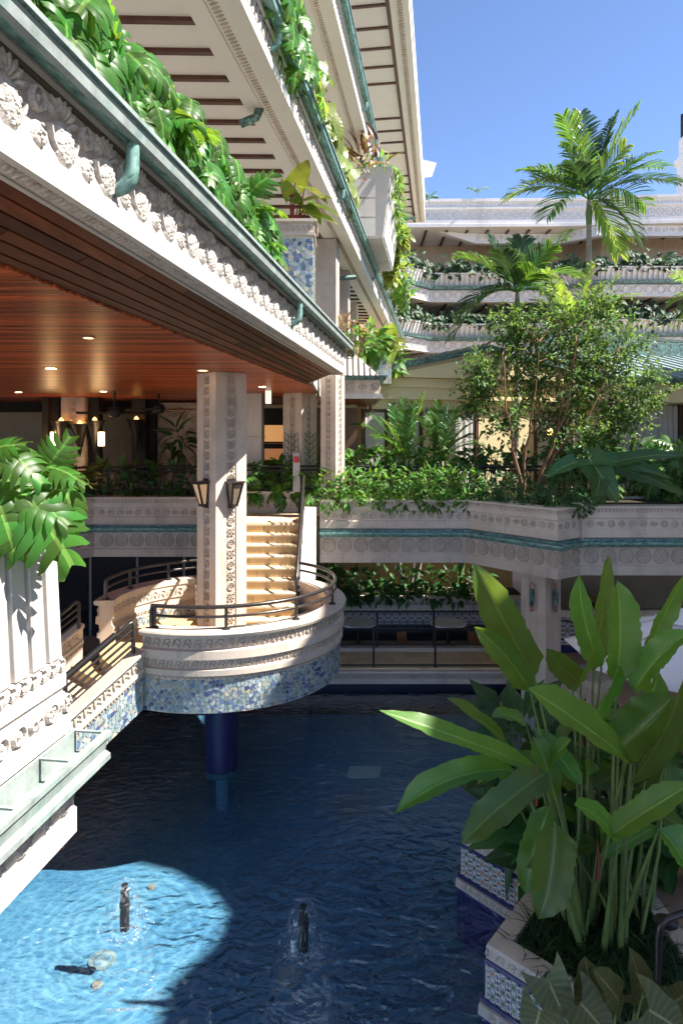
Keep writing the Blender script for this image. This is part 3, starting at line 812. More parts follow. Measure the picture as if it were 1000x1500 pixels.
def inner1(x, y, h):
    a = math.radians(A0) + x / (RB - .24); r = RB - .24 - h
    return Vector((BC.x + r * math.cos(a), BC.y + r * math.sin(a), -3.22 + y))
mosaic(bal, math.radians(A1 - A0) * (RB - .24), 0.17, 0.05, 7, inner1, False, weights=(2, 2, 1, 6, 8, 3, 1, 3))

pil = empty('pillar', (BC.x, BC.y, ZB), 'navy mosaic pillar rising from the water under the round balcony', 'pillar')
MB().lathe([(.255, ZW - .02), (.255, ZW + .12), (.27, -4.2), (.30, -3.95), (.36, -3.75), (.45, -3.66)], (BC.x, BC.y, 0), 28).build('shaft', surf('navy mosaic', (0.020, 0.021, 0.085), 0.35, 0.6, 22, 0.4, 50), pil, 40)
MB().lathe([(.262, ZW - .02), (.262, ZW + .07)], (BC.x, BC.y, 0), 28).build('band', TEAL, pil, 40)
MB().lathe([(.10, ZB), (.10, ZW - .02)], (BC.x, BC.y, 0), 20).build('foot', POOLM, pil, 40)

# ------------------------------------------------------------------ railings
def railing(name, path, z0, ztop, zmid, posts, label, r=.028, mat=None, base=None, turned=(False, False), cat='railing', group=None, extra=()):
    mat = mat or IRON
    P = [Vector((p[0], p[1], p[2] if len(p) > 2 else 0)) for p in path]
    b0 = P[0] + Zv * z0
    th = empty(name, b0, label, cat, group)
    top = [p + Zv * ztop for p in P]
    if turned[0]: top = [P[0] + Zv * z0, P[0] + Zv * (ztop - .06)] + [P[0].lerp(P[1], .15) + Zv * ztop] + top[1:]
    if turned[1]: top = top[:-1] + [P[-1].lerp(P[-2], .15) + Zv * ztop, P[-1] + Zv * (ztop - .06), P[-1] + Zv * z0]
    MB().tube(top, r, 10).build('top_rail', mat, th, 50)
    for zm in (zmid if isinstance(zmid, (list, tuple)) else (zmid,)):
        MB().tube([p + Zv * zm for p in P], r * .72, 8).build('lower_rail', mat, th, 50)
    L = [0]
    for a, b in zip(P[:-1], P[1:]): L.append(L[-1] + (b - a).length)
    for f in posts:
        s = f * L[-1]
        k = max(i for i in range(len(L)) if L[i] <= s + 1e-6); k = min(k, len(P) - 2)
        p = P[k].lerp(P[k + 1], (s - L[k]) / max(1e-6, L[k + 1] - L[k]))
        q = MB(); q.tube([p + Zv * z0, p + Zv * ztop], r * .8, 8); q.lathe([(r * 2.1, 0), (r * 2.1, .012), (r * 1.1, .03)], p + Zv * z0, 10)
        q.build('post', mat, th, 50)
    return th
railing('balcony_railing', arc(249, 413, RB - .09, 60), -2.57, -2.27, -2.40, (.01, .20, .40, .60, .80, .99), 'curved dark metal railing along the front and right rim of the round balcony', turned=(True, True))
railing('balcony_railing', arc(104, 184, RB - .09, 30), -2.57, -2.27, -2.40, (.01, .34, .67, .99), 'curved dark metal railing on the back left rim of the round balcony', turned=(True, True))

# ------------------------------------------------------------------ stair up to the terrace
stp = empty('staircase', (-1.55, 11.36, ZL), 'sandstone stair climbing from the round balcony to the terrace', 'staircase')
for k in range(9):
    zt = ZL + .165 * (k + 1); yf = 11.36 + .28 * k
    if k == 8: zt = Z2 + .002
    ob = MB().b2(-2.34, -0.80, yf - .012, yf + .285, zt - .035, zt).build('step', TREADM, stp)
    bevel(ob, .006)
    MB().b2(-2.34, -0.80, yf + .02, yf + .28, zt - .18, zt - .036).build('core', GROUT, ob)
    x = -2.34 - (.2 if k % 2 else 0)
    while x < -0.82:
        a, b = max(x, -2.34), min(x + .4, -0.80)
        if b - a > .04: MB().b2(a + .005, b - .005, yf, yf + .03, zt - .163, zt - .037).build('riser_block', STEPM, ob)
        x += .4
ck = MB()
def cheek(x0, x1):
    poly = [(12.15, -2.66), (12.15, -3.5), (12.6, -3.5), (14.2, -2.6), (14.2, -1.45), (13.7, -1.45)]
    ck.add([(x0, y, z) for y, z in poly] + [(x1, y, z) for y, z in poly], [[0, 1, 2, 3, 4, 5], [11, 10, 9, 8, 7, 6]] + [(i, (i + 1) % 6, 6 + (i + 1) % 6, 6 + i) for i in range(6)])
cheek(-0.79, -0.52); ck.build('cheek_wall', WHITE, stp)
ck = MB(); cheek(-2.6, -2.35); ck.build('cheek_wall', WHITE, stp)
# sloping rails of that stair
for sx, lab in ((-0.76, 'steep black rails down the right side of the sandstone stair'), (-2.42, 'rails down the left side of the sandstone stair behind the column')):
    th = empty('stair_railing', (sx, 13.6, Z2), lab, 'railing')
    A = Vector((sx, 13.75, Z2 + .95)); B = Vector((sx, 11.75, Z2 - 9 * .165 + .27 * 1 + .75))
    B = Vector((sx, 11.6, -2.35)); up_ = [A + Vector((0, .12, 0)), A]
    MB().tube([A + Vector((0, .15, -.05)), A, B, B + Vector((0, -.10, -.12)), B + Vector((0, -.05, -.26)), B + Vector((.06, .02, -.27))], .028, 10).build('top_rail', IRON, th, 50)
    for q in (.16, .30, .44, .58):
        MB().tube([A + Vector((0, .05, -q)), B + Vector((0, .45, -q * .75))], .018, 8).build('lower_rail', IRON, th, 50)
    for f in (.03, .36, .68):
        p = A.lerp(B, f); MB().tube([p, p + Vector((0, 0, -.82 + .1 * f))], .022, 8).build('post', IRON, th, 50)

# ------------------------------------------------------------------ stair down to the pool side
SD = Vector((-.7071, -.7071, 0)); SN = Vector((.7071, -.7071, 0))
near0 = Vector((-2.64, 9.10, 0)); far0 = Vector((-3.80, 10.66, 0))
fs0 = far0 + SD * (near0 - far0).dot(SD) * 1.0
st2 = empty('staircase', (near0.x, near0.y, Z1), 'stair sloping down to the left from the round balcony with mosaic side', 'staircase')
Wd = (near0 - far0).dot(SN) - .1
for k in range(10):
    zt = ZL - .165 * (k + 1)
    c = near0 + SD * (.28 * k + .10) - SN * (Wd / 2 + .02)
    ob = MB().box(c + Zv * (zt - .09), (.30, Wd - .3, .18), math.atan2(SD.y, SD.x)).build('step', TREADM if k else STEPM, st2)
    bevel(ob, .006)
def slope_wall(p0, length, zc, name, mos):
    sl = .59
    path = [(p0.x, p0.y, 0), (p0.x + SD.x * length, p0.y + SD.y * length, -sl * length)][::-1]
    prof = [(-.22, zc), (.05, zc), (.06, zc - .03), (.04, zc - .06), (0, zc - .07), (0, zc - .23), (.03, zc - .24), (.03, zc - .29), (-.01, zc - .30), (-.01, zc - .80), (-.22, zc - .80)]
    MB().sweep(prof, path).build(name, STONE, st2)
    f = scroll_frieze(path, zc - .15, .14, 0.0, .15); f.build('leaf_frieze', STONED, st2)
    br = MB()
    for k, (p, d, n) in enumerate(walk(path, .045, .02)):
        br.dome(p + Zv * (zc - .325), d, n, Zv, 0, 0, .012, .03, .012, .7 if k % 2 else -.7, 6)
    br.build('braid_frieze', STONED, st2)
    if mos:
        a = Vector(path[1]); b = Vector(path[0])
        def mp(x, y, h):
            return a + SD * x + Zv * (-sl * x + zc - .80 + y) + SN * (-.008 + h)
        mosaic(st2, length, .455, .054, 15, mp, True, vis=lambda x: x < 1.5)
slope_wall(near0, 2.9, -2.84, 'stringer', True)
fp = near0 - SN * Wd
slope_wall(fp, 2.9, -2.84, 'stringer', False)
def slope_rail(p0, lab, drop0=-2.6):
    sl = .59
    th = empty('stair_railing', (p0.x, p0.y, -2.84), lab, 'railing')
    a = p0 + SD * .10; L = 2.4
    def q(s, z): return a + SD * s + Zv * (-2.84 - sl * (s + .1) + z)
    MB().tube([q(0, 0.02), q(0, .40), q(.03, .45), q(.09, .455), q(.2, .44), q(L, .44)], .028, 10).build('top_rail', IRON, th, 50)
    for z in (.14, .24, .34): MB().tube([q(0.02, z), q(L, z)], .019, 8).build('lower_rail', IRON, th, 50)
    MB().tube([q(0.25, .46), q(L, .46)], .045, 10).build('grip', BLACK, th, 50)
    for s in (.9, 1.8): MB().tube([q(s, 0), q(s, .44)], .022, 8).build('post', IRON, th, 50)
slope_rail(near0 - SN * .08, 'near sloping handrail of the stair leading down left from the balcony')
slope_rail(fp + SN * .08 + SD * .0, 'far sloping handrail of the stair leading down left from the balcony')

# ================================================================== LEFT WING
wing = empty('hotel_wing', (-6, 10, Z2), 'pale hotel wing with tiered balconies, copper gutters and a red timber ceiling on the left', 'building')
def line(y0, y1, o=0.0):
    a = Vector((xf(y0), y0, 0)) + FN * o; b = Vector((xf(y1), y1, 0)) + FN * o
    return [(a.x, a.y), (b.x, b.y)]
L3 = line(-4, 13.5)
CZ = 1.01
body = MB(); body.sweep([(0, 1.235), (0, 1.365), (-.02, 1.375), (-.035, 1.45), (-.045, 1.58), (-.03, 1.70), (-.0, 1.745), (-.0, 1.80), (-13, 1.80), (-13, CZ + .045), (-.72, CZ + .045), (-.235, 1.275), (-.235, 1.25), (-.20, 1.25), (-.2, 1.262), (-.05, 1.262), (-.05, 1.235)], L3)
body.b2(-14, -0.55, 13.5, 25, CZ + .045, 1.8)
body.build('floor_slab', WHITE, wing, 30)
MB().sweep([(-.018, 1.378), (-.033, 1.45), (-.041, 1.58), (-.028, 1.69), (-.07, 1.69), (-.1, 1.58), (-.07, 1.45), (-.046, 1.378)], L3).build('cove', COVE, wing, 50)
MB().sweep([(-.03 + .02 * math.cos(a), 1.715 + .02 * math.sin(a)) for a in [k * PI / 4 for k in range(8)]], L3).build('trim_pipe', TRIM, wing, 50)
def bigmed():
    mb = MB(); X, Nn = Vector((1, 0, 0)), Vector((0, -1, 0)); o = Vector((0, 0, 0)); R = random.Random(2)
    mb.dome(o, X, Nn, Zv, 0, -.055, .085, .115, .045, 0, 12)
    for k in range(34):
        a, r = R.uniform(0, 6.28), R.uniform(.2, .9)
        mb.dome(o + Nn * .034 * (1 - r * .55), X, Nn, Zv, .07 * r * math.cos(a), -.055 + .095 * r * math.sin(a), R.uniform(.014, .026), R.uniform(.014, .026), .02, a, 6)
    for k in range(7):
        a = PI / 2 + (k - 3) * .36
        mb.dome(o, X, Nn, Zv, .10 * math.cos(a), .02 + .10 * math.sin(a), .055, .02, .03, a, 6)
    mb.ring(o, X, Nn, Zv, 0, .0, .105, .022, .03, 12, PI, 2 * PI)
    return mb.mesh('palmette', WHITER, 60)
def smallmed():
    mb = MB(); X, Nn = Vector((1, 0, 0)), Vector((0, -1, 0)); o = Vector((0, 0, 0)); R = random.Random(4)
    mb.dome(o, X, Nn, Zv, 0, -.085, .05, .065, .038, 0, 10)
    for k in range(9):
        a, r = R.uniform(0, 6.28), R.uniform(.2, .85)
        mb.dome(o + Nn * .025, X, Nn, Zv, .04 * r * math.cos(a), -.085 + .05 * r * math.sin(a), .014, .014, .018, a, 6)
    mb.ring(o, X, Nn, Zv, 0, .065, .045, .028, .03, 10); mb.dome(o, X, Nn, Zv, 0, .065, .022, .03, .03, 0, 6)
    return mb.mesh('oval_boss', WHITER, 60)
BM, SMM = bigmed(), smallmed()
for k, (p, d, n) in enumerate(walk(line(1.6, 13.4), .225, .1)):
    link_mesh('palmette' if k % 2 == 0 else 'oval_boss', BM if k % 2 == 0 else SMM, wing, mw=face_mat(p + n * -.042 + Zv * 1.545, d, n) @ Matrix.Scale(1.15, 4))
# carved strip under the fascia
sf = MB()
for k, (p, d, n) in enumerate(walk(line(1.6, 13.4), .05, .02)):
    sf.dome(p + n * -.125 + Zv * 1.264, d, -Zv, n, 0, 0, .02, .065, .022, .5, 6)
sf.build('carved_soffit_strip', WHITER, wing)
GP = [(.01, 1.805), (.01, 1.755), (.03, 1.745), (.115, 1.715), (.14, 1.73), (.152, 1.80), (.168, 1.805), (.168, 1.835), (.145, 1.835), (.125, 1.765), (.035, 1.78), (.03, 1.805)]
g1 = MB().sweep(GP, line(-4, 13.55)).build('gutter', COPPER, wing, 30)
MB().sweep([(.117, 1.712), (.143, 1.727), (.156, 1.797), (.1525, 1.80), (.1395, 1.73), (.117, 1.7145)], line(-4, 13.57)).build('sunlit_gutter_face', COPPERL, g1)  # front plate in paler copper, the sun on it put into its colour
MB().sweep([(.1685, 1.806), (.176, 1.806), (.176, 1.834), (.1685, 1.834)], line(-4, 13.56)).build('gutter_lip', COPPERL, g1)
# parapet bed behind the gutter that holds the monsteras
MB().sweep([(.0, 1.802), (.0, 1.98), (-.06, 1.98), (-.06, 1.86), (-.8, 1.86), (-.8, 1.802)], line(-4, 13.0)).build('plant_trough', WHITE, wing)
MB().sweep([(-.065, 1.861), (-.065, 1.93), (-.79, 1.93), (-.79, 1.861)], line(-4, 12.9)).build('soil', SOIL, wing)
# boards
def lerp2(a, b, t): return a + (b - a) * t
for k in range(6):
    o0, o1 = lerp2(-.235, -.73, k / 6), lerp2(-.235, -.73, (k + 1) / 6)
    z0, z1 = lerp2(1.255, CZ + .01, k / 6), lerp2(1.255, CZ + .01, (k + 1) / 6)
    y = -3.0 - k * .7
    while y < 13.45:
        e = min(y + 4.4, 13.48 - .06 * k)
        oo = o1 + .014; zz = z1 + .006
        MB().sweep([(o0, z0), (o0, z0 + .02), (oo, zz + .02), (oo, zz)], line(y + .006, e - .006)).build('sloped_board', SLOPEW, wing)
        y = e if e < 13.48 - .06 * k - .01 else 99
y = 0.2
while y < 24.8:
    xe = xf(y) - .70 if y < 13.4 else -0.60
    b = MB().b2(-13, xe, y + .007, y + .093, CZ, CZ + .02); b.build('ceiling_board', CEIL, wing)
    y += .10
# downspouts
def spout(px, py, D, zg, o, name='downspout', s=1.0):
    p = at(px, py, D)
    q = MB(); a = Vector((p.x, p.y, zg))
    q.tube([a, a + Vector((0, 0, -.10 * s)), a + Vector((0, 0, -.17 * s)) , a + Vector((-.05 * s, 0, -.235 * s)), a + Vector((-.12 * s, .01, -.26 * s)), a + Vector((-.19 * s, .02, -.25 * s))], [.034 * s, .034 * s, .038 * s, .042 * s, .044 * s, .04 * s], 10)
    q.lathe([(.045 * s, -.005), (.045 * s, -.03)], a, 10)
    return q.build(name, COPPER, wing, 40)
for y in (4.02, 8.75):
    a = Vector((xf(y), y, 0)) + FN * .09
    q = MB(); a.z = 1.72
    q.tube([a, a + Vector((0, 0, -.14)), a + Vector((-.01, .0, -.20)), a + FN * -.05 + Vector((0, 0, -.25)), a + FN * -.12 + Vector((0, 0, -.27)), a + FN * -.17 + Vector((0, 0, -.25))], [.04, .04, .044, .046, .044, .04], 10)
    q.build('downspout', COPPER, wing, 40)

# upper balconies
def upper(z, o, y0, y1, deep, name):
    P = line(y0, y1, o)
    MB().sweep([(0, z), (0, z + .13), (-.04, z + .14), (-.05, z + .42), (0, z + .45), (0, z + .55), (-deep, z + .55), (-deep, z + .11), (-.62, z + .11), (-.62, z + .04), (-.40, z + .04), (-.40, z + .055), (-.24, z + .055), (-.24, z)], P).build('balcony_slab', OFFW, wing, 30)
    f = MB(); R = random.Random(int(z * 10))
    for k, (p, d, n) in enumerate(walk(line(max(y0, 4), y1, o), .075, .02)):
        f.dome(p + n * -.045 + Zv * (z + .28 + (.06 if k % 2 else -.05)), d, n, Zv, 0, 0, .034, .085, .035, R.uniform(-.6, .6), 6)
    f.build('carved_frieze', WHITER, wing)
    f = MB()
    for k, (p, d, n) in enumerate(walk(line(max(y0, 4), y1, o), .07, .02)):
        f.dome(p + n * -.32 + Zv * (z + .057), d, -Zv, n, 0, 0, .024, .062, .018, .3, 6)
    f.build('carved_soffit_strip', STONED, wing)
    MB().sweep([(-.045 + .02 * math.cos(a), z + .44 + .02 * math.sin(a)) for a in [k * PI / 3 for k in range(6)]], P).build('trim_pipe', TRIM, wing, 50)
    gp = [(q, h - 1.80 + z + .55) for q, h in GP]
    g = MB().sweep(gp, line(y0, y1 + .1, o)).build('gutter', COPPER, wing, 30)
    MB().sweep([(.169, z + .557), (.176, z + .557), (.176, z + .584), (.169, z + .584)], line(y0, y1 + .1, o)).build('gutter_lip', COPPERL, g)
    y = y0 + .3
    while y < y1:
        a = Vector((xf(y), y, 0)) + FN * (o - .63)
        b = Vector((xf(y) - deep + o + .2, y, 0))
        MB().bar(a + Zv * (z + .085), b + Zv * (z + .085), .075, .05).build('batten', BROWN, wing)
        y += .60
    MB().sweep([(0.0, z + .555), (.0, z + .75), (-.06, z + .75), (-.06, z + .63), (-.8, z + .63), (-.8, z + .555)], line(y0, y1, o)).build('plant_trough', WHITE, wing)
    for yy in (y0 + 7.2, y0 + 12.5, y0 + 19.2):
        if yy > y1: continue
        a = Vector((xf(yy), yy, 0)) + FN * (o + .09); a.z = z + .48
        MB().tube([a, a + Vector((0, 0, -.13)), a + FN * -.03 + Vector((0, 0, -.20)), a + FN * -.10 + Vector((0, 0, -.24)), a + FN * -.17 + Vector((0, 0, -.22))], .04, 8).build('downspout', COPPER, wing, 40)
upper(4.43, -.13, 1.0, 36.2, 5.0, 'four')
upper(7.63, 0.0, 4.0, 36.6, 5.0, 'five')
for (p0, p1, p2) in ((at(352, 182, 9.3), at(375, 172, 9.3), at(384, 150, 9.35)), (at(480, 418, 17.0), at(492, 408, 17.0), at(520, 406, 17.2))):
    MB().tube([p0, p0.lerp(p1, .7), p1, p1.lerp(p2, .5), p2], .06, 8).build('drain_pipe', COPPERD, wing, 50)
# back walls of the upper levels with piers and dark doors
for zb, zt in ((1.81, 4.53), (4.99, 7.73), (8.19, 10.8)):
    MB().sweep([(-2.9, zb), (-2.9, zt), (-3.2, zt), (-3.2, zb)], line(0, 36)).build('rear_wall', BEIGE if zb < 2 else OFFW, wing)
    for k in range(9):
        yy = 5.5 + 3.6 * k
        a = Vector((xf(yy), yy, 0)) + FN * -2.89
        dd = MB().box(a + Zv * (zb + 1.1), (.06, 1.5, 2.15), -.145).build('door', GLASSD, wing)
        MB().box(a + FN * .04 + Zv * (zb + 1.1), (.05, .09, 2.15), -.145).build('mullion', BROWN, dd)
    for k in range(6):
        yy = 7.4 + 5.2 * k
        a = Vector((xf(yy), yy, 0)) + FN * -1.15
        if zb < 2 and yy < 16: continue
        MB().box(a + Zv * ((zb + zt) / 2), (.45, .5, zt - zb), -.145).build('pier', STONE, wing)
# near piers seen above the little roof
for px, D, w in ((478, 15.6, .52), (500, 18.5, .42)):
    c = at(px, 440, D)
    MB().box((c.x, c.y, 3.15), (w, w, 2.6), -.145).build('pier', surf('grey stone pier', (.40, .36, .32)), wing)
# roof overhang
ro = MB(); RL = line(2, 34.6, 0)
ro.sweep([(1.08, 10.86), (1.08, 11.12), (1.02, 11.14), (1.02, 11.5), (1.10, 11.56), (1.10, 11.8), (-4, 11.8), (-4, 10.90), (.60, 10.90), (.60, 10.85), (.72, 10.85), (.72, 10.87), (.95, 10.87), (.95, 10.86)], RL)
ro.build('roof_slab', OFFW, wing, 30)
MB().sweep([(.50, 10.84), (.50, 10.899), (.597, 10.899), (.597, 10.84)], RL).build('soffit_edge', BROWN, wing)
f = MB()
for k, (p, d, n) in enumerate(walk(line(10, 34.5), .12, .02)):
    f.dome(p + n * .84 + Zv * 10.868, d, -Zv, n, 0, 0, .045, .09, .03, .3, 6)
f.build('carved_soffit_strip', STONED, wing)
y = 6.0; k = 0
while y < 34.3:
    a = Vector((xf(y), y, 0)) + FN * .5; b = Vector((xf(y), y, 0)) + FN * -3.2
    MB().bar(a + Zv * 10.88, b + Zv * 10.88, .085, .05).build('batten', BROWN, wing)
    k += 1
    y += .95 if k % 9 not in (0, 5) else 2.3
MB().sweep([(1.06, 10.87), (1.06, 11.7), (-4, 11.7), (-4, 10.87)], [(xf(34.6) , 34.61), (xf(34.75), 34.75)]).build('roof_end', OFFW, wing)
tr = MB(); c = at(628, 238, 37.5); tr.add([c + Vector(q) for q in ((-.5, 0, .2), (.42, 0, -.02), (-.5, 0, -.12), (-.5, 2, .2), (.42, 2, -.02), (-.5, 2, -.12))], [(0, 1, 2), (5, 4, 3), (0, 3, 4, 1), (1, 4, 5, 2), (2, 5, 3, 0)])
tr.build('upper_eave', OFFW, wing)
# panelled box planter on the upper balcony
bx = empty('box_planter', (0.7, 18.5, 5.0), 'white panelled box planter jutting from the upper balcony', 'planter')
P = line(17.2, 20.6)
MB().sweep([(-.35, 4.99), (.42, 4.99), (.62, 6.55), (.66, 6.57), (.66, 6.78), (-.35, 6.78)], P).build('box', WHITE, bx)
for j, (za, zb2) in enumerate(((5.05, 5.5), (5.54, 6.0), (6.04, 6.5))):
    for i in range(3):
        y0 = 17.25 + 1.1 * i
        sh = lambda z: .425 + (z - 4.99) * .128
        MB().sweep([(sh(za), za), (sh(za) + .02, za), (sh(zb2) + .02, zb2), (sh(zb2), zb2)], line(y0 + .03, y0 + 1.05)).build('panel', WHITE, bx)
mb = MB()
for q in range(3):
    zz = 5.05 + .49 * q; dx = .128 * (zz - 4.99)
    mb.b2(xf(17.2) - .33, xf(17.2) + .41 + dx, 17.165, 17.198, zz, zz + .45)
mb.build('end_panel', WHITE, bx)
tooth_frieze([(xf(17.2) - .34, 17.2), (xf(17.2) + .65, 17.2)], 6.67, .17, .0, .09, .03).build('leaf_frieze', STONED, bx)
tooth_frieze(line(17.2, 20.6, .66), 6.67, .17, 0, .09, .03).build('leaf_frieze', STONED, bx)
# tile clad pillar planter standing at the gutter
tp = empty('tile_planter', (-.6, 9.3, 1.8), 'square planter clad in broken blue and white tile behind the copper gutter', 'planter')
tx0, tx1, ty0, ty1 = -1.0, -.385, 9.28, 9.9
MB().b2(tx0, tx1, ty0, ty1, 1.8, 2.72).build('core', GROUT, tp)
MB().sweep([(0, 2.72), (.025, 2.74), (.025, 2.78), (0, 2.79), (0, 2.90), (.05, 2.92), (.05, 2.955), (-.08, 2.955), (-.08, 2.72)], [(tx0, ty1), (tx0, ty0), (tx1, ty0), (tx1, ty1), (tx0 + .01, ty1)]).build('cap', STONE, tp)
tooth_frieze([(tx0, ty0), (tx1, ty0), (tx1, ty1)], 2.845, .10, 0, .075, .02).build('leaf_frieze', STONED, tp)
MB().b2(tx0 + .06, tx1 - .06, ty0 + .06, ty1 - .06, 2.7, 2.9).build('soil', SOIL, tp)
WT = (5, 4, 1, 8, 10, 1, 0, 1)
mosaic(tp, tx1 - tx0, .90, .055, 31, lambda x, y, h: Vector((tx0 + x, ty0 - h, 1.81 + y)), True, .006, WT, .9)
mosaic(tp, ty1 - ty0, .90, .055, 32, lambda x, y, h: Vector((tx1 + h, ty0 + x, 1.81 + y)), False, .006, WT, .9)

# ================================================================== NEAR PARAPET on the left
E = Vector((-1.75, 4.52, 0))
def nl(s0, s1, o=0.0):
    a = E - FD * s0 + FN * o; b = E - FD * s1 + FN * o
    return [(a.x, a.y), (b.x, b.y)]
npp = empty('parapet_wall', (-1.9, 4.4, -2.61), 'bright white ribbed parapet with carved bands and copper gutter at the left edge', 'parapet')
PL = nl(7.0, 0.0)
MB().sweep([(-.42, -.55), (-.175, -.55), (-.125, -1.455), (-.10, -1.455), (-.10, -1.555), (-.075, -1.57), (-.075, -1.645), (-.10, -1.655), (-.10, -1.69), (-.085, -1.69), (-.085, -1.83), (-.05, -1.845), (-.03, -1.93), (-.08, -1.945), (-.08, -2.10), (-.02, -2.12), (-.02, -2.44), (.0, -2.45), (.0, -2.61), (-.45, -2.61)], PL).build('wall', WHITE, npp, 30)
s = .03
while s < 3.6:
    a, b = E - FD * (s + .135), E - FD * s
    lo, hi = -.085, -.135
    q = []
    for z, o in ((-1.452, lo), (-.50, hi)):
        q += [a + FN * (o - .06) + Zv * z, b + FN * (o - .06) + Zv * z, b + FN * o + Zv * z, a + FN * o + Zv * z]
    bevel(MB().hexa(q).build('rib', WHITE, npp), .008)
    s += .18
scroll_frieze(nl(4, 0), -1.505, .115, -.10, .105, .03).build('leaf_frieze', WHITER, npp)
mix_frieze(nl(4, 0), -1.76, .15, -.085, .17, .03).build('rosette_frieze', WHITER, npp)
for k, (p, d, n) in enumerate(walk(nl(2.7, 0), .225, .10)):
    link_mesh('palmette' if k % 2 else 'oval_boss', BM if k % 2 else SMM, npp, mw=face_mat(p + n * -.022 + Zv * -2.28, d, n))
gq = MB(); gq.sweep([(-.02, -2.10), (.14, -2.10), (.20, -2.06), (.225, -1.955), (.245, -1.955), (.245, -1.925), (.20, -1.925), (.175, -2.04), (.13, -2.075), (-.02, -2.075)], PL); gq.sweep([(-.02, -1.93), (.0, -1.93), (.0, -2.075), (-.02, -2.075)], PL)
go = gq.build('gutter', COPPERL, npp, 30)
MB().sweep([(.22, -2.11), (.238, -2.11), (.238, -2.075), (.2, -2.055)], PL).build('gutter_lip', COPPERL, go)
st_ = MB()
for s in (.02, .42, .95, 1.5, 2.1):
    c = E - FD * s
    st_.bar(c + FN * -.01 + Zv * -1.935, c + FN * .22 + Zv * -1.935, .025, .012)
st_.build('strut', COPPERL, go)
MB().sweep([(-.45, -2.6), (-.45, -1.74), (-6, -1.74), (-6, -2.6)], PL).build('floor_slab', STONE, npp)
MB().sweep([(-.41, -.9), (-.2, -.9), (-.2, -.62), (-.41, -.62)], nl(6.9, .1)).build('soil', SOIL, npp)

# ================================================================== COLUMNS and their lamps
def rosette_mesh(name, kind, mat, r=.068):
    mb = MB(); X, Nn, o = Vector((1, 0, 0)), Vector((0, -1, 0)), Vector((0, 0, 0)); dp = .022
    if kind == 0:
        mb.ring(o, X, Nn, Zv, 0, 0, r * .85, r * .3, dp, 12)
        for k in range(4): mb.dome(o, X, Nn, Zv, r * .36 * math.cos(k * PI / 2 + .78), r * .36 * math.sin(k * PI / 2 + .78), r * .3, r * .16, dp, k * PI / 2 + .78, 6)
    else:
        for sx in (-1, 1):
            for sz in (-1, 1): mb.ring(o, X, Nn, Zv, sx * r * .48, sz * r * .48, r * .38, r * .24, dp, 8)
        mb.dome(o, X, Nn, Zv, 0, 0, r * .2, r * .2, dp * 1.2, 0, 6)
    for sx in (-1, 1): mb.dome(o, X, Nn, Zv, sx * r * 1.02, r * 1.05, r * .2, r * .2, dp * .7, 0, 6)
    return mb.mesh(name, mat, 50)
ROS = [rosette_mesh('rosette', 0, STONED), rosette_mesh('quatrefoil', 1, STONED)]
def column(c, size, ang, z0, z1, label, faces=(0, 1), strip=.17, zs=None, mat=STONE, name='column'):
    """ang: direction of the first face's normal"""
    th = empty(name, (c[0], c[1], z0), label, 'column')
    h = size / 2
    mb = MB()
    d0 = Vector((math.cos(ang), math.sin(ang), 0)); t0 = Vector((-d0.y, d0.x, 0))
    def pl(a): return [Vector((c[0], c[1], 0)) + d0 * (x * a) + t0 * (y * a) for x, y in ((-1, -1), (1, -1), (1, 1), (-1, 1))]
    # shaft with a sunk channel on every face
    k = strip / 2 + .006; e = .022
    pts = []
    for q in range(4):
        d = Matrix.Rotation(q * PI / 2, 3, 'Z') @ d0; t = Vector((-d.y, d.x, 0))
        C = Vector((c[0], c[1], 0))
        for tt, dd in ((-h, h), (-k, h), (-k, h - e), (k, h - e), (k, h)): pts.append(C + d * dd + t * tt)
    bevel(MB().prism([(p.x, p.y) for p in pts], z0, z1).build('shaft', mat, th), .006)
    for q in faces:
        d = Matrix.Rotation(q * PI / 2, 3, 'Z') @ d0; t = Vector((-d.y, d.x, 0))
        a, b = zs or (z0 + .12, z1 - .02)
        n = int((b - a) / strip); i = 0
        for i in range(n):
            z = a + (i + .5) * strip
            p = Vector((c[0], c[1], z)) + d * (h - e)
            link_mesh('rosette' if i % 2 else 'quatrefoil', ROS[i % 2], th, mw=face_mat(p, t, d) @ Matrix.Scale(strip / .17, 4))
    return th
ang = math.atan2(-.747, .665)
col = column((BC.x, BC.y), .567, ang, ZL, CZ - .002, 'tall carved stone column with two lantern lamps standing in the round balcony', (0, 3))
nr, nlv = Vector((.665, -.747, 0)), Vector((-.747, -.665, 0))
LAMPG = emit('warm lamp glass', (.55, .36, .2), .10)
LAMPG2 = emit('cool unlit lamp glass', (.22, .17, .12), .0)
def sconce(c, n, label, glass):
    t = Vector((-n.y, n.x, 0))
    th = empty('wall_lantern', c, label, 'wall lamp', 'lantern lamps on the tall column')
    def P(x, o, z): return c + t * x + n * o + Zv * z
    top, bot = (.09, .02, .19, .16), (.05, .02, .09, -.18)
    cs = [[P(sx * hw, o, z) for sx, o in ((-1, o0), (1, o0), (1, o1), (-1, o1))] for hw, o0, o1, z in (bot, top)]
    MB().hexa(cs[0] + cs[1]).build('glass', glass, th)
    f = MB()
    for i in range(4):
        f.bar(cs[0][i], cs[1][i], .026); f.bar(cs[0][i], cs[0][(i + 1) % 4], .03); f.bar(cs[1][i], cs[1][(i + 1) % 4], .03)
    f.box(c + n * .105 + Zv * .18, (.24, .23, .026), math.atan2(t.y, t.x)); f.box(c + n * .055 + Zv * -.19, (.12, .10, .03), math.atan2(t.y, t.x))
    f.build('frame', IRON, th)
    MB().box(c + n * .008, (.12, .014, .46), math.atan2(t.y, t.x)).build('back_plate', IRON, th)
    return th
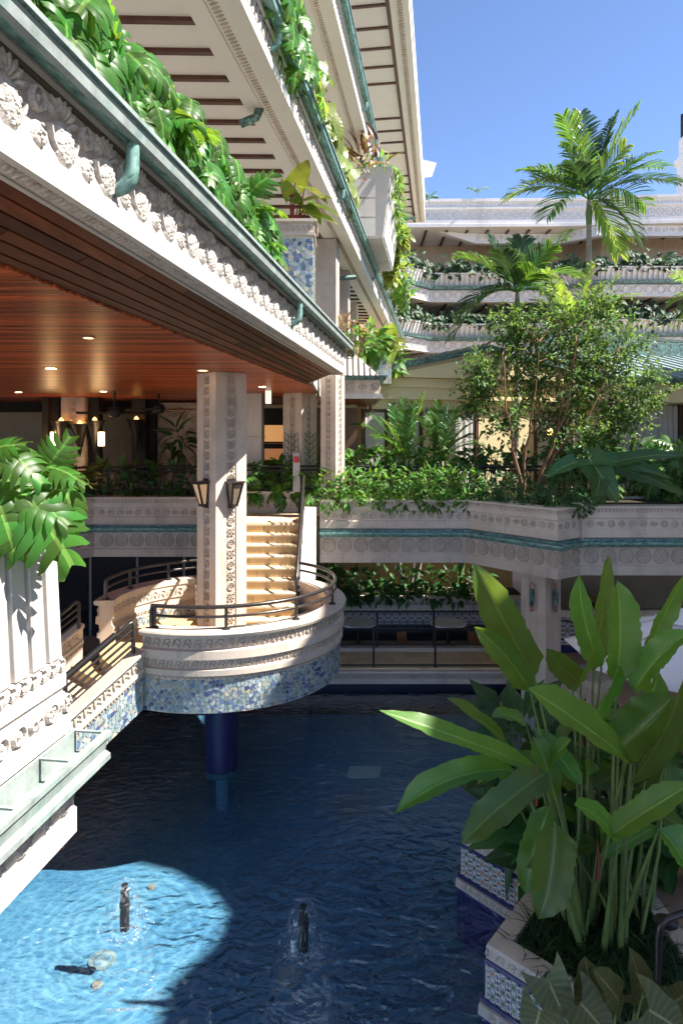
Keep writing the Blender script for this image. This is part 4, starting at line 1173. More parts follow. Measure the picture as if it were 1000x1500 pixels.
sconce(Vector((BC.x, BC.y, -.88)) + nr * .284, nr, 'dark metal lantern on the sunlit right face of the tall column', LAMPG2)
sconce(Vector((BC.x, BC.y, -.88)) + nlv * .284, nlv, 'dark metal lantern on the shaded left face of the tall column', LAMPG)

column((-.19, 14.75), .38, math.atan2(-.5, .86), Z2 + .0, 1.32, 'slim carved column under the far corner of the timber ceiling', (0, 3), .12)
column((-.97, 15.98), .56, math.atan2(-.60, .80), Z2, CZ + .04, 'column with green lattice trellis behind the stair head', (0, 3), .15)
column((-6.8, 17.6), .60, -PI / 2, Z2, CZ - .002, 'shaded lobby column behind the dark hedge', (0,), .17)
c2 = column((3.88, 13.3), .54, math.atan2(-.75, .66), ZB, -2.612, 'plain square column rising from the pool under the terrace corner', (), .16)
# ornaments on that column
for i, (dn, lab) in enumerate(((Vector((-.75, -.66, 0)), 'slim green wall ornament on the left face of the pool column'), (Vector((.66, -.75, 0)), 'slim green wall ornament on the right face of the pool column'))):
    c = Vector((3.88, 13.3, -2.95)) + dn * .272; t = Vector((-dn.y, dn.x, 0))
    th = empty('wall_ornament', c + Zv * -.2, lab, 'ornament')
    MB().tube([c + dn * .03 + t * (.05 * math.cos(a)) + Zv * (.07 + .08 * math.sin(a)) for a in [k * PI / 8 for k in range(17)]], .009, 6).build('hoop', WOODM, th, 50)
    MB().lathe([(.0, .04), (.045, .02), (.05, -.1), (.045, -.26), (.02, -.30), (0, -.31)], c + dn * .05, 10).build('sleeve', COPPERD, th, 40)
    MB().lathe([(.03, -.30), (.04, -.36), (.01, -.40)], c + dn * .05, 8).build('tip', WOODM, th, 40)
# lattice trellis wrapped on the column at the stair head
for q, (dn, lab) in enumerate(((Vector((.80, -.60, 0)), 'green diagonal lattice on the bright face of the stair head column'), (Vector((-.60, -.80, 0)), 'green diagonal lattice on the shaded face of the stair head column'))):
    c = Vector((-.97, 15.98, -.5)) + dn * .305; t = Vector((-dn.y, dn.x, 0)); mb = MB()
    for k in range(9):
        z = -.6 + .15 * k
        mb.bar(c + t * -.2 + Zv * z, c + t * 0 + Zv * (z - .13), .012); mb.bar(c + t * .2 + Zv * z, c + t * 0 + Zv * (z - .13), .012)
    for x in (-.2, -.1, 0, .1, .2): mb.bar(c + t * x + Zv * -.7, c + t * x + Zv * (.62 if x == 0 else .55), .011)
    tag(mb.build('trellis', surf('green painted wire', (.05, .13, .09), .5), None, loc=c), lab, 'trellis')
px_ = Vector((-1.015, 15.44, Z2)); th = empty('fire_box', px_, 'small white post with a red alarm box at the stair head', 'alarm box')
MB().b2(px_.x - .08, px_.x + .08, px_.y - .06, px_.y + .06, Z2 + .5, -.36).build('post', WHITE, th); bevel(MB().b2(px_.x - .06, px_.x + .06, px_.y - .10, px_.y - .062, -.58, -.44).build('box', surf('red alarm paint', (.5, .03, .03), .4), th), .01)

# ================================================================== LOBBY
lob = empty('lobby', (-6, 20, Z2), 'dim open lobby behind the timber ceiling with beige wall panels and dark posts', 'building')
MB().b2(-14, -1.8, 23.4, 23.7, Z2, CZ).build('rear_wall', BEIGE, lob)
MB().b2(-14, -13.7, 8, 23.4, Z2, CZ).build('side_wall', BEIGE, lob)
MB().b2(-8.3, -5.9, 20.2, 20.5, Z2, CZ - .25).build('screen_wall', surf('golden wall panel', (.40, .32, .20)), lob)
MB().b2(-12, -8.8, 21.0, 21.3, Z2, CZ - .25).build('screen_wall', BEIGE, lob)
MB().b2(-14, -1.8, 19.6, 19.9, CZ - .28, CZ).build('beam', DARK, lob)
for px, D, w in ((66, 17.2, .14), (80, 17.4, .22), (138, 17.5, .24), (203, 18.0, .36), (222, 18.35, .2)):
    c = at(px, 640, D); MB().b2(c.x - w / 2, c.x + w / 2, c.y, c.y + .3, Z2, CZ).build('dark_post', DARK, lob)
MB().b2(-2.4, -1.86, 15.9, 16.4, Z2, CZ).build('white_pier', WHITE, lob)
MB().b2(-2.42, -1.84, 15.88, 16.42, -.02, .03).build('pier_band', STONED, lob)
MB().b2(-1.86, .4, 17.6, 17.9, Z2, CZ).build('door_wall', surf('brown lobby panelling', (.16, .085, .045), .5), lob)
MB().b2(-2.1, -1.25, 17.45, 17.59, Z2, .72).build('dark_doorway', DARK, lob)  # solid slab; the doorway's darkness is put into its colour
MB().b2(-2.3, .4, 17.42, 17.6, .74, .82).build('lintel', BEIGE, lob)
sh = empty('display_shelf', (-1.85, 17.45, Z2), 'glowing display niche in the dark doorway behind the stair', 'shelf')
MB().b2(-2.02, -1.36, 17.43, 17.448, -1.0, .55).build('back', DARK, sh)
for z in (-.62, -.18): MB().b2(-2.0, -1.38, 17.30, 17.43, z, z + .03).build('board', WOODM, sh)
MB().b2(-1.96, -1.42, 17.41, 17.428, -.12, .3).build('lit_panel', emit('lit niche', (1, .5, .18), .10), sh)
MB().b2(-1.96, -1.42, 17.41, 17.428, -.58, -.3).build('lit_panel', emit('dim lit niche', (1, .42, .16), .05), sh)
# relief mural
mu = empty('relief_mural', (-4.6, 18.6, Z2), 'carved stone relief mural at the back of the lobby', 'mural')
MB().b2(-5.35, -2.6, 18.6, 18.9, Z2, CZ - .08).build('slab', surf('mural stone', (.42, .33, .24), .85, .25, 4, .6, 20, dist=.03), mu)
mb = MB(); R = random.Random(8)
for k in range(150):
    mb.dome(Vector((R.uniform(-5.3, -2.7), 18.6, R.uniform(Z2 + .2, CZ - .2))), Vector((1, 0, 0)), Vector((0, -1, 0)), Zv, 0, 0, R.uniform(.05, .22), R.uniform(.02, .07), R.uniform(.02, .07), R.uniform(-1.2, 1.2), 6)
mb.build('carving', surf('mural relief', (.36, .28, .20), .85, .25, 6, .4, 30), mu)
# wall lamps, torches, fans, recessed lamps
def point(loc, e, col=(1, .62, .3), r=.06):
    l = bpy.data.lights.new('lamp_light', 'POINT'); l.energy = e; l.color = col; l.shadow_soft_size = r
    o = bpy.data.objects.new('lamp_light', l); COL.objects.link(o); o.location = loc; return o
WARM = emit('lit wall lamp', (1, .66, .30), 3.0)
for px, nm in ((78, 'left'), (148, 'right')):
    c = at(px, 643, 17.0)
    th = empty('wall_lamp', c, 'lit amber wall lamp %s of the shaded lobby column' % nm, 'wall lamp', 'amber lamps in the lobby')
    MB().b2(c.x - .065, c.x + .065, c.y, c.y + .08, c.z - .17, c.z + .17).build('glass', WARM, th)
    f = MB(); f.b2(c.x - .085, c.x + .085, c.y + .081, c.y + .12, c.z - .2, c.z + .2); f.build('back_plate', DARK, th)
    point(c + Vector((0, -.25, 0)), 2.5)
for px, py, D, lab in ((117, 637, 17.2, 'flared dark cup sconce on the face of the lobby column'), (90, 633, 17.1, 'flared dark cup torch beside the left amber lamp'), (139, 632, 17.2, 'flared dark cup torch beside the right amber lamp'), (200, 630, 17.8, 'dark torch with a small flame on the black lobby post')):
    c = at(px, py, D)
    th = empty('torch', c, lab, 'torch')
    MB().lathe([(.03, -.55), (.07, -.30), (.14, 0), (.22, .20), (.27, .27), (.24, .28), (.12, .05)], c, 12).build('cup', BLACK, th, 40)
    MB().lathe([(.05, .15), (.09, .22), (.05, .32), (0, .37)], c, 8).build('flame', emit('torch glow', (1, .45, .12), 1.6), th, 40)
def fan(px, py, D, a0, lab):
    c = at(px, py, D); th = empty('ceiling_fan', c, lab, 'ceiling fan', 'ceiling fans in the lobby')
    MB().tube([(c.x, c.y, CZ), (c.x, c.y, c.z + .1)], .03, 8).build('rod', DARK, th)
    MB().lathe([(0, .14), (.11, .12), (.15, .03), (.12, -.07), (.0, -.1)], c, 14).build('motor', BLACK, th, 40)
    for k in range(4):
        a = a0 + k * PI / 2; d = Vector((math.cos(a), math.sin(a), 0)); t = Vector((-d.y, d.x, .25)).normalized()
        q = [c + d * .14 - t * .06, c + d * .8 - t * .08, c + d * .8 + t * .08, c + d * .14 + t * .06]
        MB().hexa([p - Zv * .008 for p in q] + [p + Zv * .008 for p in q]).build('blade', WOODM if k == 0 and px > 200 else DARK, th)
fan(168, 605, 15.0, .2, 'black ceiling fan in the lobby nearer the lobby column')
fan(233, 600, 16.0, .0, 'ceiling fan with a red brown blade in front of the stone mural')
for px, py in ((75, 539), (28, 574), (152, 573), (130, 494), (385, 566), (297, 542)):
    D = CZ / ((640 - py) / 1000); c = at(px, py, D); c.z = CZ
    r = .075 if py != 494 else .05
    th = empty('ceiling_light', c, {(75): 'bright recessed round light in the timber ceiling left of the tall column', 28: 'recessed ceiling light nearest the left edge of the lobby', 152: 'recessed ceiling light above the lobby column', 130: 'small dark recessed fitting nearest the front of the timber ceiling', 385: 'recessed ceiling light over the stair head', 297: 'tiny recessed ceiling fitting beside the top of the tall column'}[px], 'ceiling light', 'recessed lights in the timber ceiling')
    MB().lathe([(r, -.004), (r, -.012), (r * 1.3, -.012), (r * 1.3, -.002)], c, 16).build('trim', STONE, th)
    MB().lathe([(0, -.006), (r, -.006)], c, 16).build('lens', emit('recessed lens', (1, .88, .7), 3.0 if py not in (494, 542) else .3), th)
c = at(393, 580, 15.0); th = empty('pendant_lamp', c, 'small pale box lamp hanging from the ceiling over the stair head', 'pendant lamp')
MB().b2(c.x - .06, c.x + .06, c.y - .06, c.y + .06, c.z - .17, c.z + .12).build('shade', emit('pale lamp shade', (.8, .75, .62), .25), th); MB().tube([(c.x, c.y, c.z + .1), (c.x, c.y, CZ)], .012, 6).build('cord', BLACK, th)

# terrace railings
def iron_rail(name, path, lab, z=-.67, pattern=True):
    th = empty(name, (path[0][0], path[0][1], Z2), lab, 'railing')
    P = [Vector((a, b, 0)) for a, b in path]
    for zz, r in ((z, .028), (z - .085, .02), (-1.18, .022)): MB().tube([p + Zv * zz for p in P], r, 8).build('rail', BLACK, th, 50)
    for p, d, n in walk(path, 1.45, .04): MB().tube([p + Zv * Z2, p + Zv * z], .026, 6).build('post', BLACK, th, 50)
    if pattern:
        q = MB()
        for p, d, n in walk(path, .19, .1):
            q.tube([p + d * (.085 * math.cos(a)) + Zv * (-.95 + .2 * math.sin(a)) for a in [k * PI / 5 for k in range(11)]], .009, 5, False)
        q.build('scrollwork', BLACK, th, 50)
    return th
iron_rail('terrace_railing', [(-8.4, 12.3), (-5.35, 15.25), (-2.5, 15.25)], 'black iron railing with dark hedge on the left terrace in front of the lobby')
iron_rail('terrace_railing', [(-2.45, 15.5), (-.4, 15.5)], 'black iron railing across the head of the sandstone stair')
iron_rail('terrace_railing', [(-.35, 15.4), (4.6, 15.4), (14, 14.8)], 'long black double rail behind the hedge on the right terrace')

# ================================================================== LINK CANOPY and PAVILION
cn = empty('link_canopy', (0, 15, Z2), 'small canopy with pale seamed roof joining the wing to the cream pavilion', 'canopy')
MB().b2(.02, .84, 15.0, 19.0, .90, 1.28).build('beam', STONE, cn)
MB().b2(.04, .80, 15.06, 19.0, .84, .90).build('soffit', surf('red timber soffit', (.20, .045, .02), .4), cn)
MB().sweep([(0, .84), (.05, .84), (.06, .95), (0, .95)], [(.02, 15), (.84, 15), (.84, 19)]).build('edge', WHITE, cn)
mix_frieze([(.05, 15), (.84, 15), (.84, 18)], 1.10, .22, 0, .27, .025).build('rosette_frieze', STONED, cn)
MB().sweep([(0, 1.25), (.12, 1.25), (.16, 1.34), (.13, 1.34), (.09, 1.29), (0, 1.29)], [(.02, 15), (.84, 15), (.84, 19)]).build('gutter', COPPERD, cn)
mb = MB(); mb.add([(.0, 15.02, 1.33), (.84, 15.02, 1.33), (.25, 15.9, 1.98), (.0, 15.9, 1.98), (.84, 19, 1.33), (.25, 19, 1.98)], [(0, 1, 2, 3), (1, 4, 5, 2)]); mb.build('roof', PALEROOF, cn)
for k in range(7):
    x = .02 + .125 * k; yt = 1.0 if x < .25 else max(0, (.84 - x) / .59)
    MB().bar((x, 15.02, 1.345), (x - .0 if x < .25 else x - .0, 15.02 + .88 * yt, 1.345 + .65 * yt), .02, .035).build('seam', TRIM, cn)

pav = empty('pavilion', (6, 20, Z2), 'cream pavilion with copper roof and curtained windows behind the terrace garden', 'building')
YP = 19.0
MB().b2(.9, 14, YP, YP + .3, Z2, 1.62).build('wall', CREAM, pav)
pe = MB(); pe.add([(1.05, YP - .25, 1.55), (4.2, YP - .25, 1.55), (7.3, YP - .25, 1.55), (4.2, YP - .25, 2.22)] + [(1.05, YP + .3, 1.55), (4.2, YP + .3, 1.55), (7.3, YP + .3, 1.55), (4.2, YP + .3, 2.22)], [(0, 1, 3), (1, 2, 3), (7, 5, 4), (7, 6, 5), (0, 3, 7, 4), (3, 2, 6, 7), (2, 1, 5, 6), (1, 0, 4, 5)]); pe.build('pediment', CREAM, pav)
MB().b2(.92, 13, YP - .10, YP, 1.05, 1.54).build('entablature', CREAM, pav); MB().b2(.92, 13, YP - .17, YP - .01, 1.30, 1.36).build('moulding', CREAM, pav); MB().b2(.92, 13, YP - .15, YP - .01, .98, 1.05).build('moulding', CREAM, pav)
rf = MB()
for sx, xa, xb in ((1, .8, 4.2), (-1, 7.6, 4.2)):
    rf.add([(xa, YP - .32, 1.60), (xb, YP - .32, 2.33), (xb, YP + 6, 2.33), (xa, YP + 6, 1.60), (xa, YP - .32, 1.72), (xb, YP - .32, 2.45), (xb, YP + 6, 2.45), (xa, YP + 6, 1.72)], [(0, 1, 2, 3), (7, 6, 5, 4), (0, 4, 5, 1), (0, 3, 7, 4)])
rf.build('gable_roof', COPPERD, pav)
for k in range(12):
    t = k / 11; x = lerp2(.85, 4.1, t); z = lerp2(1.75, 2.45, t)
    MB().b2(x - .02, x + .02, YP - .31, YP + 5, z, z + .07).build('roof_seam', COPPERL, pav)
MB().bar((.8, YP - .35, 1.66), (4.2, YP - .35, 2.40), .05, .13).build('verge', COPPERD, pav)
# right hand hip roof
r2 = MB(); r2.add([(6.6, 17.9, 1.60), (15, 17.9, 1.60), (15, 22, 2.80), (7.8, 22, 2.80)], [(0, 1, 2, 3)]); r2.build('hip_roof', ROOFM, pav)
for k in range(20):
    x = 7.0 + .42 * k
    MB().bar((x, 17.9, 1.62), (max(x, 7.8), 22, 2.82), .03, .05).build('roof_seam', ROOFM, pav)
MB().b2(6.5, 15, 17.72, 17.92, 1.46, 1.62).build('eave_gutter', COPPERD, pav)
MB().b2(6.6, 15, 17.95, YP, .95, 1.45).build('fascia', CREAM, pav)
MB().b2(7.6, 15, 22.0, 22.3, 2.78, 3.25).build('upper_gutter', COPPERD, pav)
r3 = MB(); r3.add([(7.6, 22, 3.25), (15, 22, 3.25), (15, 27, 4.3), (9.5, 27, 4.3)], [(0, 1, 2, 3)]); r3.build('upper_roof', COPPERD, pav)
for k in range(14): x = 8.0 + .5 * k; MB().bar((x, 22, 3.27), (x + .3, 27, 4.32), .04, .06).build('roof_seam', COPPERL, pav)
def window(x0, x1, z0, z1, y, cur=True):
    w = MB()
    w.b2(x0, x1, y - .06, y - .002, z0, z0 + .07); w.b2(x0, x1, y - .06, y - .002, z1 - .07, z1); w.b2(x0, x0 + .08, y - .06, y - .002, z0 + .07, z1 - .07); w.b2(x1 - .08, x1, y - .06, y - .002, z0 + .07, z1 - .07)
    f = w.build('window', BROWN, pav)
    MB().b2(x0 + .08, x1 - .08, y - .012, y - .003, z0 + .07, z1 - .07).build('pane', GLASSD, f)
    if cur:
        c = MB(); n = int((x1 - x0 - .2) / .03); pts = [(x0 + .1 + i * (x1 - x0 - .2) / n, y - .025 + .010 * math.sin(i * 1.1) + .006 * math.sin(i * .37)) for i in range(n + 1)]
        c.add([(a, b, z0 + .08) for a, b in pts] + [(a, b, z1 - .08) for a, b in pts], [(i, i + 1, n + 2 + i, n + 1 + i) for i in range(n)]); c.build('curtain', CURT, f, 60)
for x0, x1 in ((.62, 1.35), (1.45, 2.3), (2.6, 3.9), (5.6, 6.4), (6.5, 7.2)): window(x0, x1, Z2 + .1, .72, YP)
window(7.95, 10.4, Z2 + .1, 1.0, 18.0 + .001 + .95); window(10.5, 12.5, Z2 + .1, 1.0, YP)
MB().b2(-.2, 1.1, YP + 1.0, YP + 1.2, Z2, 1.5).build('return_wall', CREAM, pav)
pav.rotation_euler.z = math.radians(15); pav.location.x -= .55
c = at(805, 633, 17.6); th = empty('garden_lamp', c, 'small glowing amber lamp behind the tree trunks', 'lamp'); MB().lathe([(.0, -.08), (.06, -.06), (.07, .05), (.0, .1)], c, 8).build('globe', emit('garden lamp', (1, .5, .12), 2.0), th, 40); MB().tube([(c.x, c.y, Z2), (c.x, c.y, c.z - .07)], .02, 6).build('stake', BLACK, th)

# ================================================================== FAR WING
far = empty('far_wing', (10, 39, Z2), 'shaded far hotel wing with ribbed balcony bands and carved roof parapet', 'building')
FP = [(2.0, 34.9), (4.94, 38), (12.2, 38), (13.7, 36.5), (26, 36.5)]
MB().sweep([(-3.5, -2), (-3.5, 11.7), (-3.8, 11.7), (-3.8, -2)], FP).build('rear_wall', surf('brown beige far wall', (.40, .30, .21)), far)
def inset(o):
    mb = MB(); return mb
for zt in (9.08, 6.27, 3.0):
    b = zt - 1.58
    MB().sweep([(.22, zt), (.26, zt), (.26, zt - .08), (.20, zt - .10), (.0, zt - .66), (.0, zt - .72), (-.1, zt - .74), (-.1, zt - .92), (0, zt - .94), (.0, zt - 1.50), (.05, zt - 1.52), (.05, b), (-3.5, b), (-3.5, zt - .8), (-.2, zt - .8), (.1, zt)], FP).build('balcony_band', LILAC, far)
    for k, (p, d, n) in enumerate(walk(FP, .28, .1)):
        if k % 1 == 0 and p.x > 2.9:
            MB().bar(p + n * .205 + Zv * (zt - .12), p + n * .015 + Zv * (zt - .64), .13, .12, n).build('rib', LILAC, far)
    g = MB(); g.sweep([(-.02, zt - .90), (.25, zt - .90), (.30, zt - .74), (.26, zt - .74), (.22, zt - .86), (-.02, zt - .86)], FP); g.build('gutter', COPPERD, far)
    mb = MB()
    for k, (p, d, n) in enumerate(walk(FP, .62, .3)):
        mb.ring(p + Zv * (zt - 1.2), d, n, Zv, 0, 0, .2, .08, .04, 10); mb.dome(p + Zv * (zt - 1.2), d, n, Zv, .31, 0, .05, .2, .04, .3, 6)
    mb.build('frieze', LILACR, far)
    MB().sweep([(.05, zt - .10), (.05, zt - .02), (-.6, zt - .02), (-.6, zt - .10)], FP).build('soil', SOIL, far)
    for k, (p, d, n) in enumerate(walk(FP, 1.15, .6)):
        MB().bar(p + n * -3.4 + Zv * (b - .03), p + n * -.3 + Zv * (b - .03), .12, .06).build('batten', BROWN, far)
        MB().bar(p + n * -3.45 + Zv * (b - 2.5), p + n * -3.45 + Zv * (b - .05), .14, .1, n).build('wall_post', BROWN, far)
    for x in (6.0, 9.5, 11.3, 16.0, 19.5):
        yy = 41.4 if x < 12.5 else 39.9
        MB().b2(x, x + 1.1, yy, yy + .06, b - 2.6, b - .6).build('door', GLASSD, far)
RZ = 11.62
FP_ = FP; FP = [(3.0, 38.2), (12.0, 38.0), (26, 36.6)]
MB().sweep([(.35, RZ), (.35, RZ + .18), (.25, RZ + .22), (.25, RZ + .40), (.18, RZ + .44), (.18, RZ + .95), (.3, RZ + 1.0), (.3, RZ + 1.1), (.2, RZ + 1.14), (.2, RZ + 1.36), (.32, RZ + 1.42), (.32, RZ + 1.58), (-5, RZ + 1.58), (-5, RZ)], FP).build('roof_parapet', LILAC, far)
mb = MB()
for k, (p, d, n) in enumerate(walk(FP, .46, .2)):
    o = p + n * .18 + Zv * (RZ + .70); mb.ring(o, d, n, Zv, 0, 0, .19, .07, .04, 10); mb.dome(o, d, n, Zv, .0, 0, .08, .08, .05, 0, 6)
for k, (p, d, n) in enumerate(walk(FP, .2, .1)): mb.dome(p + n * .2 + Zv * (RZ + 1.25), d, n, Zv, 0, 0, .06, .09, .03, .4, 6)
mb.build('parapet_frieze', LILACR, far)
F2 = [(7.6, 38.9), (12.4, 38.9), (14.0, 37.4), (26, 37.4)]
MB().sweep([(0, RZ - .62), (.08, RZ - .62), (.08, RZ - .5), (0, RZ - .46), (0, RZ - .03), (-.3, RZ - .03), (-.3, RZ - .62)], F2).build('eave_fascia', LILAC, far)
mb = MB(); mb.add([(5.4, 38.5, RZ - .02), (7.7, 38.9, RZ - .02), (7.7, 38.9, RZ - .62), (5.4, 39.1, RZ - .02), (7.7, 39.2, RZ - .02), (7.7, 39.2, RZ - .62)], [(0, 1, 2), (5, 4, 3), (0, 3, 4, 1), (1, 4, 5, 2), (2, 5, 3, 0)]); mb.build('eave_return', LILAC, far)
mix_frieze(F2, RZ - .25, .34, 0, .42, .04).build('eave_frieze', LILACR, far)
for k, (p, d, n) in enumerate(walk(FP, 1.15, .6)): MB().bar(p + n * -3.3 + Zv * (RZ - .03), p + n * -.2 + Zv * (RZ - .03), .14, .06).build('batten', BROWN, far)
FP = FP_
ch = empty('chimney', (20, 40.6, 12), 'pale carved roof turret cut by the right edge of the sky', 'chimney')
MB().b2(20.6, 22, 40, 42, 12, 16.6).build('shaft', LILAC, ch); MB().b2(20.48, 22.1, 39.9, 42.1, 16.6, 17.0).build('cap', LILAC, ch); MB().b2(20.65, 21.9, 40.1, 41.9, 17.0, 18.2).build('upper_shaft', LILAC, ch)
MB().tube([(20.75, 41.5, 18.2), (20.75, 41.5, 19.6)], .16, 8).build('flue', DARK, ch)

# ================================================================== RIGHT WING (unseen; added, with its roof cut to throw the court's shade)
rw = empty('unseen_right_wing', (13, 6, -6), 'unseen pale wing on the right, added and shaped to shade the court', 'building')
MB().b2(11.6, 18, -12, 12.2, -5.0, 9.5).build('wall', CREAM, rw); MB().b2(11.6, 18, 12.2, 20.4, -5.0, 4.2).build('wall', CREAM, rw); MB().b2(10.9, 18, 12.2, 20.4, 4.2, 4.5).build('roof', WHITE, rw)
for z in (-1.9, 1.3, 4.5): MB().b2(10.7, 11.6, -12, 20.4 if z < 1 else 12.1, z, z + 1.1).build('balcony_band', WHITE, rw)
MB().prism([(18, -12), (10.35, -12), (10.35, 5.5), (10.75, 6.1), (10.78, 6.6), (10.5, 7.0), (9.9, 7.4), (9.3, 7.6), (9.3, 12.95), (18, 12.95)][::-1], 9.45, 9.75).build('roof', WHITE, rw)  # roof outline shaped so its shadow edges the sunlit patch of pool

# ================================================================== LEVEL 1 under the terrace
l1 = empty('ground_floor', (0, 19, -5.1), 'shaded ground floor room with warm plaster wall under the terrace', 'building')
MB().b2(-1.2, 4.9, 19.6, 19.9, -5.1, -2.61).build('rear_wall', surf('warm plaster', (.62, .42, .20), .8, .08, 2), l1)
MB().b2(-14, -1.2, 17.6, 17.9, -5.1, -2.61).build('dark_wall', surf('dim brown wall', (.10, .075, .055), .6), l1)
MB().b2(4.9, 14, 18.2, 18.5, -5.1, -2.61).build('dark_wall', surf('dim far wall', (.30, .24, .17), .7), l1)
for x in (-7.6, -6.4, -5.2, -4.0):
    d = MB().b2(x, x + 1.1, 17.52, 17.598, -5.1, -2.8).build('glass_door', GLASSD, l1); MB().b2(x - .06, x, 17.5, 17.6, -5.1, -2.7).build('door_jamb', surf('dull jamb', (.2, .19, .18), .5), d)
dl = empty('ceiling_lamp', (-6.9, 17.0, -3.2), 'faint amber lamp behind the dark glass doors under the left terrace', 'lamp'); MB().lathe([(0, -.05), (.05, -.03), (.05, .04), (0, .07)], (-6.9, 17.0, -3.2), 8).build('globe', emit('faint amber', (1, .35, .1), 1.5), dl, 40); MB().tube([(-6.9, 17, -3.14), (-6.9, 17, -2.62)], .01, 5).build('cord', BLACK, dl)
# tile faced planter wall behind the banquette
tw = empty('tiled_planter', (1.8, 17.8, -5.1), 'tile faced planter wall behind the banquette in the shaded dining area', 'planter')
MB().b2(-1.0, 4.7, 17.62, 18.6, -5.1, -4.2).build('core', STONE, tw)
MB().b2(-1.02, 4.72, 17.58, 18.62, -4.24, -4.10).build('cap', STONE, tw)
MB().b2(-.95, 4.65, 17.7, 18.5, -4.11, -4.08).build('soil', SOIL, tw)
def star_tile(name, cell, cols, rot=0):
    m, nt, lk, b = nmat(name)
    tc = N(nt, 'ShaderNodeTexCoord'); sp = N(nt, 'ShaderNodeSeparateXYZ'); lk.new(tc.outputs['Object'], sp.inputs[0]); oi = N(nt, 'ShaderNodeObjectInfo')
    def M2(op, a, bb=None, c=None):
        n = N(nt, 'ShaderNodeMath', operation=op)
        for i, x in enumerate((a, bb, c)):
            if x is None: continue
            if isinstance(x, (int, float)): n.inputs[i].default_value = x
            else: lk.new(x, n.inputs[i])
        return n.outputs[0]
    X = M2('ABSOLUTE', M2('DIVIDE', sp.outputs[0], cell)); Z = M2('ABSOLUTE', M2('DIVIDE', sp.outputs[2], cell))
    d1 = M2('MAXIMUM', X, Z); d2 = M2('MULTIPLY', M2('ADD', X, Z), .7071); st = M2('MINIMUM', d1, d2); rr = M2('SQRT', M2('ADD', M2('MULTIPLY', X, X), M2('MULTIPLY', Z, Z)))
    corner = M2('MINIMUM', M2('MAXIMUM', M2('SUBTRACT', .5, X), M2('SUBTRACT', .5, Z)), M2('MULTIPLY', M2('ADD', M2('SUBTRACT', .5, X), M2('SUBTRACT', .5, Z)), .7071))
    ang = M2('ARCTAN2', Z, X); spoke = M2('SINE', M2('MULTIPLY', ang, 8.0))
    def mixc(f, a, c):
        n = N(nt, 'ShaderNodeMix', data_type='RGBA'); lk.new(f, n.inputs['Factor'])
        for i, x in ((6, a), (7, c)):
            if isinstance(x, tuple): n.inputs[i].default_value = (*x, 1)
            else: lk.new(x, n.inputs[i])
        return n.outputs[2]
    white, navy, cen1, cen2, third = cols
    cen = mixc(M2('GREATER_THAN', oi.outputs['Random'], .55), cen1, cen2)
    col = mixc(M2('GREATER_THAN', spoke, .5), white, navy)
    col = mixc(M2('LESS_THAN', st, .30), col, white)
    col = mixc(M2('LESS_THAN', st, .25), col, navy)
    col = mixc(M2('LESS_THAN', st, .20), col, white)
    col = mixc(M2('LESS_THAN', st, .15), col, cen)
    col = mixc(M2('LESS_THAN', corner, .17), col, white)
    col = mixc(M2('LESS_THAN', corner, .12), col, third)
    lk.new(col, b.inputs['Base Color']); b.inputs['Roughness'].default_value = .25
    n2 = N(nt, 'ShaderNodeTexNoise', i_Scale=30.0); lk.new(tc.outputs['Object'], n2.inputs['Vector']); bp = N(nt, 'ShaderNodeBump', i_Strength=.15, i_Distance=.003); lk.new(n2.outputs[0], bp.inputs['Height']); lk.new(bp.outputs[0], b.inputs['Normal'])
    return m
STAR = star_tile('star pattern tile', .107, ((.62, .58, .50), (.02, .025, .16), (.55, .17, .035), (.05, .16, .05), (.03, .03, .03)))
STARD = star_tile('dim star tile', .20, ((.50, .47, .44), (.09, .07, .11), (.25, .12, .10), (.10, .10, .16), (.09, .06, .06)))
STARC = star_tile('checker tile', .09, ((.55, .53, .5), (.03, .03, .05), (.5, .48, .45), (.03, .03, .05), (.5, .5, .5)))
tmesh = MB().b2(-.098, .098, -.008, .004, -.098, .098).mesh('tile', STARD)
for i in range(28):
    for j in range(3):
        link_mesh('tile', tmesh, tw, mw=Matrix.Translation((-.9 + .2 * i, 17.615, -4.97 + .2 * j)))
t2 = MB().b2(-.043, .043, -.008, .004, -.043, .043).mesh('border_tile', STARC)
for i in range(62): link_mesh('border_tile', t2, tw, mw=Matrix.Translation((-.96 + .09 * i, 17.615, -4.30)))
bq = empty('banquette', (1.8, 17.2, -5.1), 'long black bench in front of the tiled wall in the dining area', 'bench')
bevel(MB().b2(-.9, 4.6, 17.0, 17.56, -4.95, -4.82).build('seat', BLACK, bq), .03); MB().b2(-.9, 4.6, 17.1, 17.5, -5.1, -4.951).build('plinth', DARK, bq)
for px in (589, 694):
    c = at(px, 933, 16.75); MB().b2(c.x - .12, c.x + .12, 16.85, 16.99, -5.09, -4.83).build('wood_end', WOODM, bq)
for px, lab in ((525, 'round pale marble cafe table beside the balcony edge'), (656, 'round pale marble cafe table in the middle of the banquette')):
    c = at(px, 912, 16.45); c.z = -4.47
    th = empty('cafe_table', (c.x, c.y, -5.1), lab, 'table', 'round marble tables along the banquette')
    MB().lathe([(0, 0), (.44, 0), (.45, -.012), (.44, -.03), (0, -.03)], c, 32).build('tabletop', MARBLE, th, 40); MB().lathe([(.04, -.03), (.035, -.5), (.2, -.6), (.22, -.63)], c, 12).build('pedestal', BLACK, th, 40)
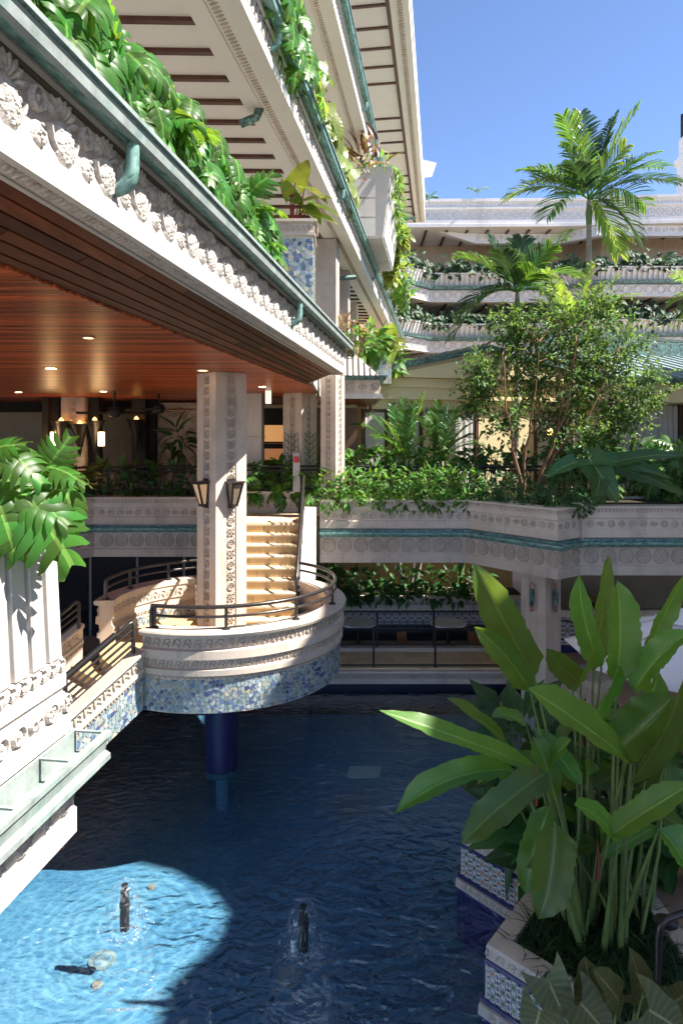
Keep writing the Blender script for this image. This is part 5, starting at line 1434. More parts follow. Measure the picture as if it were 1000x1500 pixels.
# walkway rails
def plain_rail(path, z0, lab, zt, xs):
    th = empty('walkway_railing', (path[0][0], path[0][1], z0), lab, 'railing')
    P = [Vector((a, b, 0)) for a, b in path]
    MB().tube([p + Zv * zt for p in P], .022, 8).build('top_rail', BLACK, th, 50); MB().tube([p + Zv * (z0 + .05) for p in P], .018, 8).build('lower_rail', BLACK, th, 50)
    for x in xs: MB().b2(x - .022, x + .022, P[0].y - .022, P[0].y + .022, z0 - .02, zt + (.0)).build('post', BLACK, th)
    return th
D1 = 14.6
plain_rail([(-2.2, D1), (3.6, D1)], Z1, 'low black railing on the pool side of the paved walkway', -.281 * D1, [.0 + (px - 500) / 1000 * D1 for px in (360, 455, 547, 637, 730)])
plain_rail([(-2.2, 15.82), (3.75, 15.82)], Z1 + .07, 'black railing along the dining side of the paved walkway', -.256 * 15.82, [(px - 500) / 1000 * 15.82 for px in (380, 470, 552, 635, 720)])
# right part: low tiled wall with iron oval, chairs
lw = empty('low_tiled_wall', (5.2, 15.6, -5.1), 'low wall with star tiles and an iron oval behind the white parasol', 'wall')
MB().b2(4.4, 7.5, 15.6, 15.8, -5.1, -4.05).build('core', STONE, lw); MB().b2(4.38, 7.52, 15.57, 15.82, -4.05, -3.96).build('cap', STONE, lw); MB().b2(4.4, 7.5, 15.585, 15.6, -5.0, -4.75).build('navy_base', NAVY, lw)
for i in range(14):
    for j in range(3): link_mesh('tile', tmesh, lw, mw=Matrix.Translation((4.55 + .2 * i, 15.592, -4.62 + .2 * j)))
MB().tube([(5.05 + .3 * math.cos(a), 15.55, -4.4 + .22 * math.sin(a)) for a in [k * PI / 12 for k in range(25)]], .018, 6).build('iron_oval', BLACK, lw, 50)
def chair(px, py, D, lab):
    c = at(px, py, D); z0 = -5.1; x, y = c.x, c.y
    th = empty('chair', (x, y, z0), lab, 'chair', 'dark dining chairs under the terrace')
    MB().b2(x - .22, x + .22, y - .22, y + .22, z0 + .44, z0 + .49).build('seat', BLACK, th)
    b = MB(); b.tube([Vector((x - .22 * math.cos(a), y + .2, z0 + .75 + .42 * math.sin(a))) for a in [k * PI / 8 for k in range(9)]], .03, 6); b.build('back_hoop', WOODM, th, 50)
    MB().b2(x - .2, x + .2, y + .19, y + .21, z0 + .49, z0 + 1.02).build('back_panel', BLACK, th)
    for sx in (-1, 1):
        for sy in (-1, 1): MB().tube([(x + sx * .2, y + sy * .2, z0), (x + sx * .2, y + sy * .2, z0 + .75 if sy > 0 else z0 + .44)], .02, 6).build('leg', WOODM, th)
chair(868, 880, 16.6, 'dark hoop backed chair left of the parasol top under the terrace')
chair(915, 878, 16.4, 'dark hoop backed chair right behind the parasol top under the terrace')

# parasol
uc = Vector((4.9, 9.5, 0)); ur = 1.72
um = empty('parasol', (uc.x, uc.y, Z1), 'white canvas parasol beside the pool on the right', 'parasol')
az = 2.71
for k in range(8):
    a0_, a1_ = az + k * PI / 4, az + (k + 1) * PI / 4
    A, B = [uc + Vector((ur * math.cos(a), ur * math.sin(a), -3.02)) for a in (a0_, a1_)]
    T = uc + Zv * -2.46
    def pt(i, j, n=6):
        e = A.lerp(B, j / n); s_ = 4 * (j / n) * (1 - j / n)
        e = e + (uc + Zv * -3.02 - e) * .05 * s_
        p = T.lerp(e, i / n); p.z -= .05 * s_ * (i / n) - .03 * math.sin(PI * i / n); return p
    V = [pt(i, j) for i in range(7) for j in range(7)]
    F = [(i * 7 + j, i * 7 + j + 1, (i + 1) * 7 + j + 1, (i + 1) * 7 + j) for i in range(6) for j in range(6)]
    o = MB().add(V, F).build('canopy_panel', CANVAS, um, 60); sm = o.modifiers.new('thick', 'SOLIDIFY'); sm.thickness = .006
    MB().tube([T + Zv * -.05, A + Zv * -.02], .014, 6).build('rib', WOODM, um)
    MB().tube([pt(i, 0) + Zv * .004 for i in range(7)], .007, 5).build('seam', STONE, um); MB().tube([pt(6, j) + Zv * -.008 for j in range(7)], .010, 5).build('hem', CANVAS, um)
vp = []
for k in range(8): vp.append(uc + Vector((.5 * math.cos(az + k * PI / 4), .5 * math.sin(az + k * PI / 4), -2.53)))
mb = MB(); mb.add(vp + [uc + Zv * -2.36], [(k, (k + 1) % 8, 8) for k in range(8)]); o = mb.build('vent_cap', CANVAS, um); sm = o.modifiers.new('thick', 'SOLIDIFY'); sm.thickness = .008
MB().tube([(uc.x, uc.y, Z1), (uc.x, uc.y, -2.30)], .03, 10).build('pole', WOODM, um); MB().lathe([(.3, 0), (.3, .08), (.05, .12)], (uc.x, uc.y, Z1), 16).build('base', STONE, um)

# ================================================================== TILED POOL PLANTER lower right
PA = [(2.15, 8.75), (1.45, 8.03), (2.12, 7.24), (1.36, 6.26), (2.05, 5.55), (1.45, 4.7), (1.45, 3.2)]
pl = empty('pool_planter', (2.0, 6.8, ZW), 'zigzag planter faced with star tiles between navy bands at the pool edge', 'planter')
PA_r = PA
MB().sweep([(-.16, -4.63), (-.02, -4.63), (.02, -4.645), (.03, -4.68), (.01, -4.69), (.015, -4.775), (.02, -4.78), (.03, -4.815), (.035, -5.13), (.055, -5.135), (.06, -5.17), (.05, -5.18), (.08, -5.19), (.085, -5.285), (.055, -5.30), (.055, -5.9), (-.16, -5.9)], PA_r).build('wall', STONE, pl, 30)
MB().sweep([(.022, -4.78), (.038, -4.78), (.042, -4.815), (.028, -4.815)], PA_r).build('navy_band', NAVY, pl)
MB().sweep([(.036, -5.132), (.064, -5.132), (.068, -5.172), (.04, -5.172)], PA_r).build('navy_band', NAVY, pl)
MB().sweep([(.056, -5.302), (.066, -5.302), (.07, -5.9), (.056, -5.9)], PA_r).build('navy_base', NAVY, pl)
scroll_frieze(PA_r, -4.732, .085, .012, .115, .016).build('scroll_frieze', STONE, pl)
scroll_frieze(PA_r, -5.237, .085, .082, .10, .016).build('scroll_frieze', STONE, pl)
tmesh3 = MB().b2(-.0525, .0525, -.010, .003, -.0525, .0525).mesh('star_tile', STAR)
n = 0
for (a, b) in zip(PA_r[:-1], PA_r[1:]):
    a, b = Vector((*a, 0)), Vector((*b, 0)); L = (b - a).length; d = (b - a) / L; nn = Vector((d.y, -d.x, 0)); m = int(L / .107)
    for i in range(m):
        for j in range(3):
            if n >= 290: break
            p = a + d * (L * (i + .5) / m) + nn * (.0335 + .0025 * (2 - j)) + Zv * (-4.868 - .106 * j)
            link_mesh('star_tile', tmesh3, pl, mw=face_mat(p, d, nn) @ Matrix.Scale(L / m / .107, 4, (1, 0, 0))); n += 1
MB().prism([(x + .08, y) for x, y in PA] + [(2.6, 3.2), (3.1, 5), (3.0, 7), (2.6, 8.6)], -5.9, -4.70).build('soil', SOIL, pl)
ib = MB().sweep([(-.1, -4.63), (.06, -4.63), (.07, -4.66), (.04, -4.68), (.04, -4.76), (.05, -4.765), (.05, -4.80), (.04, -4.81), (.04, Z1), (-.1, Z1)], [(3.15, 3.4), (3.2, 5.2), (3.1, 7.1), (2.7, 8.65)]); ib.build('inner_wall', STONE, pl, 30)
rl = empty('handrail', (2.62, 5.6, Z1), 'bent dark bronze handrail at the lower right corner', 'railing')
a = at(962, 1500, 5.45); b = at(964, 1375, 5.45)
MB().tube([a + Zv * -.2, a, b, b + Vector((.015, .0, .09)), b + Vector((.07, .0, .16)), b + Vector((.16, .0, .19)), b + Vector((.9, .1, .35))], .028, 12).build('tube', IRON, rl, 50)
MB().lathe([(.0, 0), (.09, .0), (.095, .015), (.03, .03), (0, .03)], at(975, 1352, 5.5), 16).build('rosette', IRON, rl, 40)

# ================================================================== FOUNTAINS and things in the water
SPR = bpy.data.materials.new('water film'); SPR.use_nodes = True
_nt = SPR.node_tree.nodes; _lk = SPR.node_tree.links; _nt.remove(_nt['Principled BSDF'])
_t = N(_nt, 'ShaderNodeBsdfTransparent'); _g = N(_nt, 'ShaderNodeBsdfGlossy', i_Roughness=.08); _d = N(_nt, 'ShaderNodeBsdfDiffuse'); _d.inputs[0].default_value = (.85, .9, .95, 1)
_ge = N(_nt, 'ShaderNodeNewGeometry'); _no = N(_nt, 'ShaderNodeTexNoise', i_Scale=28.0, i_Detail=4.0); _mp = N(_nt, 'ShaderNodeMapping'); _mp.inputs['Scale'].default_value = (1, 1, .25); _lk.new(_ge.outputs['Position'], _mp.inputs[0]); _lk.new(_mp.outputs[0], _no.inputs['Vector'])
_r = ramp(_nt, [(.52, (.02,) * 3), (.72, (.40,) * 3)]); _lk.new(_no.outputs[0], _r.inputs[0])
_m1 = N(_nt, 'ShaderNodeMixShader'); _m1.inputs[0].default_value = .5; _lk.new(_g.outputs[0], _m1.inputs[1]); _lk.new(_d.outputs[0], _m1.inputs[2])
_m2 = N(_nt, 'ShaderNodeMixShader'); _lk.new(_r.outputs[0], _m2.inputs[0]); _lk.new(_t.outputs[0], _m2.inputs[1]); _lk.new(_m1.outputs[0], _m2.inputs[2]); _lk.new(_m2.outputs[0], _nt['Material Output'].inputs['Surface'])
FOAM = surf('white foam', (.72, .78, .82), .5, .1, 20, .3, 60)
def fountain(fx, fy, hgt, lab, R):
    th = empty('fountain', (fx, fy, ZW), lab, 'fountain', 'bell jet fountains in the pool')
    MB().lathe([(.02, ZW - .06), (.05, ZW - .05), (.05, ZW + hgt * .45), (.056, ZW + hgt * .47), (.056, ZW + hgt * .55), (.046, ZW + hgt * .57), (.044, ZW + hgt * .85), (.03, ZW + hgt * .87), (.028, ZW + hgt * .96), (.038, ZW + hgt)], (fx, fy, 0), 14).build('nozzle', surf('scaly black nozzle', (.014, .013, .015), .5, .5, 20, .5, 50, spec=.25), th, 30)
    r = random.Random(R)
    V = []; nseg = 24; prof = [(.03, hgt + .0), (.07, hgt + .035), (.12, hgt + .01), (.165, hgt - .10), (.195, hgt - .25), (.215, .04), (.225, .0)]
    wob = [r.uniform(.85, 1.15) for _ in range(nseg)]
    for q, z in prof:
        for k in range(nseg): a = 2 * PI * k / nseg; w = 1 + (wob[k] - 1) * (q / .22); V.append((fx + q * w * math.cos(a), fy + q * w * math.sin(a), ZW + z))
    F = [(i * nseg + k, i * nseg + (k + 1) % nseg, (i + 1) * nseg + (k + 1) % nseg, (i + 1) * nseg + k) for i in range(len(prof) - 1) for k in range(nseg)]
    MB().add(V, F).build('water_bell', SPR, th, 80)
    sp = MB()
    for k in range(90):
        a = r.uniform(0, 2 * PI); q = abs(r.gauss(.22, .05)); s = r.uniform(.003, .007)
        c = Vector((fx + q * math.cos(a), fy + q * math.sin(a), ZW + max(.004, abs(r.gauss(0, .025)))))
        sp.add([c + Vector((s, 0, 0)), c + Vector((0, s, 0)), c - Vector((s, 0, 0)), c - Vector((0, s, 0)), c + Zv * s * 1.2, c - Zv * s], [(0, 1, 4), (1, 2, 4), (2, 3, 4), (3, 0, 4), (1, 0, 5), (2, 1, 5), (3, 2, 5), (0, 3, 5)])
    tag(sp.build('spray_drops', FOAM, th), kind='stuff')
    ring = MB()
    for k in range(150):
        a = r.uniform(0, 2 * PI); q = abs(r.gauss(.235, .07))
        ring.dome(Vector((fx, fy, ZW + .003)), Vector((1, 0, 0)), Zv, Vector((0, 1, 0)), q * math.cos(a), q * math.sin(a), r.uniform(.015, .05), r.uniform(.006, .015), .008, a + PI / 2, 6)
    tag(ring.build('foam', SPR, th), kind='stuff')
fountain(FOUNT[0][0], FOUNT[0][1], .44, 'black fountain nozzle in the sunlit patch of the pool', 3)
fountain(FOUNT[1][0], FOUNT[1][1], .42, 'black fountain nozzle in the shaded middle of the pool', 4)
for i, (px, py, lab) in enumerate(((150, 1408, 'pale round light fitting on the pool floor below the sunlit fountain'), (425, 1432, 'pale round light fitting on the pool floor below the shaded fountain'))):
    D = -ZB / ((py - 640) / 1000); c = at(px, py, D)
    th = empty('pool_light', (c.x, c.y, ZB), lab, 'pool light', 'round lights on the pool floor'); MB().lathe([(0, .03), (.08, .028), (.11, .015), (.12, .0)], (c.x, c.y, ZB), 16).build('lens', surf('dull lens', (.24, .33, .37), .5, .3, 12), th, 40); MB().lathe([(.12, .018), (.15, .018), (.15, 0)], (c.x, c.y, ZB), 16).build('ring', COPPERL, th, 40)
for px, py, lab in ((222, 1300, 'small copper drain cap on the sunlit pool floor'), (142, 1443, 'rusty drain cap on the pool floor near the sunlit fountain')):
    D = -ZB / ((py - 640) / 1000); c = at(px, py, D); tag(MB().lathe([(0, .02), (.05, .02), (.065, 0)], (c.x, c.y, ZB), 12).build('drain_cap', surf('dull copper cap', (.25, .22, .19), .6, .3, 12), None, loc=(c.x, c.y, ZB)), lab, 'drain')
c = at(533, 1131, 5.34 / .491); hatch = MB()
pts = []
for cx_, cy_, a0_ in ((.2, .1, 0), (-.2, .1, 90), (-.2, -.1, 180), (.2, -.1, 270)):
    for k in range(4): a = math.radians(a0_ + 30 * k); pts.append((c.x + cx_ + .06 * math.cos(a) + cy_ * .2, c.y + cy_ * 1.2 + .06 * math.sin(a)))
hatch.prism(pts, ZW - .03, ZW + .012)
fo = tag(hatch.build('floating_plate', surf('pale teal plastic', (.15, .24, .26), .5, .15, 6), None, loc=(c.x, c.y, ZW)), 'pale teal square plate floating on the dark middle of the pool', 'plate')
bevel(fo, .008)

# ================================================================== COPPER CRANES
def crane(c, s, yaw, lab, flap=.45):
    th = empty('crane_sculpture', c, lab, 'sculpture', 'verdigris crane sculptures')
    M = Matrix.Translation(c) @ Matrix.Rotation(yaw, 4, 'Z') @ Matrix.Scale(s, 4)
    T = lambda *p: M @ Vector(p)
    MB().tube([T(-.45, 0, .0), T(-.2, 0, .02), T(0, 0, .05), T(.22, 0, .08), T(.36, 0, .18), T(.5, 0, .22), T(.62, 0, .2), T(.72, 0, .17)], [x * s for x in (.02, .08, .11, .08, .04, .035, .04, .008)], 8).build('body', COPPER, th, 60)
    for sg in (-1, 1):
        V = []
        for i in range(7):
            t = i / 6
            y = sg * (.08 + .72 * t); z = .08 + flap * math.sin(t * 1.9) * .5; w = .30 * (1 - .65 * t)
            V += [T(.12 + .1 * t - .2 * t * t, y, z), T(.12 - w * .5 - .1 * t, y, z + .02), T(.12 - w - .2 * t, y, z - .03 * (1 + (i % 2)))]
        F = [(3 * i + j, 3 * i + j + 1, 3 * i + 4 + j, 3 * i + 3 + j) for i in range(6) for j in range(2)]
        o = MB().add(V, F).build('wing', COPPER, th, 50); sm = o.modifiers.new('thick', 'SOLIDIFY'); sm.thickness = .03 * s
    MB().tube([T(-.4, 0, 0), T(-.75, .03, -.04)], [.04 * s, .015 * s], 6).build('tail', COPPER, th)
    MB().tube([T(0, 0, 0), T(0, 0, -.3)], .02 * s, 6).build('stand', COPPERD, th)
crane(at(699, 281, 37.8), .75, -1.57, 'green copper crane with spread wings perched on the far roof parapet', .5)
crane(at(628, 290, 34.0), .9, -.9, 'green copper crane at the end of the roof overhang', .3)
crane(at(572, 422, 30.5), 1.25, -1.5, 'large green copper crane low on the long balcony gutter', .45)
crane(at(586, 328, 33.0), 1.1, -1.2, 'green copper crane high on the upper gutter end', .6)

# ================================================================== PLANTS
def t_leaf(w=.42, n=5, fold=.12, droop=.18, tipx=.6, heart=0.0, seg=2, waves=0.0):
    """ovate blade, length 1 along +y; columns across = 2*seg"""
    V, UV, F = [], [], []
    m = 2 * seg + 1
    for i in range(n + 1):
        t = i / n
        hw = w / 2 * (math.sin(PI * min(1, max(0, t)) ** tipx) ** .75 if 0 < t < 1 else 0.0)
        if heart and t < .3: hw = max(hw, w / 2 * heart * (1 - t * .3))
        for j in range(m):
            s = (j - seg) / seg
            y = t - (heart * .28 * abs(s) ** 1.3 * (1 - t) ** 3)
            V.append((s * hw, y, fold * abs(s) * hw * 1.6 - droop * t * t + waves * math.sin(t * 17 + s * 2) * abs(s) * .03)); UV.append(((s + 1) / 2, t))
    for i in range(n):
        for j in range(m - 1): F.append((i * m + j, i * m + j + 1, (i + 1) * m + j + 1, (i + 1) * m + j))
    return np.array(V), np.array(F), np.array(UV)
def t_monstera(K=6, q=5, slit=.42):
    """deeply slit heart: each side is a comb of rounded fingers joined near the midrib"""
    V, UV, F = [], [], []
    def put(x, y, dz=0.0):
        V.append((x, y, -.46 * x * x - .32 * y * y + .10 * abs(x) + dz)); UV.append((.5 + x * .9, y)); return len(V) - 1
    def hw(t): return .47 * (math.sin(PI * (t * .84 + .16) ** .85) ** .7)
    for sg in (-1, 1):
        for k in range(K):
            ya, yb = k / K * .94, (k + 1) / K * .94 + (.06 if k == K - 1 else 0)
            yc = (ya + yb) / 2; h = hw(yc); half = (yb - ya) / 2
            sw = (.16 if k else -.16) * (1 - .35 * k / K)
            rows = []
            for i in range(q + 1):
                t = i / q; u = max(0.0, (t - slit) / (1 - slit))
                th = half * (1.02 - .22 * min(1, u * 1.6)) * (math.sqrt(max(0.0, 1 - max(0.0, (u - .55) / .45) ** 2)) * .96 + .04 if u > .55 else 1)
                xx = h * (t if k else t * .92); ym = yc + sw * t ** 1.4 + .5 * half * t
                dr = -.13 * u ** 2
                rows.append((put(sg * xx, ym - th, dr), put(sg * xx, ym, dr + .012 * (1 - u)), put(sg * xx, ym + th, dr)))
            for i in range(q):
                for j in range(2):
                    f = (rows[i][j], rows[i + 1][j], rows[i + 1][j + 1], rows[i][j + 1])
                    F.append(f if sg > 0 else f[::-1])
    return np.array(V), np.array(F), np.array(UV)
T_OV = t_leaf(.42, 4, .18, .2)
T_OV2 = t_leaf(.55, 4, .15, .25, .55)
T_SM = t_leaf(.5, 2, .2, .12, .7, 0, 1)
T_LONG = t_leaf(.24, 6, .2, .45, .6)
T_HEART = t_leaf(.78, 7, .15, .3, .5, .9, 2, .6)
T_MON = t_monstera()
ME = {}
def tm(key, tmpl, mat):
    k = (key, mat.name)
    if k not in ME: ME[k] = np_mesh(key, tmpl[0], tmpl[1], mat, tmpl[2])
    return ME[k]

def shrub(name, base, vols, tmpl, mat, size, nobj, nstuff, label, cat, seed, group=None, out=Vector((0, -1, .35)), stem=True):
    """vols: list of (centre, radii); leaves on the outer shell, tips outwards and down; nearest ones as leaf objects"""
    R = random.Random(seed)
    th = empty(name, base, label, cat, group)
    Ms = []
    for i in range(nobj + nstuff):
        c, r = R.choice(vols)
        d = Vector((R.gauss(0, 1), R.gauss(0, 1), R.gauss(0, 1))).normalized()
        q = R.uniform(.45, 1.0) ** .5
        p = Vector(c) + Vector((d.x * r[0], d.y * r[1], d.z * r[2])) * q
        dirv = (d + Vector((R.gauss(0, .45), R.gauss(0, .45), R.gauss(-.15, .4)))).normalized()
        nrm = (Vector((d.x * .5, d.y * .5, abs(d.z) + .5)) + out * .5 + Vector((R.gauss(0, .3), R.gauss(0, .3), 0)))
        Ms.append((p.dot(out) + R.uniform(-.1, .1), frame(p, dirv, nrm, size * R.uniform(.65, 1.25))))
    Ms.sort(key=lambda a: -a[0])
    me = tm('leaf', tmpl, mat)
    for s_, M in Ms[:nobj]: link_mesh('leaf', me, th, mw=M)
    if nstuff:
        o = link_mesh('foliage', scatter_mesh('foliage', tmpl, [M for s_, M in Ms[nobj:]], mat, th.location), th)
        tag(o, kind='stuff')
    if stem:
        mb = MB()
        for c, r in vols:
            c = Vector(c)
            for k in range(3):
                mb.tube([(c.x + R.uniform(-.3, .3) * r[0], c.y + R.uniform(-.3, .3) * r[1], base[2]), c + Vector((R.uniform(-.5, .5) * r[0], R.uniform(-.5, .5) * r[1], r[2] * .5))], [.02, .008], 5)
        mb.build('stems', STEM, th)
    return th
ORD = ['first', 'second', 'third', 'fourth', 'fifth', 'sixth', 'seventh', 'eighth', 'ninth', 'tenth', 'eleventh', 'twelfth', 'thirteenth', 'fourteenth']

# ---- hedge in the terrace planter (bright to the left, shaded to the right)
i = 0
for k in range(8):
    x = -.25 + .42 * k; y = 14.55
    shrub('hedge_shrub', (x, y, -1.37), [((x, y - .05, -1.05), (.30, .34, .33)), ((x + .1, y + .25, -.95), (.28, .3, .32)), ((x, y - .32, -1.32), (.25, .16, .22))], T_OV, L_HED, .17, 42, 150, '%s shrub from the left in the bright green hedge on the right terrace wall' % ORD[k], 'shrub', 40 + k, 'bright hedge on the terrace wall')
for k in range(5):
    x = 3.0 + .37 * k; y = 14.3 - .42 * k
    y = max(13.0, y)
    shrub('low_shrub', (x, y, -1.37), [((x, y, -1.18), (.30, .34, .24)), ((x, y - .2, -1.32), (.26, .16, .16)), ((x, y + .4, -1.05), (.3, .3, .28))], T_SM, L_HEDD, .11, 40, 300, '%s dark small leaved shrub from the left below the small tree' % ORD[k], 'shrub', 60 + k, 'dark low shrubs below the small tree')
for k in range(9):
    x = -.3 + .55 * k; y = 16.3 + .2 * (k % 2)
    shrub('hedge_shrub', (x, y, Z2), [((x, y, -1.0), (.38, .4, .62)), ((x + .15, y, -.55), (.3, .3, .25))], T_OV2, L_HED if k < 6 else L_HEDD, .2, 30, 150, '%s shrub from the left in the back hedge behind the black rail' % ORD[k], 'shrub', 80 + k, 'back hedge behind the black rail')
for k in range(7):
    x = 4.9 + .75 * k; y = 14.9 + .25 * (k % 3)
    shrub('monstera', (x, y, Z2), [((x, y, -.95), (.5, .45, .55)), ((x + .2, y + .2, -.45), (.45, .4, .3))], T_MON, L_ELE if k % 2 else L_HEDD, .42, 26, 40, '%s large leaved plant from the left in the green bank on the far right terrace' % ORD[k], 'plant', 95 + k, 'large leaved bank on the right terrace')
for k in range(3):
    x = -2.1 + .65 * k
    shrub('monstera', (x, 15.95, -1.3), [((x, 15.9, -.95), (.36, .3, .42)), ((x + .1, 15.6, -1.1), (.3, .15, .25))], T_MON, L_MON, .33, 24, 20, '%s glossy monstera from the left behind the stair head rail' % ORD[k], 'plant', 110 + k, 'monsteras behind the stair head rail')
for k in range(7):
    x = -6.5 + .62 * k; y = 15.6 if x > -5.4 else 15.6 - (-5.4 - x)
    shrub('dark_hedge_plant', (x, y, Z2), [((x, y, -1.1), (.36, .28, .5)), ((x, y - .25, -1.0), (.3, .15, .3))], T_LONG, L_HEDD, .42, 24, 40, '%s plant from the left in the dark lobby hedge' % ORD[k], 'plant', 120 + k, 'dark hedge in front of the lobby')
p = shrub('potted_palm', (-4.2, 17.6, Z2), [((-4.2, 17.6, -.1), (.25, .3, .4))], T_LONG, L_PALMD, .5, 24, 10, 'dark spiky plant in front of the stone mural', 'plant', 131)
# level 1 planter hedge and palm stems
for k in range(8):
    x = -.8 + .62 * k
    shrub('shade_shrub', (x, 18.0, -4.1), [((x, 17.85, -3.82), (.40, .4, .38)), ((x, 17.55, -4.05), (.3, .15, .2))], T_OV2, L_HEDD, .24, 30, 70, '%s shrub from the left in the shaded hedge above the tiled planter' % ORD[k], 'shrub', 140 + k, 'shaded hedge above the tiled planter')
for k, (pa, pb, lab) in enumerate((((588, 850), (584, 815), 'dark palm stem left of three rising behind the shaded hedge'), ((603, 850), (606, 815), 'middle dark palm stem rising behind the shaded hedge'), ((610, 850), (617, 815), 'right leaning dark palm stem rising behind the shaded hedge'), ((674, 850), (677, 815), 'lone green palm stem behind the right end of the shaded hedge'))):
    a, b = at(*pa, 18.3), at(*pb, 18.3); d = (b - a); a2 = a - d * ((a.z + 4.1) / d.z); b2_ = a + d * ((-2.62 - a.z) / d.z)
    tag(MB().tube([a2, a, b2_], .06 if k < 3 else .075, 8).build('palm_tree', PBARK if k < 3 else STEM, None, 40, loc=a2), lab, 'palm', 'palm stems behind the shaded hedge' if k < 3 else None)
for k, (x, lab) in enumerate(((-.3, 'broad dark leaves hanging beside the balcony under the terrace'), (5.1, 'dark fern like plant right of the pool column'))):
    shrub('shade_plant', (x, 17.2, -4.9), [((x, 17.3, -3.3), (.5, .3, .45))], T_HEART, L_HEDD, .6, 16, 0, lab, 'plant', 160 + k)

# ---- elephant ears on the terrace bed
def big_leaf(parent, base, tip, w, bend, nrm, mat, n=16, seg=3, fold=.25, name='leaf', prof='banana', wav=.5, seed=0, side=0.0):
    base, tip = Vector(base), Vector(tip); nrm = Vector(nrm).normalized()
    L = (tip - base).length
    ch = (tip - base).normalized(); lat = ch.cross(nrm).normalized()
    ctrl = (base + tip) / 2 + nrm * bend * L + lat * side * L
    R = random.Random(seed * 7 + 3); ph = R.uniform(0, 6)
    V, UV, F = [], [], []; m = 2 * seg + 1
    for i in range(n + 1):
        t = i / n
        p = base * (1 - t) ** 2 + ctrl * 2 * t * (1 - t) + tip * t * t
        tg = ((ctrl - base) * (1 - t) + (tip - ctrl) * t).normalized()
        sd = tg.cross(nrm).normalized(); nn = sd.cross(tg).normalized()
        if prof == 'banana': h = w / 2 * min(1, (t / .16) ** .7 if t > 0 else 0) * (1 - max(0, (t - .58) / .42) ** 2.4) * 1.0
        else: h = w / 2 * (1.0 if t < .05 else math.cos((t - .05) / .95 * PI / 2) ** .8)
        if i == n: h = 0.002
        for j in range(m):
            s = (j - seg) / seg
            y = 0
            hh = h * (1 if abs(s) < .9 or prof != 'banana' else R.uniform(.86, 1.04))
            q = p + sd * (s * hh) + nn * (fold * abs(s) * h + wav * .045 * w * math.sin(t * 15 + ph + (2 if s > 0 else 0)) * abs(s) ** 2)
            if prof != 'banana': q -= tg * (.36 * w * abs(s) ** 1.5 * (1 - t) ** 3) if t < .6 else Vector((0, 0, 0))
            V.append(q - off_of(parent)); UV.append(((s + 1) / 2, t))
    for i in range(n):
        for j in range(m - 1): F.append((i * m + j, i * m + j + 1, (i + 1) * m + j + 1, (i + 1) * m + j))
    return link_mesh(name, np_mesh(name, np.array([tuple(v) for v in V]), np.array(F), mat, np.array(UV)), parent)
def stalk(parent, pts, r, mat, name='stalk'):
    return MB().tube(pts, r, 7).build(name, mat, parent, 60)
ee = empty('elephant_ear', (5.2, 13.6, -1.4), 'huge leaved elephant ear drooping over the right terrace wall', 'plant')
for k, (b, t, w, nr_) in enumerate((((868, 672), (985, 702), .55, (.1, -.6, .8)), ((862, 672), (905, 738), .60, (-.2, -.9, .4)), ((845, 676), (800, 700), .45, (-.3, -.6, .7)), ((900, 685), (1005, 728), .55, (.1, -.7, .7)), ((895, 678), (1010, 668), .5, (0, -.5, .9)), ((880, 690), (868, 740), .4, (0, -1, .3)))):
    D = 13.4 - .1 * (k % 3); B = at(*b, D); Tp = at(*t, D - .35)
    big_leaf(ee, B, Tp, w, .12, nr_, L_ELE, 14, 3, .18, prof='heart', seed=k)
    stalk(ee, [(5.2, 13.6, -1.4), (5.2 + (B.x - 5.2) * .6, 13.6, -1.0), B], [.03, .02, .012], STEM)

# ---- small tree
TB = at(775, 716, 14.8); TB.z = -1.40
tr_ = empty('small_tree', TB, 'small leaved tree with several reddish stems in the terrace bed', 'tree')
CL = [(820, 478, 52), (752, 512, 48), (905, 512, 58), (868, 570, 52), (785, 560, 46), (705, 566, 32), (945, 566, 32), (815, 618, 40), (895, 622, 34), (748, 478, 32), (880, 455, 34), (735, 610, 30), (840, 530, 55), (700, 540, 24), (930, 598, 30), (690, 590, 16), (860, 650, 28)]
R = random.Random(5); clumps = []
for px, py, r in CL:
    c = at(px, py, 15.1 + R.uniform(-.4, .8)); clumps.append((c, r * .0151))
Ms = []
for c, r in clumps:
    tw_ = int(1000 * (r / .7) ** 1.6) + 90
    for _ in range(max(4, tw_ // 11)):
        d = Vector((R.gauss(0, 1), R.gauss(0, 1), R.gauss(0, 1))).normalized(); a = c + d * r * R.uniform(.35, 1.15)
        td = (d + Vector((R.gauss(0, .5), R.gauss(0, .5), R.gauss(.1, .4)))).normalized()
        for q in range(11):
            p = a + td * (.04 * q - .2) + Vector((R.gauss(0, .03), R.gauss(0, .03), R.gauss(0, .03)))
            dv = (td + Vector((R.gauss(0, .8), R.gauss(0, .8), R.gauss(-.1, .6))))
            Ms.append(frame(p, dv, Vector((R.gauss(0, .5), R.gauss(-.2, .5), 1)), R.uniform(.085, .16)))
cr = link_mesh('crown', scatter_mesh('crown', T_SM, Ms, L_TREE, TB), tr_); tag(cr, kind='stuff')
stems = [((768, 716), (752, 660), (742, 600), (735, 520), .045), ((765, 716), (770, 655), (780, 600), (790, 500), .04), ((780, 716), (800, 672), (828, 610), (845, 500), .05), ((788, 716), (808, 670), (860, 610), (905, 520), .05), ((783, 714), (812, 660), (822, 590), (815, 470), .035)]
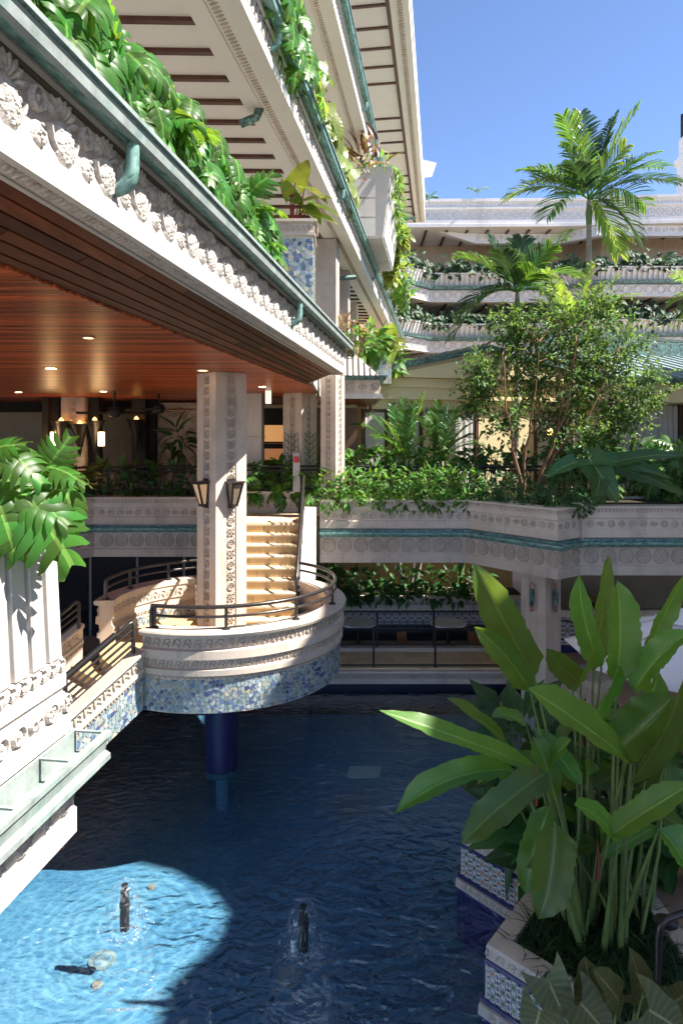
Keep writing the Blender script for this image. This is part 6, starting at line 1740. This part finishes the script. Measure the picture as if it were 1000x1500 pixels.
for k, (a, b, c_, d_, r) in enumerate(stems):
    D = 14.8 + .1 * (k - 2); P4 = [at(*q, D) for q in (a, b, c_, d_)]; P4[0].z = -1.42
    pts = []
    for q in range(10):
        t = q / 9 * 3; i = min(2, int(t)); f = t - i; f2 = f * f * (3 - 2 * f) * .5 + f * .5
        pts.append(P4[i].lerp(P4[i + 1], f2) + Vector((math.sin(q * 1.7 + k) * .02, math.cos(q * 2.1 + k) * .03, 0)))
    s_ = MB().tube(pts, [r * (1 - .09 * q) for q in range(10)], 8).build('trunk', BARK, tr_, 60)
    mb = MB()
    for q, (c, rr) in enumerate(clumps):
        st = min(pts[3:], key=lambda p: (p - c).length)
        if (st - c).length < 1.15 and c.z > st.z - .2:
            mid = st.lerp(c, .5) + Vector((0, 0, .08))
            q1 = st.lerp(mid, .5) + Vector((R.gauss(0, .05), R.gauss(0, .05), .03)); q2 = mid.lerp(c, .5) + Vector((R.gauss(0, .05), R.gauss(0, .05), .05)); mb.tube([st, q1, mid, q2, c], [.014, .012, .010, .007, .004], 6)
            for w in range(6):
                e = c + Vector((R.gauss(0, 1), R.gauss(0, 1), R.gauss(0, 1))).normalized() * rr
                mb.tube([c.lerp(mid, .3), c.lerp(e, .5) + Vector((0, 0, .03)), e], [.006, .004, .002], 5)
    mb.build('branches', BARK, s_, 60)

# ---- palms
def frond(parent, base, tip, arch, mat, n=26, ll=.55, sag=.35, seed=0, name='frond'):
    R = random.Random(seed); base, tip = Vector(base), Vector(tip); L = (tip - base).length
    ctrl = (base + tip) / 2 + Vector((0, 0, arch * L))
    pts = []; V = []; F = []; UV = []
    o = off_of(parent)
    hor = Vector((tip.x - base.x, tip.y - base.y, 0)); hor = hor.normalized() if hor.length > .05 else Vector((1, 0, 0))
    latv = Vector((-hor.y, hor.x, 0))
    roll = R.uniform(-.5, .5)
    for i in range(13):
        t = i / 12; pts.append(base * (1 - t) ** 2 + ctrl * 2 * t * (1 - t) + tip * t * t)
    def quad_strip(cs, ws, sd):
        k0 = len(V)
        for q, (c, w) in enumerate(zip(cs, ws)):
            for s in (-1, 1): V.append(c + sd * (s * w) - o); UV.append((.5 + s * .45, q / (len(cs) - 1)))
        for q in range(len(cs) - 1): F.append((k0 + 2 * q, k0 + 2 * q + 1, k0 + 2 * q + 3, k0 + 2 * q + 2))
    for i in range(12):
        tg = (pts[i + 1] - pts[i]).normalized(); r0, r1 = .022 * (1 - i / 13), .022 * (1 - (i + 1) / 13)
        for ax in (latv, tg.cross(latv).normalized()): 
            k0 = len(V)
            for c, r in ((pts[i], r0), (pts[i + 1], r1)):
                for s in (-1, 1): V.append(c + ax * (s * r) - o); UV.append((.5, .5))
            F.append((k0, k0 + 1, k0 + 3, k0 + 2))
    for k in range(n):
        t = .13 + .87 * (k + .5) / n
        c = base * (1 - t) ** 2 + ctrl * 2 * t * (1 - t) + tip * t * t
        tg = ((ctrl - base) * (1 - t) + (tip - ctrl) * t).normalized(); up = latv.cross(tg).normalized(); up = up if up.z > 0 else -up
        ln = ll * (math.sin(PI * (.12 + .80 * t)) ** .7) * R.uniform(.85, 1.1)
        for sg in (-1, 1):
            la = (latv * math.cos(roll) + up * math.sin(roll)) * sg
            d = (la * .80 + tg * (.50 + .5 * t) + up * .28 + Vector((R.gauss(0, .05), R.gauss(0, .05), R.gauss(0, .05)))).normalized()
            a = c; cs = [a, a + d * ln * .45 - Vector((0, 0, sag * .10 * ln)), a + d * ln * .8 - Vector((0, 0, sag * .4 * ln)), a + d * ln * .98 - Vector((0, 0, sag * .8 * ln))]
            sd = d.cross(up + la * .2).normalized(); w = .011 + .017 * ll
            quad_strip(cs, [w * .5, w, w * .8, .002], (sd * .8 + up * R.uniform(-.5, .5)).normalized())
    return link_mesh(name, np_mesh(name, np.array([tuple(v) for v in V]), np.array(F), mat, np.array(UV)), parent)
def palm(crown, D, tips, zb, label, mat, ll, r, name='palm_tree', arch=.22, trunk=True, sag=.35, seed=0, n=26, mats=None):
    c = at(*crown, D)
    b = Vector((c.x - .1, c.y, zb)) if trunk else Vector((c.x, c.y, zb))
    th = empty(name, b, label, 'palm tree')
    if trunk:
        pts = [b, b.lerp(c, .35) + Vector((.05, 0, 0)), b.lerp(c, .7) + Vector((.03, 0, 0)), c + Vector((0, 0, -.05))]
        MB().tube(pts, [r * 1.2, r, r * .95, r * .8], 10).build('trunk', PBARK, th, 60)
        MB().tube([c + Vector((0, 0, -.75)), c + Vector((0, 0, -.4)), c + Vector((0, 0, .1))], [r * .9, r * 1.15, r * .4], 10).build('crownshaft', STEM, th, 60)
    else: MB().tube([b, c], [r, r * .5], 8).build('trunk', PBARK, th, 60)
    for k, tp in enumerate(tips):
        px, py, dd = tp[:3]; ar = tp[3] if len(tp) > 3 else arch
        frond(th, c, at(px, py, D + dd), ar, (mats[k % len(mats)] if mats else mat), n, ll, sag, seed * 31 + k)
    return th
palm((862, 292), 20, [(934, 158, .4, .10), (898, 172, .8, .12), (824, 170, -.6, .16), (850, 165, .9, .08), (742, 290, .3, .32), (770, 248, -.8, .2), (992, 268, .2, .22), (972, 245, 1.0, .2), (936, 350, -.6, .42), (905, 372, .5, .45), (800, 320, -1.2, .35), (786, 262, .6, .25), (945, 300, .8, .38), (842, 196, .2, .06), (915, 215, -.6, .12), (955, 225, .2, .15), (840, 240, -1.4, .15)], Z2, 'tall palm with feathery crown standing against the sky', L_PALM, .86, .085, seed=1, n=44, mats=[L_PALM, L_PALMD, L_PALM, L_PALMD, L_PALMY])
palm((757, 428), 18, [(716, 352, .5, .12), (672, 376, .2, .2), (664, 492, -.4, .42), (682, 450, -.6, .35), (832, 346, .4, .18), (806, 362, -.5, .15), (764, 348, .9, .05), (842, 404, .3, .3), (830, 455, -.7, .38), (735, 370, -.8, .1), (788, 400, -1.0, .25)], Z2, 'middle palm with dark drooping fronds above the small tree', L_PALM, .78, .075, seed=2, n=40, mats=[L_PALMD, L_PALM, L_PALM])
palm((838, 478), 17.2, [(798, 396, -.2, .12), (868, 384, .3, .10), (936, 432, .2, .25), (906, 404, -.4, .18), (818, 420, -.6, .1), (780, 440, .2, .2), (880, 420, -.5, .2)], Z2, 'yellow green young palm rising behind the small tree', L_PALMY, .42, .06, seed=3, n=24)
palm((1030, 430), 18, [(978, 446, 0, .25), (985, 402, .3, .15), (990, 478, -.3, .4), (1060, 380, 0, .2), (1090, 420, .4, .3), (1075, 470, -.4, .4)], Z2, 'palm frond tips entering at the right edge above the copper roof', L_PALMY, .45, .075, seed=4, n=24)
palm((592, 676), 16.9, [(518, 622, -.2, .30), (538, 604, .3, .2), (620, 578, .2, .06), (606, 590, -.5, .05), (574, 592, .5, .08), (548, 640, -.7, .3), (640, 632, -.5, .25), (560, 615, -.4, .2), (590, 585, .1, .03)], Z2, 'low feathery palm left of the pair behind the bright hedge', L_PALM, .40, .05, arch=.2, trunk=False, seed=5, n=24)
palm((646, 672), 16.9, [(640, 588, .2, .05), (688, 622, .1, .2), (706, 652, -.3, .3), (616, 612, -.4, .15), (668, 598, -.4, .1), (690, 640, -.6, .3), (628, 600, .5, .1), (655, 592, -.1, .05)], Z2, 'low feathery palm right of the pair behind the bright hedge', L_PALM, .38, .05, arch=.2, trunk=False, seed=6, n=24, mats=[L_PALM, L_PALMD])

# ---- near monstera on the parapet
nm = empty('monstera', (-2.05, 4.1, -.75), 'large glossy monstera spilling over the white ribbed parapet', 'plant')
nmm = tm('leaf', T_MON, L_MON)
mons = [((28, 722), (100, 748), .40, 4.05, (.35, -.5, .8)), ((40, 728), (110, 815), .44, 4.0, (.5, -.8, .45)), ((70, 684), (124, 692), .30, 4.2, (.2, -.3, .95)), ((66, 690), (98, 646), .30, 4.25, (.5, -.7, .3)), ((0, 655), (62, 690), .36, 4.0, (.2, -.6, .8)), ((92, 706), (122, 778), .32, 4.15, (.8, -.5, .35)), ((0, 742), (28, 815), .40, 3.9, (.5, -.8, .3)), ((-20, 662), (24, 640), .30, 4.0, (.3, -.6, .7)), ((48, 745), (82, 812), .34, 4.1, (.6, -.7, .4)), ((5, 700), (60, 735), .36, 4.15, (.3, -.7, .7)), ((80, 690), (112, 735), .30, 4.3, (.7, -.5, .5)), ((-30, 700), (10, 760), .40, 3.95, (.4, -.8, .4)), ((20, 690), (40, 668), .28, 4.3, (.2, -.7, .6)), ((30, 740), (50, 800), .36, 4.2, (.5, -.8, .4))]
for k, (b, t, s, D, n_) in enumerate(mons):
    B, Tp = at(*b, D), at(*t, D - .05)
    link_mesh('leaf', nmm, nm, mw=frame(B, Tp - B, n_, ((Tp - B).length * 1.15, (Tp - B).length, (Tp - B).length)))
    stalk(nm, [(-2.05, 4.0, -.8), (-2.05 + (B.x + 2.05) * .4, 4.0, -.5), B], [.012, .01, .007], STEM)
# ---- monsteras along the level 3 trough
mm = tm('leaf', T_MON, L_MON)
def trough_plant(y, z, o, mesh, size, nl_, label, seed, cat='plant', name='monstera', group=None, spread=.38, up=(.05, .75), outw=(.0, .34), stalkm=STEM):
    R = random.Random(seed); b = Vector((xf(y), y, z)) + FN * (o - .3)
    th = empty(name, b, label, cat, group)
    for k in range(nl_):
        h = R.uniform(*up); p = b + FD * R.uniform(-spread, spread) + FN * R.uniform(*outw) + Zv * h
        d = FN * R.uniform(.05, .45) + FD * R.gauss(-.15, .4) + Zv * R.gauss(-.75, .45)
        n_ = FN * .7 + Zv * R.uniform(.3, 1.0) + FD * R.gauss(-.35, .3)
        s = size * R.uniform(.7, 1.15)
        link_mesh('leaf', mesh, th, mw=frame(p, d, n_, (s * 1.1, s, s)))
        if k % 2 == 0: stalk(th, [b + Zv * .02, b.lerp(p, .5) + Zv * .12, p], [.012, .010, .006], stalkm)
    return th
for k in range(9):
    y = 3.5 + .58 * k
    trough_plant(y, 1.93, 0, mm, .35, 22, '%s monstera from the near end along the lowest copper gutter' % ORD[k], 200 + k, group='monsteras along the lowest copper gutter', up=(.26, .82), outw=(.0, .20))
# philodendron in the tile planter
ph = empty('philodendron', (-.7, 9.55, 2.9), 'philodendron with red stalks and yellow tinged leaves in the blue tile planter', 'plant')
for k, (b, t, w, n_) in enumerate((((432, 268), (452, 234), .30, (.5, -.8, .1)), ((438, 298), (492, 292), .30, (.1, -.5, .85)), ((446, 276), (480, 300), .28, (.3, -.5, .8)), ((440, 312), (496, 330), .28, (.2, -.6, .8)), ((448, 300), (470, 330), .24, (.3, -.8, .5)), ((428, 290), (444, 300), .2, (-.2, -.8, .5)), ((455, 302), (497, 318), .26, (0, -.4, .9)), ((425, 285), (412, 262), .22, (-.2, -.8, .3)))):
    B, Tp = at(*b, 9.55), at(*t, 9.4); big_leaf(ph, B, Tp, w, .14, n_, L_PHI, 10, 2, .2, prof='heart', seed=k)
    stalk(ph, [(-.7 + .03 * k - .1, 9.55, 2.86), (B.x * .5 - .35, 9.55, 3.05), B], [.016, .013, .008], REDST)
# upper balcony plants
yl = tm('leaf', T_HEART, L_YEL); gl_ = tm('leaf', T_HEART, L_MON)
for k, y in enumerate((8.0, 8.7, 9.4, 10.1)):
    trough_plant(y, 5.05, -.1, gl_, .42, 16, '%s big leaved plant from the near end on the middle gutter' % ORD[k], 230 + k, group='big leaved plants on the middle gutter', up=(.0, .95), outw=(.1, .5))
for k, y in enumerate((11.0, 12.0, 13.0, 14.0, 15.0)):
    trough_plant(y, 5.05, -.1, yl, .46, 13, '%s yellowing plant from the near end on the middle gutter' % ORD[k], 240 + k, group='yellowing plants on the middle gutter', up=(.0, .95), outw=(.05, .4))
crm = tm('leaf', T_LONG, L_CRO)
cro = empty('croton', (.75, 17.5, 6.7), 'dark red and orange croton beside the panelled box planter', 'plant'); R = random.Random(77)
for k in range(46):
    p = at(532 + R.gauss(0, 13), 234 + R.gauss(0, 12), 17.4 + R.gauss(0, .25)); d = (p - at(532, 262, 17.4)).normalized() + Vector((R.gauss(0, .3), R.gauss(-.2, .3), R.gauss(0, .3)))
    link_mesh('leaf', crm, cro, mw=frame(p, d, Vector((R.gauss(.4, .4), -.7, .8)), R.uniform(.4, .6)))
MB().tube([(.62, 17.5, 6.6), at(534, 262, 17.45), at(532, 235, 17.4)], .03, 6).build('stem', BARK, cro)
for k in range(4):
    y = 17.5 + .8 * k; a = Vector((xf(y), y, 0)) + FN * .08
    shrub('box_plant', (a.x, a.y, 6.75), [((a.x + .2, a.y, 6.88), (.5, .45, .26)), ((a.x + .66, a.y + .1, 6.5 - .12 * k), (.10, .35, .36))], T_OV, L_HED, .22, 36, 60, '%s green plant from the near end of the white panelled box' % ORD[k], 'plant', 260 + k, 'plants in the white panelled box', out=Vector((.6, -.8, .3)))
for k, (px, py, D, rr) in enumerate(((585, 396, 24, .62), (572, 398, 22.5, .42), (592, 432, 27, .5), (583, 350, 22, .42))):
    c = at(px, py, D)
    shrub('trailing_plant', (c.x, c.y, c.z - rr), [(c, (rr * .5, rr, rr * .9))], T_HEART, L_YEL if k % 2 else L_HED, .36, 34, 30, ['bright trailing plant on the middle gutter below the white box', 'small trailing plant just under the white box planter', 'trailing plant farthest along the middle gutter', 'leafy trailer on the outer side of the white box'][k], 'plant', 270 + k, out=Vector((.6, -.8, .3)))
# plants by the little roof
for k, (px, py, D, rr, m_, t_) in enumerate(((512, 487, 15.8, .34, L_CRO, T_LONG), (528, 505, 16.2, .42, L_HED, T_MON), (545, 500, 16.6, .36, L_HED, T_OV2), (566, 505, 17.0, .30, L_YEL, T_LONG), (572, 533, 17.2, .26, L_HED, T_OV2))):
    c = at(px, py, D)
    shrub('roof_plant', (c.x, c.y, c.z - rr - .2), [(c, (rr, rr, rr))], t_, m_, .34, 26, 20, ['dark reddish plant above the end of the lowest gutter', 'pale variegated plant above the seamed canopy roof', 'leafy green plant beside the blue tile box on the canopy', 'yellow green spiky plant in the blue tile box on the canopy', 'green trailer on the right of the blue tile box'][k], 'plant', 280 + k)
t2p = empty('tile_planter', (.95, 16.9, 1.3), 'small blue and white tiled box planter at the canopy roof end', 'planter')
MB().b2(.72, 1.22, 16.7, 17.2, 1.3, 2.2).build('core', GROUT, t2p)
mosaic(t2p, .5, .9, .09, 41, lambda x, y, h: Vector((.72 + x, 16.7 - h, 1.3 + y)), False, .006, WT, .9); MB().b2(.70, 1.24, 16.67, 17.22, 2.2, 2.27).build('cap', STONE, t2p)
# far balconies hedges
for z, lab in ((9.08, 'dark hedge along the upper far balcony band'), (6.27, 'dark hedge along the middle far balcony band'), (3.0, 'dark hedge along the lowest far balcony band')):
    R = random.Random(int(z * 7)); Ms = []
    for p, d, n in walk(FP, .05, 0):
        if p.x < 2.6 or p.x > 22: continue
        for q in range(3):
            pp = p + n * R.uniform(-.4, .30) + Zv * (z + R.gauss(.16, .28) + .15 * math.sin(p.x * 2.1) + (.1 if R.random() < .1 else 0))
            if pp.z < z - .3: continue
            Ms.append(frame(pp, n * R.uniform(.2, 1) + d * R.gauss(0, .6) + Zv * R.gauss(-.3, .5), n + Zv * R.uniform(.2, 1), R.uniform(.22, .42)))
    tag(link_mesh('balcony_hedge', scatter_mesh('balcony_hedge', T_HEART if z > 5 else T_OV2, Ms, L_FAR, (10, 38, z)), None, loc=(10, 38, z)), lab, 'hedge')

# ---- heliconia clump
hb = Vector((2.45, 6.5, -4.70))
he = empty('heliconia', hb, 'tall banana leaved heliconia clump in the tiled pool planter', 'plant')
# (base px, tip px, depth base, depth tip, width m, bend, normal, root px)
HL = [((782, 992), (694, 826), 6.9, 6.6, .36, .10, (-.3, -.85, .35), (858, 1385)),
      ((776, 1012), (694, 918), 6.7, 6.5, .24, .08, (-.4, -.8, .4), (845, 1380)),
      ((868, 985), (890, 814), 7.3, 7.2, .30, .04, (.5, -.85, .1), (880, 1380)),
      ((880, 978), (848, 842), 7.1, 7.0, .24, .04, (-.5, -.8, .1), (872, 1385)),
      ((902, 1000), (903, 850), 6.6, 6.5, .36, .03, (.15, -.95, .15), (890, 1385)),
      ((944, 965), (1002, 842), 6.9, 6.8, .28, -.10, (.45, -.85, .2), (915, 1390)),
      ((928, 1012), (1010, 925), 6.6, 6.3, .28, .10, (-.4, -.6, .7), (905, 1390)),
      ((918, 1112), (772, 1008), 6.2, 5.8, .38, .16, (-.25, -.55, .8), (880, 1390)),
      ((922, 1150), (1008, 952), 6.1, 5.9, .38, .10, (.6, -.75, .3), (905, 1395)),
      ((905, 1098), (985, 1020), 6.5, 6.3, .42, .10, (-.5, -.7, .5), (900, 1390)),
      ((792, 1128), (556, 1040), 6.4, 6.0, .24, .13, (-.1, -.45, .9), (855, 1390)),
      ((742, 1088), (654, 1022), 7.0, 6.8, .16, .12, (-.2, -.5, .85), (840, 1370)),
      ((752, 1128), (578, 1192), 6.3, 5.9, .26, .16, (-.1, -.5, .85), (850, 1390)),
      ((802, 1130), (676, 1236), 6.0, 5.6, .30, .20, (-.35, -.65, .65), (855, 1392)),
      ((812, 1206), (788, 1346), 5.8, 5.5, .34, .10, (-.25, -.95, .15), (858, 1385)),
      ((892, 1225), (1010, 1150), 5.8, 5.6, .24, .22, (.1, -.5, .85), (878, 1392)),
      ((905, 1230), (840, 1180), 5.9, 5.6, .20, .18, (-.2, -.6, .75), (885, 1395)),
      ((965, 1215), (1015, 1300), 5.7, 5.5, .30, .2, (.3, -.7, .6), (910, 1395)),
      ((838, 1010), (870, 950), 6.9, 6.6, .22, .06, (.6, -.75, .2), (865, 1385)),
      ((860, 1060), (905, 975), 6.7, 6.4, .26, .06, (.5, -.8, .3), (875, 1388)),
      ((805, 1180), (770, 1310), 6.3, 6.2, .24, .12, (-.5, -.8, .2), (852, 1388)),
      ((780, 1080), (810, 1180), 6.6, 6.5, .22, .15, (.2, -.9, .4), (850, 1388)),
      ((960, 1090), (1010, 1060), 6.8, 6.7, .34, .1, (-.2, -.8, .5), (920, 1392)),
      ((850, 1150), (790, 1090), 6.9, 6.8, .30, .1, (-.3, -.85, .3), (868, 1388)),
      ((930, 1180), (990, 1120), 6.8, 6.7, .30, .1, (.2, -.9, .3), (910, 1390)),
      ((850, 1000), (800, 950), 7.2, 7.1, .26, .08, (-.3, -.8, .4), (866, 1388)),
      ((750, 1100), (700, 1150), 6.9, 6.7, .20, .2, (-.2, -.6, .7), (842, 1380)),
      ((770, 1060), (720, 1050), 7.1, 6.9, .18, .2, (-.1, -.5, .8), (846, 1380)),
      ((940, 1060), (965, 985), 7.0, 6.9, .26, .05, (.1, -.95, .2), (905, 1390))]
for k, (b, t, D0, D1_, w, bend, n_, rt) in enumerate(HL):
    B, Tp = at(*b, D0), at(*t, D1_)
    big_leaf(he, B, Tp, w, bend, n_, L_HELY if k in (7, 10, 15) else L_HEL, 26, 4, .42 + .2 * math.sin(k * 2.3), seed=k, wav=.9, side=.10 * math.sin(k * 1.7))
    D = 4.70 / ((rt[1] - 640) / 1000); rr = at(*rt, D) + Vector((.012 * (k % 5) - .02, .10 * (k % 4), 0))
    mid = rr.lerp(B, .55) + Vector((0, 0, .05)); mid.x += (rr.x - B.x) * .18
    pts = [rr * (1 - t_) ** 2 + mid * 2 * t_ * (1 - t_) + B * t_ * t_ for t_ in (0, .2, .4, .6, .8, 1)]
    pts.append(B.lerp(Tp, .06))
    stalk(he, pts, [.034, .030, .024, .018, .014, .011, .006], STEM)
R = random.Random(91)
for k in range(40):   # lower thin leaves filling the clump
    rt = (R.uniform(800, 960), R.uniform(1330, 1395)); D = 4.70 / ((rt[1] - 640) / 1000); rr = at(*rt, D) + Vector((0, R.uniform(0, .9), 0))
    B = rr + Vector((R.gauss(0, .22), R.gauss(.1, .2), R.uniform(.8, 1.7))); d = Vector((R.gauss(0, .6), R.gauss(-.2, .5), R.uniform(-.5, .5))).normalized()
    big_leaf(he, B, B + d * R.uniform(.45, .75), R.uniform(.12, .22), .15, (R.gauss(0, .3), -.6, .8), L_HELY if k % 6 == 0 else L_HEL, 10, 2, .3, seed=50 + k)
    stalk(he, [rr, rr.lerp(B, .5) + Vector((R.gauss(0, .04), 0, 0)), B], [.022, .016, .008], STEM)
for px, py in ((785, 1180), (875, 1290)):
    a = at(px, py, 5.95); MB().tube([a, a + Vector((.01, 0, .2)), a + Vector((0, 0, .35))], [.012, .012, .003], 6).build('bract', REDST, he)
# ---- smaller leafy plants filling the planter behind
for k, (px, py, D, r_, lab) in enumerate(((762, 1085, 8.0, .30, 'dark narrow leaved plant left of the heliconia at the planter end'), (790, 1200, 7.6, .30, 'dark narrow leaved plant low beside the far tiled corner'), (960, 1130, 7.6, .6, 'dark leafy mass behind the heliconia stalks on the right'), (860, 1200, 7.4, .55, 'dark leafy mass behind the middle of the heliconia stalks'))):
    c = at(px, py, D)
    shrub('leafy_plant', (c.x, c.y, -4.7), [(c, (r_, .35, r_)), (c - Vector((-.1, 0, r_)), (r_ * .7, .3, r_ * .8))], T_LONG, L_HEDD, .55, 50, 40, lab, 'plant', 300 + k)
# ---- lily turf
R = random.Random(17); Ms = []
T_BL = t_leaf(.045, 4, .1, .6, .5, 0, 1)
for k in range(5200):
    y = R.uniform(4.9, 8.5); x = R.uniform(1.45, 3.0)
    # inside the zigzag bed
    ok = False
    for (a, b) in zip(PA[:-1], PA[1:]):
        if min(a[1], b[1]) <= y <= max(a[1], b[1]): t = (y - a[1]) / (b[1] - a[1]); ok = x > a[0] + (b[0] - a[0]) * t + .2
    if not ok: continue
    a = R.uniform(0, 6.28); e = R.uniform(.5, 1.5)
    Ms.append(frame((x, y, -4.71), (math.cos(a), math.sin(a), e), (-math.cos(a), -math.sin(a), 1.2), R.uniform(.18, .36)))
tag(link_mesh('lily_turf', scatter_mesh('lily_turf', T_BL, Ms, L_GRA, (2.2, 6.8, -4.7)), None, loc=(2.2, 6.8, -4.7)), 'dark tufted grass covering the soil of the tiled pool planter', 'grass', kind='stuff')
# ---- taro in the foreground
al = empty('taro', (1.75, 4.6, -4.7), 'olive taro with large veined arrow leaves at the bottom right corner', 'plant')
for k, (b, t, D0, w, n_) in enumerate((((800, 1432), (838, 1515), 4.9, .30, (-.2, -.75, .6)), ((868, 1462), (855, 1400), 5.0, .28, (-.2, -.9, .35)), ((905, 1465), (868, 1420), 4.85, .26, (.0, -.6, .8)), ((940, 1455), (920, 1388), 5.0, .24, (.3, -.9, .2)), ((850, 1470), (900, 1530), 4.7, .32, (.0, -.6, .8)), ((790, 1480), (775, 1540), 4.6, .26, (-.3, -.8, .5)), ((950, 1480), (1010, 1520), 4.6, .36, (.1, -.5, .85)), ((930, 1470), (965, 1440), 5.1, .22, (.2, -.8, .5)), ((880, 1480), (905, 1440), 5.1, .26, (.1, -.9, .4)), ((985, 1470), (1020, 1440), 4.9, .3, (.2, -.7, .7)), ((830, 1490), (800, 1450), 5.0, .22, (-.2, -.9, .3)))):
    B, Tp = at(*b, D0), at(*t, D0 - .12); big_leaf(al, B, Tp, w, .08, n_, L_ALO, 10, 3, .12, prof='heart', seed=20 + k, wav=.8)
    stalk(al, [(1.75 + .03 * k, 4.75, -4.7), Vector((1.75 + (B.x - 1.75) * .5, 4.75, (B.z - 4.7) / 2)), B], [.018, .014, .009], STEM)
